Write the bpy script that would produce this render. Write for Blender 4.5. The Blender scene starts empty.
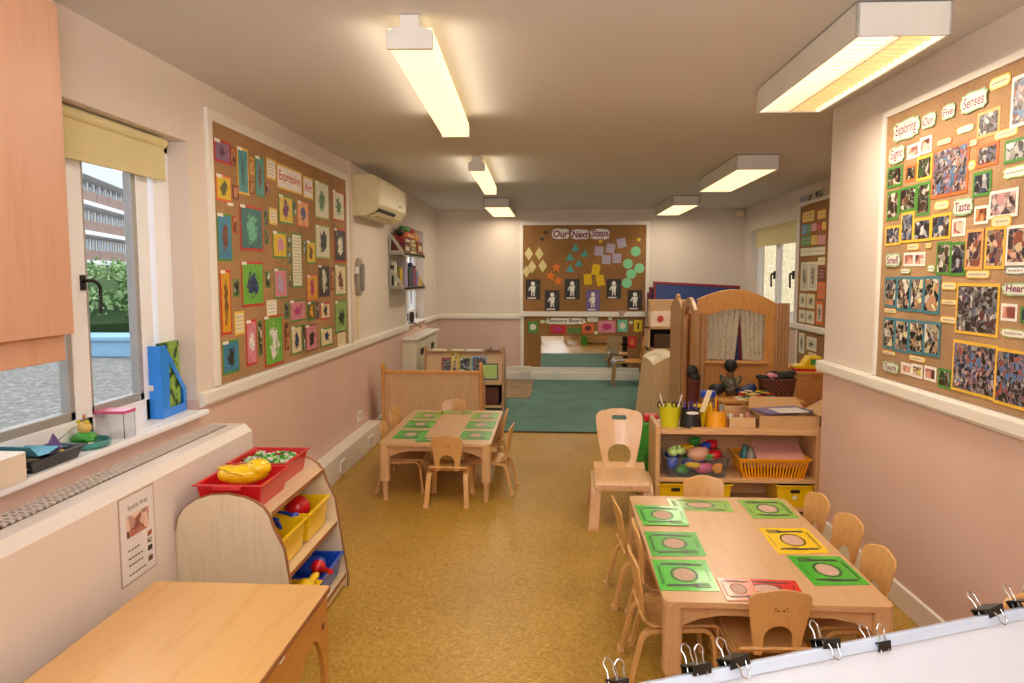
import bpy, bmesh, math, random
from mathutils import Vector, Matrix
PI = math.pi
SC = bpy.context.scene
COL = SC.collection
random.seed(7)

# ------------------------------------------------------------------ materials
def lin(c):
    return c/12.92 if c <= .04045 else ((c+.055)/1.055)**2.4
def hx(h, a=1):
    h = h.lstrip('#')
    return tuple(lin(int(h[i:i+2], 16)/255) for i in (0, 2, 4))+(a,)
MATS = {}
def newmat(name):
    m = bpy.data.materials.new(name); m.use_nodes = True
    nt = m.node_tree; b = nt.nodes['Principled BSDF']
    return m, nt, b
def texco(nt, space='Object', scale=(1, 1, 1)):
    tc = nt.nodes.new('ShaderNodeTexCoord'); mp = nt.nodes.new('ShaderNodeMapping')
    mp.inputs['Scale'].default_value = scale
    nt.links.new(tc.outputs[space], mp.inputs['Vector'])
    return mp.outputs['Vector']
def noise(nt, vec, scale, detail=3, rough=.5, dist=0):
    n = nt.nodes.new('ShaderNodeTexNoise'); n.inputs['Scale'].default_value = scale
    n.inputs['Detail'].default_value = detail; n.inputs['Roughness'].default_value = rough
    n.inputs['Distortion'].default_value = dist
    nt.links.new(vec, n.inputs['Vector']); return n
def ramp(nt, fac, stops, interp='LINEAR'):
    r = nt.nodes.new('ShaderNodeValToRGB'); r.color_ramp.interpolation = interp
    e = r.color_ramp.elements
    while len(e) < len(stops): e.new(.5)
    for i, (p, c) in enumerate(stops):
        e[i].position = p; e[i].color = c if len(c) == 4 else c+(1,)
    nt.links.new(fac, r.inputs['Fac']); return r.outputs['Color']
def bump(nt, b, h, strength=.2, dist=.01):
    n = nt.nodes.new('ShaderNodeBump'); n.inputs['Strength'].default_value = strength
    n.inputs['Distance'].default_value = dist
    nt.links.new(h, n.inputs['Height']); nt.links.new(n.outputs['Normal'], b.inputs['Normal'])
def plain(name, col, rough=.5, metal=0, var=.06, nscale=6, spec=.5, coat=0):
    """flat paint / plastic with a slight procedural unevenness"""
    if name in MATS: return MATS[name]
    m, nt, b = newmat(name); c = hx(col)
    v = texco(nt); n = noise(nt, v, nscale, 3)
    lo = tuple(max(0, x*(1-var)) for x in c[:3])+(1,); hi = tuple(min(1, x*(1+var)) for x in c[:3])+(1,)
    nt.links.new(ramp(nt, n.outputs['Fac'], [(.3, lo), (.7, hi)]), b.inputs['Base Color'])
    b.inputs['Roughness'].default_value = rough; b.inputs['Metallic'].default_value = metal
    b.inputs['Specular IOR Level'].default_value = spec; b.inputs['Coat Weight'].default_value = coat
    MATS[name] = m; return m
def wood(name, c1, c2, axis='z', rough=.38, sc=1.0, coat=.15):
    if name in MATS: return MATS[name]
    m, nt, b = newmat(name)
    s = {'x': (1.2, 14, 14), 'y': (14, 1.2, 14), 'z': (14, 14, 1.2)}[axis]
    v = texco(nt, 'Object', tuple(k*sc for k in s))
    n = noise(nt, v, 3.2, 5, .6, .6)
    n2 = noise(nt, v, 14, 3, .6)
    mx = nt.nodes.new('ShaderNodeMath'); mx.operation = 'MULTIPLY_ADD'
    nt.links.new(n2.outputs['Fac'], mx.inputs[0]); mx.inputs[1].default_value = .35
    nt.links.new(n.outputs['Fac'], mx.inputs[2])
    nt.links.new(ramp(nt, mx.outputs[0], [(.42, hx(c2)), (.68, hx(c1)), (.9, hx(c1))]), b.inputs['Base Color'])
    b.inputs['Roughness'].default_value = rough; b.inputs['Coat Weight'].default_value = coat
    b.inputs['Coat Roughness'].default_value = .25
    MATS[name] = m; return m
def emis(name, col, strength, base='ffffff'):
    if name in MATS: return MATS[name]
    m, nt, b = newmat(name)
    b.inputs['Base Color'].default_value = hx(base); b.inputs['Emission Color'].default_value = hx(col)
    b.inputs['Emission Strength'].default_value = strength; MATS[name] = m; return m

M = {}
M['beech'] = wood('beech', 'd9ab78', 'c6925c', 'z')
M['beechx'] = wood('beech_across', 'd9ab78', 'c6925c', 'x')
M['beechy'] = wood('beech_lengthwise', 'd8aa76', 'c7945f', 'y')
M['table'] = wood('pale_beech_tabletop', 'cda273', 'c49665', 'y', rough=.33, sc=.7, coat=.25)
M['ply'] = wood('birch_ply', 'd3a161', 'c48c4c', 'z', rough=.35)
M['plylight'] = wood('light_ply', 'dcb283', 'cd9c69', 'z', rough=.3, coat=.4)
M['maple'] = wood('pale_maple_laminate', 'e4d2b2', 'dac6a2', 'z', rough=.42, coat=.05)
M['mapley'] = wood('pale_maple_laminate_y', 'dcc39a', 'cfb286', 'y', rough=.42, coat=.05)
M['edge'] = wood('brown_board_edge', '9a6237', '7f4d28', 'y', rough=.5, coat=0)
M['desk'] = wood('orange_beech_desk', 'dcab6c', 'd49f5e', 'y', rough=.27, sc=.45, coat=.35)
M['desksd'] = wood('orange_beech_side', 'c5873b', 'ad7029', 'y', rough=.5)
M['cupboard'] = wood('pinkish_beech_cupboard', 'c99878', 'c08d6c', 'z', rough=.45, sc=.5, coat=.05)
M['reddish'] = wood('reddish_wood', 'b9805c', '9c6445', 'z', rough=.4)
M['panel'] = wood('bookcase_panel', 'd6b184', 'c69c6c', 'z', rough=.45, coat=.05)
M['amberwood'] = wood('amber_wood', 'd89a50', 'c4843a', 'z', rough=.45)
M['brownwood'] = wood('brown_wood_post', 'b98a58', '9c6c42', 'z', rough=.4)
M['wallup'] = plain('cream_wall_paint', 'dccab6', .75, var=.03, nscale=1.5, spec=.2)
M['ceil'] = plain('ceiling_paint', 'd6d2ce', .85, var=.02, nscale=1.2, spec=.1)
M['trim'] = plain('cream_gloss_trim', 'e9e2d6', .4, var=.01)
M['gloss'] = plain('white_gloss', 'f4f5f8', .35, var=.005)
M['offwhite'] = plain('warm_white_metal', 'e3d5c3', .45, var=.03)
M['radpaint'] = plain('warm_white_radiator_paint', 'e6dad0', .45, var=.01)
M['black'] = plain('black_plastic', '14120f', .4)
M['dark'] = plain('dark_interior', '33261b', .7)
M['steel'] = plain('bright_steel', 'b9b9b6', .25, metal=.9)
M['grey'] = plain('grey_plastic', '8f8a80', .5)
M['dgrey'] = plain('dark_window_metal', '4b4745', .5)
for k, c in dict(red='c41f20', dred='7d1f16', gold='e8b93c', green='4f8b35', lgreen='a9c46a', orange='df6a2c', blueb='3f7f8c', brown='7a4a2a', white='ebe5da',
                 cream='e7d5a8', teal='4f9aa0', dteal='4a7a74', jade='6fbf9c', yellow='e6c21c', blue='3f86a8', mauve='8f6a8a', plum='5a3550', olive='77702c', purple='5c1c4c',
                 apricot='e8a35a', navy='232f5c', offw='e2dcc2', pink='d68ab0', maroon='6a2222', black='15120f', char='2b2420', rose='d98592', lilac='b5a8cc', amber='e3a51c',
                 magenta='b8286e', lime='6fb43a', babyblue='7fb4d8', deepblue='1c3f9c', rubber='1e1c1a', skinp='dca08a', purplet='6f5a90').items():
    M[k] = plain('paper_'+k, c, .5, var=.08, nscale=14)
def plastic(n, c, r=.3): M[n] = plain('plastic_'+n, c, r, var=.03, coat=.2); return M[n]
plastic('p_red', 'c81420'); plastic('p_yellow', 'efc40c'); plastic('p_blue', '1747b8'); plastic('p_lime', 'cfc81c'); plastic('p_orange', 'f0a012')
plastic('p_green', '3f9a36'); plastic('p_teal', '3f8f86'); plastic('p_black', '17191c'); plastic('p_sky', '2a8cf0'); plastic('p_pink', 'd65c86'); plastic('p_skin', 'd9a184')
M['jade2'] = plain('pale_green_card_edge', '9cb88c', .6)
plastic('p_white', 'e6e2da'); plastic('p_lightgreen', 'b9dc84')

# two-tone wall: cream above the dado rail, pink below
def wall_mat(name, zsplit):
    m, nt, b = newmat(name)
    g = nt.nodes.new('ShaderNodeNewGeometry'); sp = nt.nodes.new('ShaderNodeSeparateXYZ')
    nt.links.new(g.outputs['Position'], sp.inputs[0])
    mt = nt.nodes.new('ShaderNodeMath'); mt.operation = 'GREATER_THAN'; mt.inputs[1].default_value = zsplit
    nt.links.new(sp.outputs['Z'], mt.inputs[0])
    n = noise(nt, g.outputs['Position'], 1.6, 4)
    up = ramp(nt, n.outputs['Fac'], [(.3, hx('dccdc0')), (.7, hx('e1d4c7'))])
    dn = ramp(nt, n.outputs['Fac'], [(.3, hx('d5b3a4')), (.7, hx('dbbbac'))])
    mx = nt.nodes.new('ShaderNodeMix'); mx.data_type = 'RGBA'
    nt.links.new(mt.outputs[0], mx.inputs['Factor']); nt.links.new(dn, mx.inputs[6]); nt.links.new(up, mx.inputs[7])
    nt.links.new(mx.outputs[2], b.inputs['Base Color']); b.inputs['Roughness'].default_value = .6
    b.inputs['Specular IOR Level'].default_value = .3
    n2 = noise(nt, g.outputs['Position'], 90, 2); bump(nt, b, n2.outputs['Fac'], .06, .002)
    return m
M['wall'] = wall_mat('two_tone_wall', .94); M['wallr'] = wall_mat('two_tone_wall_right', 1.0)
def floor_mat():
    m, nt, b = newmat('mustard_speckled_vinyl')
    v = texco(nt)
    n = noise(nt, v, 75, 3, .7); n2 = noise(nt, v, 1.3, 3); n3 = noise(nt, v, 160, 2, .6)
    c = ramp(nt, n.outputs['Fac'], [(.30, hx('967026')), (.45, hx('b28c36')), (.56, hx('bd9742')), (.72, hx('d0b062'))])
    c2 = ramp(nt, n3.outputs['Fac'], [(.3, hx('8f7038')), (.48, hx('ffffff')), (1, hx('ffffff'))])
    mx = nt.nodes.new('ShaderNodeMix'); mx.data_type = 'RGBA'; mx.blend_type = 'MULTIPLY'; mx.inputs['Factor'].default_value = .35
    nt.links.new(c, mx.inputs[6]); nt.links.new(c2, mx.inputs[7])
    big = ramp(nt, n2.outputs['Fac'], [(.3, hx('e8e0d0')), (.7, hx('ffffff'))])
    m2 = nt.nodes.new('ShaderNodeMix'); m2.data_type = 'RGBA'; m2.blend_type = 'MULTIPLY'; m2.inputs['Factor'].default_value = 1
    nt.links.new(mx.outputs[2], m2.inputs[6]); nt.links.new(big, m2.inputs[7])
    nt.links.new(m2.outputs[2], b.inputs['Base Color'])
    b.inputs['Roughness'].default_value = .42; b.inputs['Specular IOR Level'].default_value = .35
    return m
M['floor'] = floor_mat()
def carpet_mat(name, a, b_, sc=220):
    m, nt, b = newmat(name); v = texco(nt)
    n = noise(nt, v, sc, 2, .7); n2 = noise(nt, v, 3, 3)
    c = ramp(nt, n.outputs['Fac'], [(.3, hx(a)), (.7, hx(b_))])
    big = ramp(nt, n2.outputs['Fac'], [(.3, hx('dcdcdc')), (.7, hx('ffffff'))])
    m2 = nt.nodes.new('ShaderNodeMix'); m2.data_type = 'RGBA'; m2.blend_type = 'MULTIPLY'; m2.inputs['Factor'].default_value = 1
    nt.links.new(c, m2.inputs[6]); nt.links.new(big, m2.inputs[7]); nt.links.new(m2.outputs[2], b.inputs['Base Color'])
    b.inputs['Roughness'].default_value = .95; bump(nt, b, n.outputs['Fac'], .5, .004); return m
M['carpet'] = carpet_mat('green_carpet', '587f74', '6c9488')
M['rug'] = carpet_mat('brown_rug', '75573c', 'c9aa86', 45)
M['cork'] = carpet_mat('cork_board_left', 'a67c50', 'bd9364', 90)
M['corkr'] = carpet_mat('hessian_board_right', 'a9825a', 'bd976c', 120)
M['corkb'] = carpet_mat('cork_board_back', '94683a', 'a87a48', 90)
def blob_mat(name, bg, fg, seed, ax):
    """a child's painting: a ragged blob of paint on paper, ax = the two axes of the sheet"""
    m, nt, b = newmat(name)
    v = texco(nt, 'Generated'); tc = nt.nodes.new('ShaderNodeVectorMath'); tc.operation = 'SUBTRACT'
    tc.inputs[1].default_value = (.5, .5, .5); nt.links.new(v, tc.inputs[0])
    s = nt.nodes.new('ShaderNodeVectorMath'); s.operation = 'MULTIPLY'
    s.inputs[1].default_value = (1.5 if 'x' in ax else 0, 1.5 if 'y' in ax else 0, 1.1)
    nt.links.new(tc.outputs[0], s.inputs[0])
    ln = nt.nodes.new('ShaderNodeVectorMath'); ln.operation = 'LENGTH'; nt.links.new(s.outputs[0], ln.inputs[0])
    of = nt.nodes.new('ShaderNodeVectorMath'); of.operation = 'ADD'; of.inputs[1].default_value = (seed*3.7, seed*1.3, seed*7.1)
    nt.links.new(v, of.inputs[0])
    n = noise(nt, of.outputs[0], 3.5, 4, .75, .8)
    ma = nt.nodes.new('ShaderNodeMath'); ma.operation = 'MULTIPLY_ADD'; ma.inputs[1].default_value = 1.5
    nt.links.new(n.outputs['Fac'], ma.inputs[0]); nt.links.new(ln.outputs['Value'], ma.inputs[2])
    n2 = noise(nt, of.outputs[0], 9, 3, .6)
    bgc = hx(bg); fgc = hx(fg); mid = tuple((x+y)/2 for x, y in zip(bgc, fgc))
    c = ramp(nt, ma.outputs[0], [(.0, fgc), (.96, fgc), (1.0, mid)])
    r2 = ramp(nt, n2.outputs['Fac'], [(.35, tuple(k*.75 for k in bgc[:3])+(1,)), (.6, bgc)])
    cmpn = nt.nodes.new('ShaderNodeMath'); cmpn.operation = 'LESS_THAN'; cmpn.inputs[1].default_value = 1.08
    nt.links.new(ma.outputs[0], cmpn.inputs[0])
    fr = ramp(nt, n2.outputs['Fac'], [(.3, tuple(k*.6 for k in fgc[:3])+(1,)), (.6, fgc), (.75, mid)])
    mx = nt.nodes.new('ShaderNodeMix'); mx.data_type = 'RGBA'
    nt.links.new(cmpn.outputs[0], mx.inputs['Factor']); nt.links.new(r2, mx.inputs[6]); nt.links.new(fr, mx.inputs[7])
    nt.links.new(mx.outputs[2], b.inputs['Base Color']); b.inputs['Roughness'].default_value = .5
    return m
PAL = dict(dark=['120d0a', '2b1a12', '1d140e', '3b2a1c', '6d4b35', 'c9c2b4', '2a2018', '2f4a22'], warm=['3a130c', '6d2a18', 'a4582c', 'd8a060', '1f100c', 'c07a50'],
           cool=['17161a', '1d1a1c', '3d3a44', '7c7f8c', 'cfcac4', '4a2c20', '141318', '30405a'], skin=['c98a70', 'e0ab92', 'b06a58', '8a4a3c', 'ecc8b4', '5c2c28'],
           crowd=['1a1513', '3b2a24', 'b9b0a8', '1d1816', '4f7aa6', '9c5040', '231c1a', '5080ac', 'c8957c', '2b2422'], crowd2=['15120f', '3a2d28', '1b1715', '8c8884', '5a667c', '5f2e2e', '1f1a18', 'c9c4bc', '251c18'],
           skinmix=['15110f', '0f0d10', '241a16', 'd9d2c4', '1a1614', 'c08f66', '2f3c58', 'e8d6a0', '0e0d10'], warmc=['d8b094', 'b87a60', '24233f', '4a3024', 'cfb492', '2c2a4c', '8c4a34'],
           pinkp=['e4c2bc', 'd9aca8', '2a1a20', 'e8d6d0', '1c1216', 'c09090'], yell=['e8dc8a', 'd8c860', '6a5a30', 'e8c8b0', '3a3020'], bw=['0f0f0e', 'e8e6e0', '3c3a38', '1a1a19', 'b8b6b0'])
def photo_mat(kind):
    if 'ph_'+kind in MATS: return MATS['ph_'+kind]
    m, nt, b = newmat('photo_print_'+kind); cols = PAL[kind]
    v = texco(nt, 'Object'); oi = nt.nodes.new('ShaderNodeObjectInfo')
    mu = nt.nodes.new('ShaderNodeMath'); mu.operation = 'MULTIPLY'; mu.inputs[1].default_value = 40
    nt.links.new(oi.outputs['Random'], mu.inputs[0])
    ad = nt.nodes.new('ShaderNodeVectorMath'); ad.operation = 'ADD'; nt.links.new(v, ad.inputs[0]); nt.links.new(mu.outputs[0], ad.inputs[1])
    n = noise(nt, ad.outputs[0], 18 if kind != 'skin' else 9, 2, .5)
    mix = nt.nodes.new('ShaderNodeVectorMath'); mix.operation = 'MULTIPLY_ADD'; mix.inputs[1].default_value = (.05,)*3
    nt.links.new(n.outputs['Color'], mix.inputs[0]); nt.links.new(ad.outputs[0], mix.inputs[2])
    vo = nt.nodes.new('ShaderNodeTexVoronoi'); vo.feature = 'SMOOTH_F1'; vo.inputs['Smoothness'].default_value = .35; vo.inputs['Scale'].default_value = {'skin': 20, 'crowd': 52, 'crowd2': 56}.get(kind, 34)
    nt.links.new(mix.outputs[0], vo.inputs['Vector'])
    sp = nt.nodes.new('ShaderNodeSeparateColor'); nt.links.new(vo.outputs['Color'], sp.inputs[0])
    k = len(cols)
    c = ramp(nt, sp.outputs[0], [(i/k, hx(q)) for i, q in enumerate(cols)], 'EASE')
    nt.links.new(c, b.inputs['Base Color']); b.inputs['Roughness'].default_value = .45
    MATS['ph_'+kind] = m; return m
def curtain_mat():
    m, nt, b = newmat('patterned_curtain_cloth'); v = texco(nt)
    n = noise(nt, v, 22, 4, .7, 1.5); c = ramp(nt, n.outputs['Fac'], [(.35, hx('a39b84')), (.5, hx('ddd4bb')), (.65, hx('c6bda2'))])
    nt.links.new(c, b.inputs['Base Color']); b.inputs['Roughness'].default_value = .9; return m
M['curtain'] = curtain_mat()
def glass_mat():
    m, nt, b = newmat('window_glass')
    b.inputs['Transmission Weight'].default_value = 1; b.inputs['Roughness'].default_value = 0
    b.inputs['IOR'].default_value = 1.02; b.inputs['Base Color'].default_value = (.97, .98, .98, 1); return m
M['glass'] = glass_mat()
m, nt, b = newmat('clear_plastic'); b.inputs['Transmission Weight'].default_value = .96; b.inputs['Roughness'].default_value = .03
b.inputs['IOR'].default_value = 1.06; b.inputs['Base Color'].default_value = (.94, .95, .97, 1); M['clear'] = m
m, nt, b = newmat('mirror_surface'); b.inputs['Metallic'].default_value = 1; b.inputs['Roughness'].default_value = .03
b.inputs['Base Color'].default_value = (.8, .82, .8, 1); M['mirror'] = m
def wicker_mat():
    m, nt, b = newmat('brown_wicker'); v = texco(nt, 'Object', (1, 1, 1))
    w = nt.nodes.new('ShaderNodeTexChecker'); w.inputs['Scale'].default_value = 55; w.inputs['Color1'].default_value = hx('7a3f22'); w.inputs['Color2'].default_value = hx('3a1a0e')
    nt.links.new(v, w.inputs['Vector']); nt.links.new(w.outputs['Color'], b.inputs['Base Color']); b.inputs['Roughness'].default_value = .6; return m
M['wicker'] = wicker_mat()
def gravel_mat():
    m, nt, b = newmat('grey_gravel'); v = texco(nt)
    n = noise(nt, v, 14, 6, .85); c = ramp(nt, n.outputs['Fac'], [(.3, hx('4c4a47')), (.5, hx('77746f')), (.62, hx('aaa6a0'))])
    nt.links.new(c, b.inputs['Base Color']); b.inputs['Roughness'].default_value = .95; return m
M['gravel'] = gravel_mat()
def brick_mat(name, c1, c2, mo, sc=5):
    m, nt, b = newmat(name); v = texco(nt, 'Object')
    mp = nt.nodes.new('ShaderNodeCombineXYZ'); sp = nt.nodes.new('ShaderNodeSeparateXYZ'); nt.links.new(v, sp.inputs[0])
    nt.links.new(sp.outputs['Y'], mp.inputs[0]); nt.links.new(sp.outputs['Z'], mp.inputs[1])
    br = nt.nodes.new('ShaderNodeTexBrick'); br.inputs['Scale'].default_value = sc
    br.inputs['Color1'].default_value = hx(c1); br.inputs['Color2'].default_value = hx(c2); br.inputs['Mortar'].default_value = hx(mo)
    nt.links.new(mp.outputs[0], br.inputs['Vector']); nt.links.new(br.outputs['Color'], b.inputs['Base Color']); return m
M['brick'] = brick_mat('yellow_stock_brick', 'e2cb96', 'c7a970', 'b8ae9c')
m, nt, b = newmat('foliage_leaves'); oi = noise(nt, texco(nt), 2.2, 3)
nt.links.new(ramp(nt, oi.outputs['Fac'], [(.3, hx('3f6a34')), (.5, hx('7fa060')), (.7, hx('b7c89a'))]), b.inputs['Base Color']); M['leaf'] = m

# ------------------------------------------------------------------ mesh builder
class B:
    def __init__(s, mats=None):
        s.bm = bmesh.new(); s.mi = 0; s.mats = mats or []
    def _f(s, vs):
        try:
            f = s.bm.faces.new(vs); f.material_index = s.mi; return f
        except ValueError: return None
    def box(s, x0, x1, y0, y1, z0, z1, rot=None, piv=None):
        x0, x1 = min(x0, x1), max(x0, x1); y0, y1 = min(y0, y1), max(y0, y1); z0, z1 = min(z0, z1), max(z0, z1)
        v = [Vector((x, y, z)) for z in (z0, z1) for x, y in ((x0, y0), (x1, y0), (x1, y1), (x0, y1))]
        if rot is not None:
            p = Vector(piv) if piv else Vector(((x0+x1)/2, (y0+y1)/2, (z0+z1)/2)); v = [p+rot@(q-p) for q in v]
        v = [s.bm.verts.new(q) for q in v]
        for a in ((3, 2, 1, 0), (4, 5, 6, 7), (0, 1, 5, 4), (1, 2, 6, 5), (2, 3, 7, 6), (3, 0, 4, 7)): s._f([v[i] for i in a])
        return s
    def ring(s, rings, cap0=True, cap1=True, closed=False):
        rr = [[s.bm.verts.new(p) for p in r] for r in rings]; n = len(rr[0])
        m = len(rr)
        for i in range(m if closed else m-1):
            a, b = rr[i], rr[(i+1) % m]
            for j in range(n): s._f([a[j], a[(j+1) % n], b[(j+1) % n], b[j]])
        if not closed:
            if cap0: s._f(rr[0][::-1])
            if cap1: s._f(rr[-1])
        return s
    def cyl(s, p0, p1, r0, r1=None, n=16, cap=True):
        p0, p1 = Vector(p0), Vector(p1); r1 = r0 if r1 is None else r1
        d = (p1-p0).normalized(); a = d.orthogonal().normalized(); b = d.cross(a)
        R = lambda p, r: [p+(a*math.cos(t)+b*math.sin(t))*r for t in (2*PI*i/n for i in range(n))]
        return s.ring([R(p0, r0), R(p1, r1)], cap, cap)
    def tube(s, pts, r, n=8, closed=False):
        pts = [Vector(p) for p in pts]; m = len(pts); rings = []; a = None
        for i, p in enumerate(pts):
            d = (pts[(i+1) % m]-pts[i-1]) if closed else (pts[min(i+1, m-1)]-pts[max(i-1, 0)])
            d.normalize()
            if a is None: a = d.orthogonal().normalized()
            a = (a-d*a.dot(d)).normalized(); b = d.cross(a)
            rings.append([p+(a*math.cos(t)+b*math.sin(t))*r for t in (2*PI*k/n for k in range(n))])
        return s.ring(rings, closed=closed)
    def lathe(s, prof, c=(0, 0, 0), n=24, sx=1, sy=1, cap=True):
        c = Vector(c)
        return s.ring([[c+Vector((r*sx*math.cos(t), r*sy*math.sin(t), z)) for t in (2*PI*k/n for k in range(n))] for r, z in prof], cap, cap)
    def ell(s, c, r, n=16, m=10, rot=None):
        c = Vector(c); rings = []
        for i in range(m+1):
            ph = -PI/2+PI*(i+.02)/(m+.04); ring = []
            for k in range(n):
                t = 2*PI*k/n; v = Vector((r[0]*math.cos(ph)*math.cos(t), r[1]*math.cos(ph)*math.sin(t), r[2]*math.sin(ph)))
                ring.append(c+(rot@v if rot is not None else v))
            rings.append(ring)
        return s.ring(rings)
    def plate(s, outer, th, frame, holes=(), bend=None):
        """flat shape (u,v) with holes, extruded by th; frame(u,v,w) -> 3D"""
        bm = bmesh.new(); loops = [outer]+list(holes); es = []; allv = []
        for lp in loops:
            vs = [bm.verts.new((p[0], p[1], 0)) for p in lp]; allv.append(vs)
            for i in range(len(vs)): es.append(bm.edges.new((vs[i], vs[(i+1) % len(vs)])))
        bmesh.ops.triangle_fill(bm, use_beauty=True, use_dissolve=False, edges=es)
        idx = {v: i for i, v in enumerate(bm.verts)}
        tris = [[idx[v] for v in f.verts] for f in bm.faces]; pts = [tuple(v.co[:2]) for v in bm.verts]
        ls = [[idx[v] for v in vs] for vs in allv]; bm.free()
        F = lambda u, v, w: Vector(frame(u, v, w))
        a = [s.bm.verts.new(F(u, v, 0)) for u, v in pts]; b = [s.bm.verts.new(F(u, v, th)) for u, v in pts]
        for t in tris:
            s._f([a[i] for i in t]); s._f([b[i] for i in reversed(t)])
        for l in ls:
            for i in range(len(l)):
                j = (i+1) % len(l); s._f([a[l[i]], a[l[j]], b[l[j]], b[l[i]]])
        return s
    def strip(s, path, w, t, frame):
        """rectangular strip swept along a flat path (u,v); w across, t thick"""
        rings = []; n = len(path)
        for i, p in enumerate(path):
            q0 = path[max(i-1, 0)]; q1 = path[min(i+1, n-1)]; d = Vector((q1[0]-q0[0], q1[1]-q0[1])).normalized(); nn = Vector((-d.y, d.x))*t/2
            rings.append([Vector(frame(p[0]+nn.x*a, p[1]+nn.y*a, b)) for a, b in ((1, -w/2), (1, w/2), (-1, w/2), (-1, -w/2))])
        return s.ring(rings)
    def quad(s, pts): return s._f([s.bm.verts.new(p) for p in pts])

def fillet(pts, r, n=5):
    out = [pts[0]]
    for i in range(1, len(pts)-1):
        p = Vector(pts[i]); a = (Vector(pts[i-1])-p); b = (Vector(pts[i+1])-p); k = min(r, a.length*.48, b.length*.48)
        p0 = p+a.normalized()*k; p1 = p+b.normalized()*k
        for j in range(n+1):
            t = j/n; q = p0*(1-t)**2+p*2*t*(1-t)+p1*t*t; out.append(tuple(q))
    out.append(pts[-1]); return out
def rrect(x0, x1, y0, y1, r, n=4):
    out = []
    for cx, cy, a in ((x1-r, y1-r, 0), (x0+r, y1-r, 90), (x0+r, y0+r, 180), (x1-r, y0+r, 270)):
        for k in range(n+1):
            t = math.radians(a+90*k/n); out.append((cx+r*math.cos(t), cy+r*math.sin(t)))
    return out
def ellp(cx, cy, rx, ry, n=24): return [(cx+rx*math.cos(2*PI*k/n), cy+ry*math.sin(2*PI*k/n)) for k in range(n)]
XZ = lambda y0=0, x0=0, z0=0: (lambda u, v, w: (x0+u, y0+w, z0+v))
YZ = lambda x0=0, y0=0, z0=0: (lambda u, v, w: (x0+w, y0+u, z0+v))
XY = lambda z0=0, x0=0, y0=0: (lambda u, v, w: (x0+u, y0+v, z0+w))

def mesh(name, b, mats, parent=None, loc=(0, 0, 0), rz=0, bevel=0, smooth=False, world=None):
    """link a builder as one mesh object.  world = matrix of the parent when the builder holds world coordinates"""
    bm = b.bm
    if world is not None: bm.transform(world.inverted())
    bmesh.ops.recalc_face_normals(bm, faces=bm.faces[:])
    me = bpy.data.meshes.new(name)
    if parent is None and world is None and tuple(loc) == (0, 0, 0) and len(bm.verts):
        xs = [v.co for v in bm.verts]; c = Vector(((min(v.x for v in xs)+max(v.x for v in xs))/2, (min(v.y for v in xs)+max(v.y for v in xs))/2, min(v.z for v in xs)))
        bmesh.ops.translate(bm, verts=bm.verts[:], vec=-c); loc = c
    bm.to_mesh(me); bm.free()
    if not isinstance(mats, (list, tuple)): mats = [mats]
    for m in mats: me.materials.append(M[m] if isinstance(m, str) else m)
    if smooth:
        for p in me.polygons: p.use_smooth = True
        try: me.set_sharp_from_angle(angle=math.radians(40))
        except Exception: pass
    o = bpy.data.objects.new(name, me); COL.objects.link(o); o.location = loc; o.rotation_euler = (0, 0, rz)
    if parent is not None: o.parent = parent
    if bevel:
        md = o.modifiers.new('bevel', 'BEVEL'); md.width = bevel; md.segments = 2; md.limit_method = 'ANGLE'; md.angle_limit = math.radians(50)
    return o
def tag(o, label=None, cat=None, group=None, kind=None):
    if label and len(label.split()) > 16: print('LONG LABEL', label)
    if label: o['label'] = label
    if cat: o['category'] = cat
    if group: o['group'] = group
    if kind: o['kind'] = kind
    return o
def thing(name, label, cat, loc=(0, 0, 0), rz=0, group=None):
    o = bpy.data.objects.new(name, None); COL.objects.link(o); o.location = loc; o.rotation_euler = (0, 0, rz); o.empty_display_size = .1
    return tag(o, label, cat, group)
def struct(name, b, mats, **k): return tag(mesh(name, b, mats, **k), kind='structure')
def dup(root, loc, rz, label=None, group=None):
    r = root.copy(); COL.objects.link(r); r.location = loc; r.rotation_euler = (0, 0, rz)
    if label: r['label'] = label
    if group: r['group'] = group
    for ch in list(root.children):
        c = ch.copy(); COL.objects.link(c); c.parent = r
        for g in ch.children:
            d = g.copy(); COL.objects.link(d); d.parent = c
    return r
def remesh(o, vox, sm=True):
    md = o.modifiers.new('merge', 'REMESH'); md.mode = 'VOXEL'; md.voxel_size = vox; md.use_smooth_shade = sm
    s2 = o.modifiers.new('soft', 'SMOOTH'); s2.factor = .5; s2.iterations = 4; return o
def text_builder(txt, size, frame, w0, mat_index=0, target=None, font_shear=0, width=None, bold=0.0, ex=.0015):
    """lettering as real geometry: (u,v) text plane mapped through frame, centred"""
    cu = bpy.data.curves.new('tmp', 'FONT'); cu.body = txt; cu.size = size; cu.align_x = 'CENTER'; cu.align_y = 'CENTER'; cu.offset = bold; cu.resolution_u = 3
    cu.shear = font_shear
    ob = bpy.data.objects.new('tmp', cu); COL.objects.link(ob)
    dg = bpy.context.evaluated_depsgraph_get(); me = bpy.data.meshes.new_from_object(ob.evaluated_get(dg))
    bpy.data.objects.remove(ob); bpy.data.curves.remove(cu)
    b = target or B()
    xs = [v.co.x for v in me.vertices]; ys = [v.co.y for v in me.vertices]
    if not xs: return b
    k = (width/(max(xs)-min(xs))) if width else 1; cx = (max(xs)+min(xs))/2; cy = (max(ys)+min(ys))/2
    vs = [b.bm.verts.new(frame((v.co.x-cx)*k, v.co.y-cy, w0)) for v in me.vertices]
    for p in me.polygons:
        try:
            f = b.bm.faces.new([vs[i] for i in p.vertices]); f.material_index = mat_index
        except ValueError: pass
    bpy.data.meshes.remove(me); return b
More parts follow.
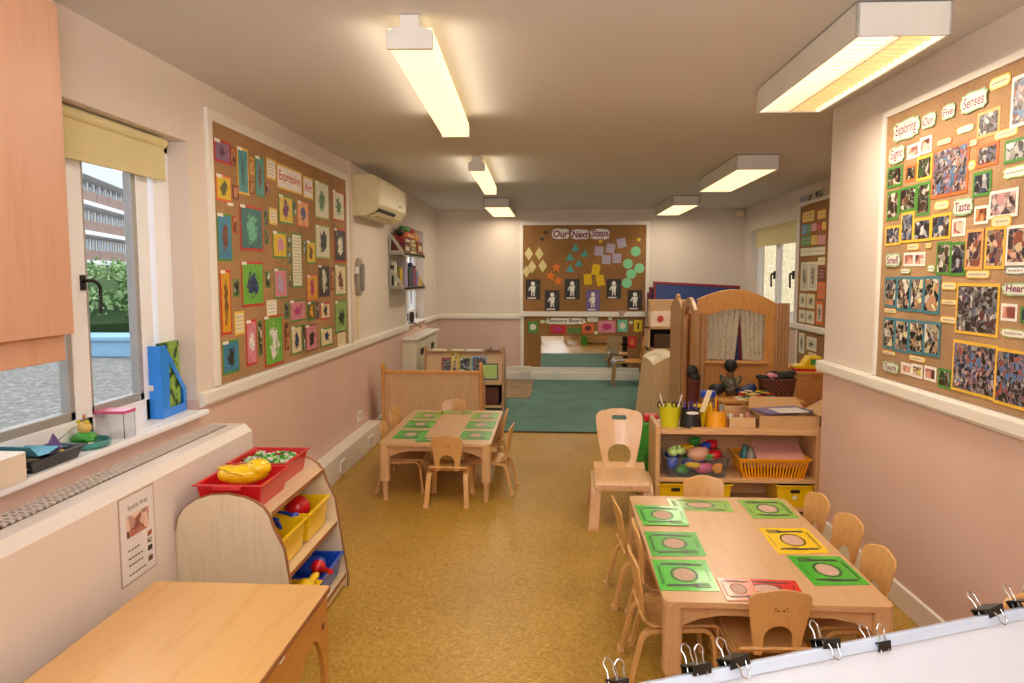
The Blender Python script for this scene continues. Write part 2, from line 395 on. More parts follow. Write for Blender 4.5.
LEFT=[
('painting', 'purple scribbled painting on a red mount, top left corner of the left notice board', 'paint', 'red', 'mauve', 'plum', 3.76, 3.949, 2.132, 2.249),
('photograph', 'narrow dark red snapshot right of the top left purple painting', 'photo', 'dred', 'warm', '', 3.946, 4.016, 2.138, 2.236),
('painting', 'tall teal painting on a gold-edged mount, the leftmost of the two tall teal ones', 'paint', 'gold', 'teal', 'dteal', 4.031, 4.179, 1.997, 2.252),
('photograph', 'narrow orange snapshot between the two tall teal paintings, the upper one', 'photo', 'gold', 'warm', '', 4.199, 4.26, 2.126, 2.217),
('painting', 'tall teal and brown painting on a gold-edged mount right of its teal twin', 'paint', 'green', 'teal', 'brown', 4.277, 4.407, 2.007, 2.242),
('photograph', 'narrow red snapshot between the two tall teal paintings, the lower one', 'photo', 'dred', 'warm', '', 4.194, 4.256, 2.012, 2.085),
('photograph', 'small red snapshot below the white typed note at the top of the left board', 'photo', 'dred', 'warm', '', 4.423, 4.481, 2.029, 2.106),
('note', 'pale typed note between the tall teal painting and the yellow title card', 'note', 'gold', 'white', '', 4.444, 4.594, 2.131, 2.256),
('title_card', 'long yellow-edged title card with red handwriting', 'ltitle', 'Expressive', '', '', 4.616, 5.069, 2.094, 2.248),
('title_card', 'short yellow-edged title card with red handwriting', 'ltitle', 'Art', '', '', 5.096, 5.301, 2.085, 2.234),
('painting', 'yellow painting of a dark tree on an orange mount, below the purple painting', 'paint', 'orange', 'yellow', 'olive', 3.766, 3.944, 1.934, 2.071),
('photograph', 'tiny mauve snapshot beside the yellow tree painting', 'photo', 'dred', 'warm', '', 3.964, 4.035, 1.961, 2.034),
('caption', 'tiny white name strip under the yellow tree painting', 'note', 'white', 'white', '', 3.895, 3.965, 1.918, 1.937),
('painting', 'tall blue painting with a brown leaf on a green mount, near the left frame', 'paint', 'green', 'blue', 'brown', 3.763, 3.934, 1.623, 1.871),
('photograph', 'tiny red framed snapshot left of the big teal handprint painting', 'photo', 'red', 'warm', '', 3.953, 4.01, 1.778, 1.868),
('painting', 'big dark teal painting with green prints on a red mount', 'paint', 'red', 'dteal', 'jade', 4.043, 4.359, 1.69, 1.941),
('photograph', 'small dark green snapshot right of the big teal painting, the upper one', 'photo', 'green', 'dark', '', 4.387, 4.449, 1.845, 1.936),
('photograph', 'small dark green snapshot right of the big teal painting, the lower one', 'photo', 'green', 'dark', '', 4.392, 4.449, 1.732, 1.82),
('note', 'small cream typed note below the white note, left of the yellow and purple painting', 'note', 'gold', 'cream', '', 4.467, 4.596, 1.858, 1.961),
('painting', 'yellow painting with a purple blob on a green mount, under the title card', 'paint', 'green', 'yellow', 'purple', 4.627, 4.875, 1.877, 2.058),
('photograph', 'sliver of a green snapshot between the purple blob and the blue blob paintings', 'photo', 'green', 'dark', '', 4.889, 4.956, 1.949, 2.036),
('painting', 'orange painting with a big dark blue blob, under the title card', 'paint', 'orange', 'apricot', 'navy', 4.968, 5.192, 1.882, 2.052),
('painting', 'white painting with green prints on a tall green mount, right of the title cards', 'paint', 'lgreen', 'offw', 'green', 5.346, 5.666, 1.97, 2.234),
('painting', 'white painting with leafy green splashes on a red mount, top right corner', 'paint', 'red', 'offw', 'green', 5.768, 6.082, 1.981, 2.215),
('photograph', 'sliver of a dark red snapshot at the top right edge of the left board', 'photo', 'dred', 'warm', '', 6.112, 6.185, 2.126, 2.223),
('painting', 'yellow painting with a pink oval on a green mount', 'paint', 'green', 'yellow', 'pink', 4.515, 4.746, 1.656, 1.822),
('poem_sheet', 'long white typed sheet on a tall green mount, middle of the left board', 'note', 'green', 'offw', '', 4.838, 5.03, 1.466, 1.829),
('painting', 'small yellow painting of a brown flower, right of the long white sheet', 'paint', 'green', 'yellow', 'maroon', 5.131, 5.325, 1.628, 1.792),
('painting', 'white painting with black and purple splashes on a green mount', 'paint', 'lgreen', 'offw', 'black', 5.342, 5.669, 1.676, 1.915),
('painting', 'dark painting with a white splat on a red mount, near the right frame', 'paint', 'red', 'char', 'offw', 5.793, 6.11, 1.655, 1.919),
('painting', 'pink painting with a lilac splash, left of the long white sheet', 'paint', 'green', 'rose', 'lilac', 4.515, 4.738, 1.402, 1.591),
('photograph', 'tiny snapshot left of the long white sheet, the topmost of three', 'photo', 'green', 'cool', '', 4.772, 4.822, 1.731, 1.805),
('photograph', 'tiny snapshot left of the long white sheet, the middle one of three', 'photo', 'green', 'cool', '', 4.765, 4.819, 1.625, 1.706),
('photograph', 'tiny snapshot left of the long white sheet, the lowest of three', 'photo', 'green', 'cool', '', 4.781, 4.807, 1.47, 1.559),
('photograph', 'tiny snapshot between the long white sheet and the brown flower painting', 'photo', 'green', 'cool', '', 5.063, 5.113, 1.699, 1.789),
('painting', 'yellow painting with a long magenta blob, below the brown flower painting', 'paint', 'orange', 'amber', 'magenta', 5.123, 5.345, 1.369, 1.55),
('painting', 'black painting with white splatter on a brown mount', 'paint', 'brown', 'char', 'offw', 5.384, 5.656, 1.383, 1.623),
('painting', 'cream painting of a red and black branch on a green mount', 'paint', 'green', 'cream', 'maroon', 5.796, 6.091, 1.386, 1.63),
('photograph', 'tall thin red snapshot strip right of the black splatter painting', 'photo', 'dred', 'warm', '', 5.685, 5.771, 1.434, 1.609),
('painting', 'big green painting with a dark blue hand on a red mount', 'paint', 'red', 'lime', 'navy', 4.037, 4.351, 1.372, 1.625),
('painting', 'tall thin yellow painting with a brown stalk on a red mount', 'paint', 'red', 'amber', 'brown', 3.776, 3.898, 1.236, 1.576),
('photograph', 'tiny black snapshot beside the tall thin yellow painting', 'photo', 'green', 'dark', '', 3.935, 4.007, 1.433, 1.528),
('photograph', 'tiny green snapshot right of the big green hand painting', 'photo', 'green', 'dark', '', 4.38, 4.457, 1.473, 1.572),
('note', 'small yellow-edged typed note beside the tall thin yellow painting', 'note', 'gold', 'cream', '', 3.926, 4.056, 1.223, 1.352),
('note', 'small white typed note above the green painting with white prints', 'note', 'cream', 'white', '', 4.389, 4.549, 1.299, 1.398),
('painting', 'tall pink painting with white prints on a red mount', 'paint', 'red', 'rose', 'white', 4.076, 4.222, 1.036, 1.295),
('photograph', 'thin dark snapshot strip between the pink prints and the green prints', 'photo', 'green', 'dark', '', 4.249, 4.303, 1.078, 1.281),
('painting', 'big green painting with white prints on a red mount, low on the left board', 'paint', 'red', 'lime', 'white', 4.335, 4.639, 0.993, 1.302),
('painting', 'blue and black painting on a green mount, bottom left corner of the left board', 'paint', 'green', 'blue', 'char', 3.776, 3.979, 1.023, 1.202),
('painting', 'pink and magenta striped painting on a green mount', 'paint', 'green', 'rose', 'magenta', 4.777, 5.081, 1.238, 1.383),
('painting', 'small amber blob painting on a green mount beside the magenta painting', 'paint', 'green', 'olive', 'amber', 5.122, 5.288, 1.225, 1.362),
('painting', 'small white painting with black marks on a red mount', 'paint', 'red', 'cream', 'char', 5.414, 5.638, 1.216, 1.341),
('painting', 'green painting with black and white animal shapes, lower right of the left board', 'paint', 'green', 'lgreen', 'black', 5.781, 6.102, 1.084, 1.345),
('painting', 'cream painting with dark blue swirls, left of the pink one on the bottom row', 'paint', 'green', 'cream', 'navy', 4.786, 4.991, 1.02, 1.209),
('painting', 'pink painting with black and white swirls on the bottom row', 'paint', 'brown', 'rose', 'black', 5.072, 5.316, 1.009, 1.2),
('painting', 'cream painting with blue butterfly wings on the bottom row', 'paint', 'green', 'cream', 'navy', 5.4, 5.688, 1.011, 1.151),
('note', 'small pink typed note at the bottom right corner of the left board', 'note', 'cream', 'cream', '', 5.833, 6.052, 0.971, 1.097),
('photograph', 'tiny snapshot left of the magenta striped painting', 'photo', 'green', 'cool', '', 4.682, 4.755, 1.267, 1.37),
('photograph', 'thin orange snapshot strip between the green prints and the blue swirls', 'photo', 'dred', 'warm', '', 4.676, 4.74, 1.066, 1.243),
('photograph', 'thin snapshot strip between the blue swirls and the pink swirls', 'photo', 'green', 'cool', '', 5.011, 5.054, 1.035, 1.213),
('photograph', 'thin snapshot strip right of the amber blob painting', 'photo', 'dred', 'cool', '', 5.311, 5.383, 1.228, 1.354),
]
RIGHT=[
('photograph', 'close-up photo of a dark brown eye beside the word Sight, the left one', 'photo', 'white', 'skin', '', 3.538, 3.429, 2.085, 2.148),
('photograph', 'close-up photo of pale eyes and a nose, right of the brown eye photo', 'photo', 'white', 'skin', '', 3.427, 3.329, 2.089, 2.162),
('photograph', 'large orange-edged photo of children around a blue mat, below Our and Five', 'photo', 'orange', 'crowd', '', 3.313, 3.041, 1.883, 2.09),
('photograph', 'green-edged photo of a dark haired child under the word Sight', 'photo', 'green', 'dark', '', 3.72, 3.571, 1.974, 2.072),
('photograph', 'small orange-edged photo of a child, second from left under the eye photos', 'photo', 'orange', 'dark', '', 3.546, 3.446, 1.982, 2.058),
('photograph', 'yellow-edged photo of a child leaning, left of the large orange-edged photo', 'photo', 'gold', 'dark', '', 3.442, 3.315, 1.975, 2.081),
('photograph', 'green-edged photo of a dark shape and a white card, leftmost of the green row', 'photo', 'green', 'dark', '', 3.711, 3.594, 1.82, 1.958),
('photograph', 'green-edged photo of a child in a white top, middle of the green row', 'photo', 'green', 'dark', '', 3.589, 3.434, 1.847, 1.963),
('photograph', 'green-edged tall dark photo, rightmost of the green row', 'photo', 'green', 'dark', '', 3.433, 3.319, 1.82, 1.965),
('photograph', 'yellow-edged photo at the far left above the word Smell', 'photo', 'gold', 'cool', '', 3.715, 3.568, 1.699, 1.793),
('photograph', 'tall yellow-edged photo, second in the row above the word Smell', 'photo', 'gold', 'cool', '', 3.564, 3.445, 1.706, 1.846),
('photograph', 'yellow-edged photo, third in the row above the word Smell', 'photo', 'gold', 'cool', '', 3.446, 3.296, 1.706, 1.809),
('photograph', 'yellow-edged photo, rightmost in the row above the word Smell', 'photo', 'gold', 'cool', '', 3.299, 3.148, 1.708, 1.816),
('caption', 'yellow-edged rounded caption left of the word Taste', 'bubble', 'gold', 'cream', '', 3.28, 3.167, 1.831, 1.869),
('caption', 'long yellow-edged caption above the two nose photos', 'bubble', 'gold', 'cream', '', 3.495, 3.388, 1.67, 1.699),
('caption', 'tiny yellow-edged caption right of the long one above the nose photos', 'bubble', 'gold', 'cream', '', 3.339, 3.286, 1.674, 1.696),
('photograph', 'close-up photo of a nose beside the word Smell, the left of two', 'photo', 'white', 'skin', '', 3.524, 3.43, 1.598, 1.66),
('photograph', 'close-up photo of a nose beside the word Smell, the right of two', 'photo', 'white', 'skin', '', 3.427, 3.333, 1.597, 1.659),
('caption', 'small round white cloud caption right of the nose photos', 'cloud', 'lgreen', 'white', '', 3.309, 3.252, 1.571, 1.601),
('caption', 'small white cloud caption under the two nose photos', 'cloud', 'lgreen', 'white', '', 3.545, 3.455, 1.564, 1.587),
('photograph', 'blue-edged photo in the upper blue row, leftmost of four', 'photo', 'blueb', 'skinmix', '', 3.696, 3.578, 1.403, 1.548),
('photograph', 'blue-edged photo in the upper blue row, second from left', 'photo', 'blueb', 'skinmix', '', 3.577, 3.448, 1.391, 1.551),
('photograph', 'blue-edged photo in the upper blue row, third from left', 'photo', 'blueb', 'skinmix', '', 3.45, 3.329, 1.393, 1.55),
('photograph', 'blue-edged photo in the upper blue row, rightmost of four', 'photo', 'blueb', 'skinmix', '', 3.332, 3.197, 1.391, 1.553),
('photograph', 'blue-edged photo in the lower blue row, leftmost of four', 'photo', 'blueb', 'skinmix', '', 3.693, 3.578, 1.203, 1.354),
('photograph', 'blue-edged photo in the lower blue row, second from left', 'photo', 'blueb', 'skinmix', '', 3.576, 3.445, 1.198, 1.354),
('photograph', 'blue-edged photo in the lower blue row, third from left', 'photo', 'blueb', 'skinmix', '', 3.443, 3.311, 1.204, 1.356),
('photograph', 'blue-edged photo in the lower blue row, rightmost of four', 'photo', 'blueb', 'skinmix', '', 3.314, 3.18, 1.209, 1.358),
('caption', 'yellow caption under the leftmost photo of the upper blue row', 'bubble', 'gold', 'cream', '', 3.692, 3.574, 1.376, 1.396),
('caption', 'yellow caption under the leftmost photo of the lower blue row', 'bubble', 'gold', 'cream', '', 3.687, 3.563, 1.175, 1.191),
('caption', 'yellow caption under the third photo of the lower blue row', 'bubble', 'gold', 'cream', '', 3.429, 3.292, 1.173, 1.196),
('caption', 'yellow caption left of the tall Christmas tree photo, topmost of three', 'bubble', 'gold', 'cream', '', 3.188, 3.078, 1.497, 1.529),
('caption', 'yellow caption left of the tall Christmas tree photo, middle of three', 'bubble', 'gold', 'cream', '', 3.188, 3.073, 1.436, 1.456),
('caption', 'yellow caption left of the tall Christmas tree photo, lowest of three', 'bubble', 'gold', 'cream', '', 3.187, 3.065, 1.359, 1.386),
('photograph', 'photo of a fist, first right of the word Touch', 'photo', 'white', 'skin', '', 3.498, 3.402, 1.102, 1.155),
('photograph', 'photo of a yellow object and fingers, second right of the word Touch', 'photo', 'white', 'yell', '', 3.399, 3.306, 1.1, 1.16),
('photograph', 'photo of a pink hand, third right of the word Touch', 'photo', 'white', 'skin', '', 3.295, 3.199, 1.101, 1.164),
('photograph', 'green-edged dark photo at the bottom, right of the pink hand photo', 'photo', 'green', 'dark', '', 3.184, 3.079, 1.086, 1.168),
('photograph', 'tall green-edged photo under the word Taste, the left of two', 'photo', 'green', 'dark', '', 3.242, 3.131, 1.559, 1.696),
('photograph', 'tall green-edged photo under the word Taste, the right of two', 'photo', 'green', 'cool', '', 3.134, 3.025, 1.555, 1.691),
('photograph', 'small photo of a red mouth below the word Taste', 'photo', 'white', 'skin', '', 3.135, 3.042, 1.714, 1.785),
('photograph', "small photo of a child's dark face right of the word Taste", 'photo', 'white', 'warm', '', 2.985, 2.895, 1.753, 1.822),
('photograph', 'wide pink photo of a dark haired child near the right edge', 'photo', 'white', 'pinkp', '', 2.892, 2.724, 1.767, 1.869),
('photograph', 'tall orange-edged photo of a child, leftmost of three under the pink photo', 'photo', 'apricot', 'warmc', '', 3.031, 2.915, 1.579, 1.736),
('photograph', 'tall yellow-edged photo of a blond child in a dark top', 'photo', 'gold', 'warmc', '', 2.904, 2.783, 1.58, 1.738),
('photograph', 'tall photo of a seated child in jeans at the right edge', 'photo', 'white', 'warmc', '', 2.778, 2.661, 1.592, 1.735),
('caption', 'yellow caption overlapping the wide pink photo', 'bubble', 'gold', 'cream', '', 2.873, 2.754, 1.732, 1.775),
('caption', 'yellow caption below the child in a hat', 'bubble', 'gold', 'cream', '', 3.016, 2.861, 1.545, 1.576),
('caption', 'white cloud caption above the word Hearing', 'cloud', 'teal', 'white', '', 2.774, 2.659, 1.56, 1.587),
('photograph', 'large yellow-edged photo with a Christmas tree and a crowd of children', 'photo', 'gold', 'crowd2', '', 3.076, 2.797, 1.325, 1.526),
('photograph', 'large yellow-edged photo of children around a blue mat, bottom of the board', 'photo', 'gold', 'crowd', '', 3.08, 2.788, 1.091, 1.297),
('photograph', 'large yellow-edged photo of children sitting, bottom right corner', 'photo', 'gold', 'crowd', '', 2.798, 2.542, 1.085, 1.292),
('photograph', 'close-up photo of an ear under the word Hearing', 'photo', 'white', 'skin', '', 2.785, 2.694, 1.392, 1.455),
('caption', 'white cloud caption under the ear photo', 'cloud', 'lgreen', 'white', '', 2.777, 2.637, 1.334, 1.365),
('photograph', 'green-edged photo at the right edge beside the ear photo', 'photo', 'green', 'cool', '', 2.675, 2.596, 1.389, 1.448),
('caption', 'yellow caption right of the word Senses', 'bubble', 'gold', 'cream', '', 2.931, 2.805, 2.244, 2.289),
('photograph', 'small photo of a crowd of children under the word Senses', 'photo', 'apricot', 'crowd2', '', 2.997, 2.857, 2.079, 2.179),
('photograph', 'small photo of children, second one down under the word Senses', 'photo', 'orange', 'crowd2', '', 2.991, 2.854, 1.968, 2.054),
('photograph', 'small green-edged photo of children with a green toy above the word Taste', 'photo', 'green', 'cool', '', 3.004, 2.887, 1.859, 1.953),
('photograph', 'large photo of children at a blue table, top right', 'photo', 'white', 'crowd', '', 2.795, 2.655, 2.081, 2.261),
('caption', 'long yellow caption under the large top right photo', 'bubble', 'gold', 'cream', '', 2.886, 2.749, 2.055, 2.087),
('photograph', 'green-edged black and white photo at the upper right edge', 'photo', 'green', 'bw', '', 2.819, 2.675, 1.959, 2.042),
('caption', 'long white cloud caption at the right edge above the pink photo', 'cloud', 'lgreen', 'white', '', 2.817, 2.67, 1.903, 1.945),
('caption', 'white cloud caption between Five and the crowd photo', 'cloud', 'lgreen', 'white', '', 3.134, 3.02, 2.122, 2.15),
('caption', 'orange-edged caption above the right corner of the large orange-edged photo', 'bubble', 'orange', 'cream', '', 3.06, 2.988, 2.059, 2.087),
('caption', 'small round yellow caption right of the large orange-edged photo', 'bubble', 'gold', 'cream', '', 3.046, 2.994, 1.966, 2.005),
('caption', 'orange-edged caption above the left part of the large orange-edged photo', 'bubble', 'orange', 'cream', '', 3.286, 3.168, 2.1, 2.126),
]
RT=[('Exploring', 3.685, 3.43, 2.182, 2.279), ('Our', 3.423, 3.295, 2.196, 2.263), ('Five', 3.259, 3.149, 2.203, 2.266), ('Senses', 3.12, 2.931, 2.196, 2.277), ('Sight', 3.718, 3.555, 2.085, 2.169), ('Taste', 3.139, 2.989, 1.798, 1.87), ('Smell', 3.703, 3.546, 1.599, 1.667), ('Touch', 3.683, 3.513, 1.095, 1.148), ('Hearing', 2.79, 2.569, 1.486, 1.535)]
BT=[('Our', -0.044, 2.224, 0.203, 2.072), ('Next', 0.232, 2.212, 0.49, 2.065), ('Steps', 0.512, 2.218, 0.784, 2.064)]
BSH=[('diamond', -0.384, 1.859, 0.133), ('diamond', -0.231, 1.859, 0.133), ('diamond', -0.336, 1.671, 0.133), ('diamond', -0.18, 1.683, 0.133), ('diamond', -0.419, 1.601, 0.119), ('star', 0.02, 1.659, 0.157), ('star', -0.064, 1.539, 0.157), ('star', 0.044, 1.464, 0.152), ('triangle', 0.293, 1.944, 0.147), ('triangle', 0.216, 1.811, 0.142), ('triangle', 0.429, 1.862, 0.142), ('triangle', 0.346, 1.722, 0.142), ('triangle', 0.22, 1.64, 0.142), ('square', 0.637, 1.897, 0.133), ('square', 0.802, 1.936, 0.133), ('square', 0.961, 2.012, 0.133), ('square', 0.745, 1.773, 0.133), ('square', 0.896, 1.791, 0.133), ('oblong', 0.595, 1.628, 0.119), ('oblong', 0.479, 1.488, 0.119), ('oblong', 0.66, 1.471, 0.119), ('circle', 1.167, 1.891, 0.142), ('circle', 1.056, 1.714, 0.142), ('circle', 1.224, 1.647, 0.142), ('circle', 1.107, 1.565, 0.142), ('circle', 1.046, 1.434, 0.147)]
BPH=[(-0.43, 1.487, -0.214, 1.19), (-0.146, 1.327, 0.068, 1.027), (0.143, 1.492, 0.362, 1.193), (0.457, 1.335, 0.653, 1.022), (0.753, 1.493, 0.962, 1.202), (1.059, 1.331, 1.273, 1.042)]
BCK=[(-0.467, 2.272, 1.315, 1.019)]
SCK=[(-0.456, 0.939, 1.32, 0.191, -0.202, 0.653, 1.066, 0.193)]
SCD=[('green', -0.396, 0.871, -0.246, 0.699), ('red', -0.063, 0.822, 0.162, 0.686), ('lgreen', 0.199, 0.776, 0.376, 0.693), ('orange', 0.403, 0.842, 0.575, 0.699), ('rose', 0.635, 0.881, 0.887, 0.708), ('jade', 0.921, 0.9, 1.062, 0.72), ('yellow', 1.158, 0.892, 1.278, 0.725), ('cloud', -0.213, 0.891, -0.145, 0.84), ('cloud', 0.473, 0.936, 0.635, 0.862), ('cloud', 0.779, 0.937, 0.842, 0.891), ('cloud', 1.084, 0.877, 1.14, 0.836), ('cloud', 0.577, 0.731, 0.631, 0.684), ('sens', -0.129, 0.921, 0.45, 0.829), ('redlow', 1.072, 0.658, 1.195, 0.481)]
FR=[('offw', 8.208, 2.427, 8.03, 2.299), ('offw', 7.958, 2.429, 7.726, 2.299), ('lilac', 8.433, 2.4, 8.217, 2.287), ('gold', 8.321, 2.225, 7.954, 2.116), ('gold', 7.851, 2.205, 7.629, 2.121), ('blue', 8.338, 2.092, 8.162, 1.99), ('green', 8.161, 2.091, 8.032, 1.989), ('rose', 8.019, 2.085, 7.875, 2.007), ('red', 7.86, 2.08, 7.722, 2.004), ('gold', 7.714, 2.08, 7.606, 2.006), ('green', 8.344, 1.969, 8.031, 1.864), ('gold', 8.018, 1.962, 7.843, 1.866), ('rose', 7.825, 1.952, 7.612, 1.86), ('offw', 8.343, 1.841, 8.185, 1.754), ('offw', 8.176, 1.837, 8.042, 1.754), ('offw', 8.033, 1.836, 7.899, 1.754), ('offw', 7.89, 1.835, 7.75, 1.754), ('offw', 7.742, 1.833, 7.606, 1.754), ('offw', 8.314, 1.687, 8.062, 1.383), ('offw', 8.059, 1.687, 7.799, 1.388), ('cream', 7.791, 1.728, 7.595, 1.652), ('dred', 7.802, 1.628, 7.59, 1.497), ('orange', 7.775, 1.476, 7.565, 1.308)]
# ------------------------------------------------------------------ geometry constants
LW, BW, FW, ZC = -1.745, 10.9, 2.7, 2.5            # left wall x, back wall y, far right wall x, ceiling
AR = math.atan(20/740); RD = Vector((-math.sin(AR), math.cos(AR), 0)); RN = Vector((-math.cos(AR), -math.sin(AR), 0))
RW0 = Vector((1.72*math.cos(AR), 1.72*math.sin(AR), 0))
fL = lambda s, z, w: Vector((LW+w, s, z))
fR = lambda s, z, w: RW0+RD*s+RN*w+Vector((0, 0, z))
fB = lambda s, z, w: Vector((s, BW-w, z))
fF = lambda s, z, w: Vector((FW-w, s, z))
def wbox(b, fr, s0, s1, z0, z1, w0, w1):
    p = [[fr(s, z, w) for s, z in ((s0, z0), (s1, z0), (s1, z1), (s0, z1))] for w in (w0, w1)]
    return b.ring(p)

# ------------------------------------------------------------------ the shell
struct('floor', B().box(-1.95, 2.9, -2.4, 7.2, -.06, 0), 'floor')
struct('floor_carpet', B().box(-1.95, 2.9, 7.215, 11.1, -.06, .006), 'carpet')
struct('trim_1', B().box(-1.745, 2.7, 7.19, 7.225, -.01, .01), 'dark')
struct('ceiling', B().box(-1.95, 2.9, -2.4, 11.1, ZC, ZC+.1), 'ceil')
W1 = (.9, 3.49, .89, 2.18); W2 = (8.62, 9.8, .97, 2.12); W3 = (8.55, 10.5, .98, 2.16)
hole = lambda w: [(w[0], w[2]), (w[1], w[2]), (w[1], w[3]), (w[0], w[3])]
b = B(); b.plate([(-2.4, 0), (11.1, 0), (11.1, ZC), (-2.4, ZC)], -.2, YZ(LW), [hole(W1), hole(W2)]); struct('wall_left', b, 'wall')
b = B(); b.plate([(4.3, 0), (11.1, 0), (11.1, ZC), (4.3, ZC)], .2, YZ(FW), [hole(W3)]); struct('wall_right', b, 'wall')
struct('wall_back', B().box(-1.95, 2.9, BW, BW+.2, 0, ZC), 'wall')
struct('wall_front', B().box(-1.95, 2.9, -2.4, -2.2, 0, ZC), 'wall')
PE = 4.44                                           # end of the pier along its own wall line
e0 = fR(-2.6, 0, 0); e1 = fR(PE, 0, 0)
b = B(); pts = [(e0.x, e0.y), (e1.x, e1.y), (2.7, e1.y), (2.9, e0.y)]
b.plate(pts, ZC, XY(0)); struct('wall_pier', b, 'wallr', bevel=.008)

def rail(fr, s0, s1, z0, z1, n, mat='trim'):
    b = B(); wbox(b, fr, s0, s1, z0, z1, 0, .022); wbox(b, fr, s0, s1, z0+.012, z1-.008, .022, .034); return struct(n, b, mat, bevel=.004)
rail(fL, 3.50, 8.6, .90, .975, 'trim_2'); rail(fL, 9.8, BW-.03, .90, .975, 'trim_3')
rail(fR, -2.2, PE+.03, .975, 1.045, 'trim_4')
b = B(); b.box(e1.x-.03, 2.7, e1.y, e1.y+.03, .975, 1.045); struct('trim_5', b, 'trim')
rail(fF, 5.0, BW-.03, .95, 1.02, 'trim_6')
rail(fB, LW+.034, -.5, .90, .975, 'trim_7'); rail(fB, 1.36, 2.66, .90, .975, 'trim_8')
b = B(); wbox(b, fR, -2.2, PE+.012, 0, .11, 0, .018); struct('baseboard_right', b, 'trim', bevel=.004)
b = B(); wbox(b, fL, 3.8, 6.80, 0, .19, 0, .115); wbox(b, fL, 6.80, 8.2, .0, .15, 0, .03); struct('baseboard_left', b, 'trim', bevel=.006)
b = B(); wbox(b, fB, LW+.01, 2.69, .006, .19, 0, .03); wbox(b, fB, LW+.01, 2.69, .006, .12, .03, .045); struct('baseboard_back', b, 'trim', bevel=.006)
b = B(); wbox(b, fF, 4.6, BW-.05, .0, .12, 0, .02); struct('baseboard_far_right', b, 'trim', bevel=.004)

# window 1 (left, near)
def window(n, x, w, side, mull, sashes, sill=True):
    """frame in the plane x; side=-1 outside is -x.  mull: list of y of posts, sashes: list of (y0,y1) dark metal sashes"""
    y0, y1, z0, z1 = w; b = B(); t = .05*side
    def fr(a, c, d, e, wd=.05): b.box(x-abs(t)/2, x+abs(t)/2, a, c, d, e)
    fr(y0, y1, z0, z0+.1); fr(y0, y1, z1-.06, z1); fr(y0, y0+.06, z0, z1); fr(y1-.07, y1, z0, z1)
    for m_ in mull: fr(m_-.045, m_+.055, z0, z1)
    if n == 'window_1': fr(3.21, 3.30, z0, z1); b.box(x-.04, x+.035, 3.33, 3.43, z0, z1)
    o = struct(n, b, 'gloss', bevel=.004)
    g = B()
    for a, c in sashes: g.box(x-.003, x+.003, a+.02, c-.02, z0+.11, z1-.07)
    mesh('glass', g, 'glass', parent=o, world=Matrix.Translation(o.location))
    for a, c in sashes:
        s = B()
        for q in ((a, a+.02), (c-.032, c)): s.box(x-.02-.01*0, x+.02, q[0], q[1], z0+.1, z1-.06)
        s.box(x-.02, x+.02, a, c, z0+.1, z0+.135); s.box(x-.02, x+.02, a, c, z1-.095, z1-.06)
        mesh('sash', s, 'gloss' if n != 'window_1' else 'dgreyw', parent=o, bevel=.003, world=Matrix.Translation(o.location))
    return o
M['dgreyw'] = plain('grey_window_sash', 'a9a6a2', .4, metal=.2)
w1 = window('window_1', -1.87, W1, -1, [2.77, 1.9], [(.97, 1.85), (1.95, 2.73), (2.825, 3.21)])
T1 = Matrix.Translation(w1.location)
b = B(); b.tube(fillet([(-1.845, 2.80, 1.525), (-1.80, 2.80, 1.53), (-1.795, 2.835, 1.51), (-1.80, 2.84, 1.40)], .03), .007); b.box(-1.85, -1.838, 2.785, 2.815, 1.49, 1.55)
mesh('window_handle', b, 'black', parent=w1, world=T1)
b = B(); b.box(-1.90, LW, W1[0], W1[1]+.0, .865, .893); b.box(LW, LW+.045, W1[0]-.1, W1[1]+.03, .865, .893); struct('trim_9', b, 'gloss', bevel=.008)
M['blind'] = plain('cream_blind_fabric', 'd8cb98', .8, var=.03)
t = thing('roller_blind', 'cream roller blind pulled part way down over the near left window', 'blind', (-1.80, 2.2, 2.17))
b = B(); b.box(-1.802, -1.798, .98, 3.37, 2.005, 2.15); mesh('fabric', b, 'blind', t, world=Matrix.Translation((-1.80, 2.2, 2.17)))
b = B(); b.cyl((-1.80, .98, 2.15), (-1.80, 3.37, 2.15), .022, n=16); mesh('roller_tube', b, 'blind', t, world=Matrix.Translation((-1.80, 2.2, 2.17)), smooth=True)
b = B(); b.box(-1.806, -1.794, .98, 3.37, 1.98, 2.008); mesh('bottom_bar', b, 'blind', t, world=Matrix.Translation((-1.80, 2.2, 2.17)), bevel=.003)
w2 = window('window_2', -1.87, W2, -1, [9.2], [(8.70, 9.15), (9.25, 9.72)])
w3 = window('window_3', 2.83, W3, 1, [9.58], [(8.85, 9.54), (9.65, 10.42)])
T3 = Matrix.Translation(w3.location)
for yy in (8.92, 9.68):
    b = B(); b.tube(fillet([(2.80, yy, 1.56), (2.765, yy, 1.57), (2.76, yy, 1.53), (2.765, yy, 1.40)], .02), .012); b.box(2.79, 2.81, yy-.02, yy+.02, 1.5, 1.6)
    mesh('window_handle', b, 'black', parent=w3, world=T3)
b = B(); b.box(2.80, 2.816, 8.62, 8.80, 1.07, 2.09); mesh('side_jamb', b, 'gloss', parent=w3, world=T3)
t = thing('roller_blind', 'cream roller blind over the far right window', 'blind', (2.72, 9.5, 2.15)); Tm = Matrix.Translation((2.72, 9.5, 2.15))
b = B(); b.box(2.725, 2.729, 8.55, 10.3, 1.94, 2.14); mesh('fabric', b, 'blind', t, world=Tm)
b = B(); b.cyl((2.727, 8.55, 2.14), (2.727, 10.3, 2.14), .02, n=12); mesh('roller_tube', b, 'blind', t, world=Tm)
b = B(); b.box(2.722, 2.732, 8.55, 10.3, 1.92, 1.942); mesh('bottom_bar', b, 'blind', t, world=Tm)
b = B(); b.box(2.66, 2.88, 8.5, 10.55, .965, .985); struct('trim_10', b, 'gloss', bevel=.005)
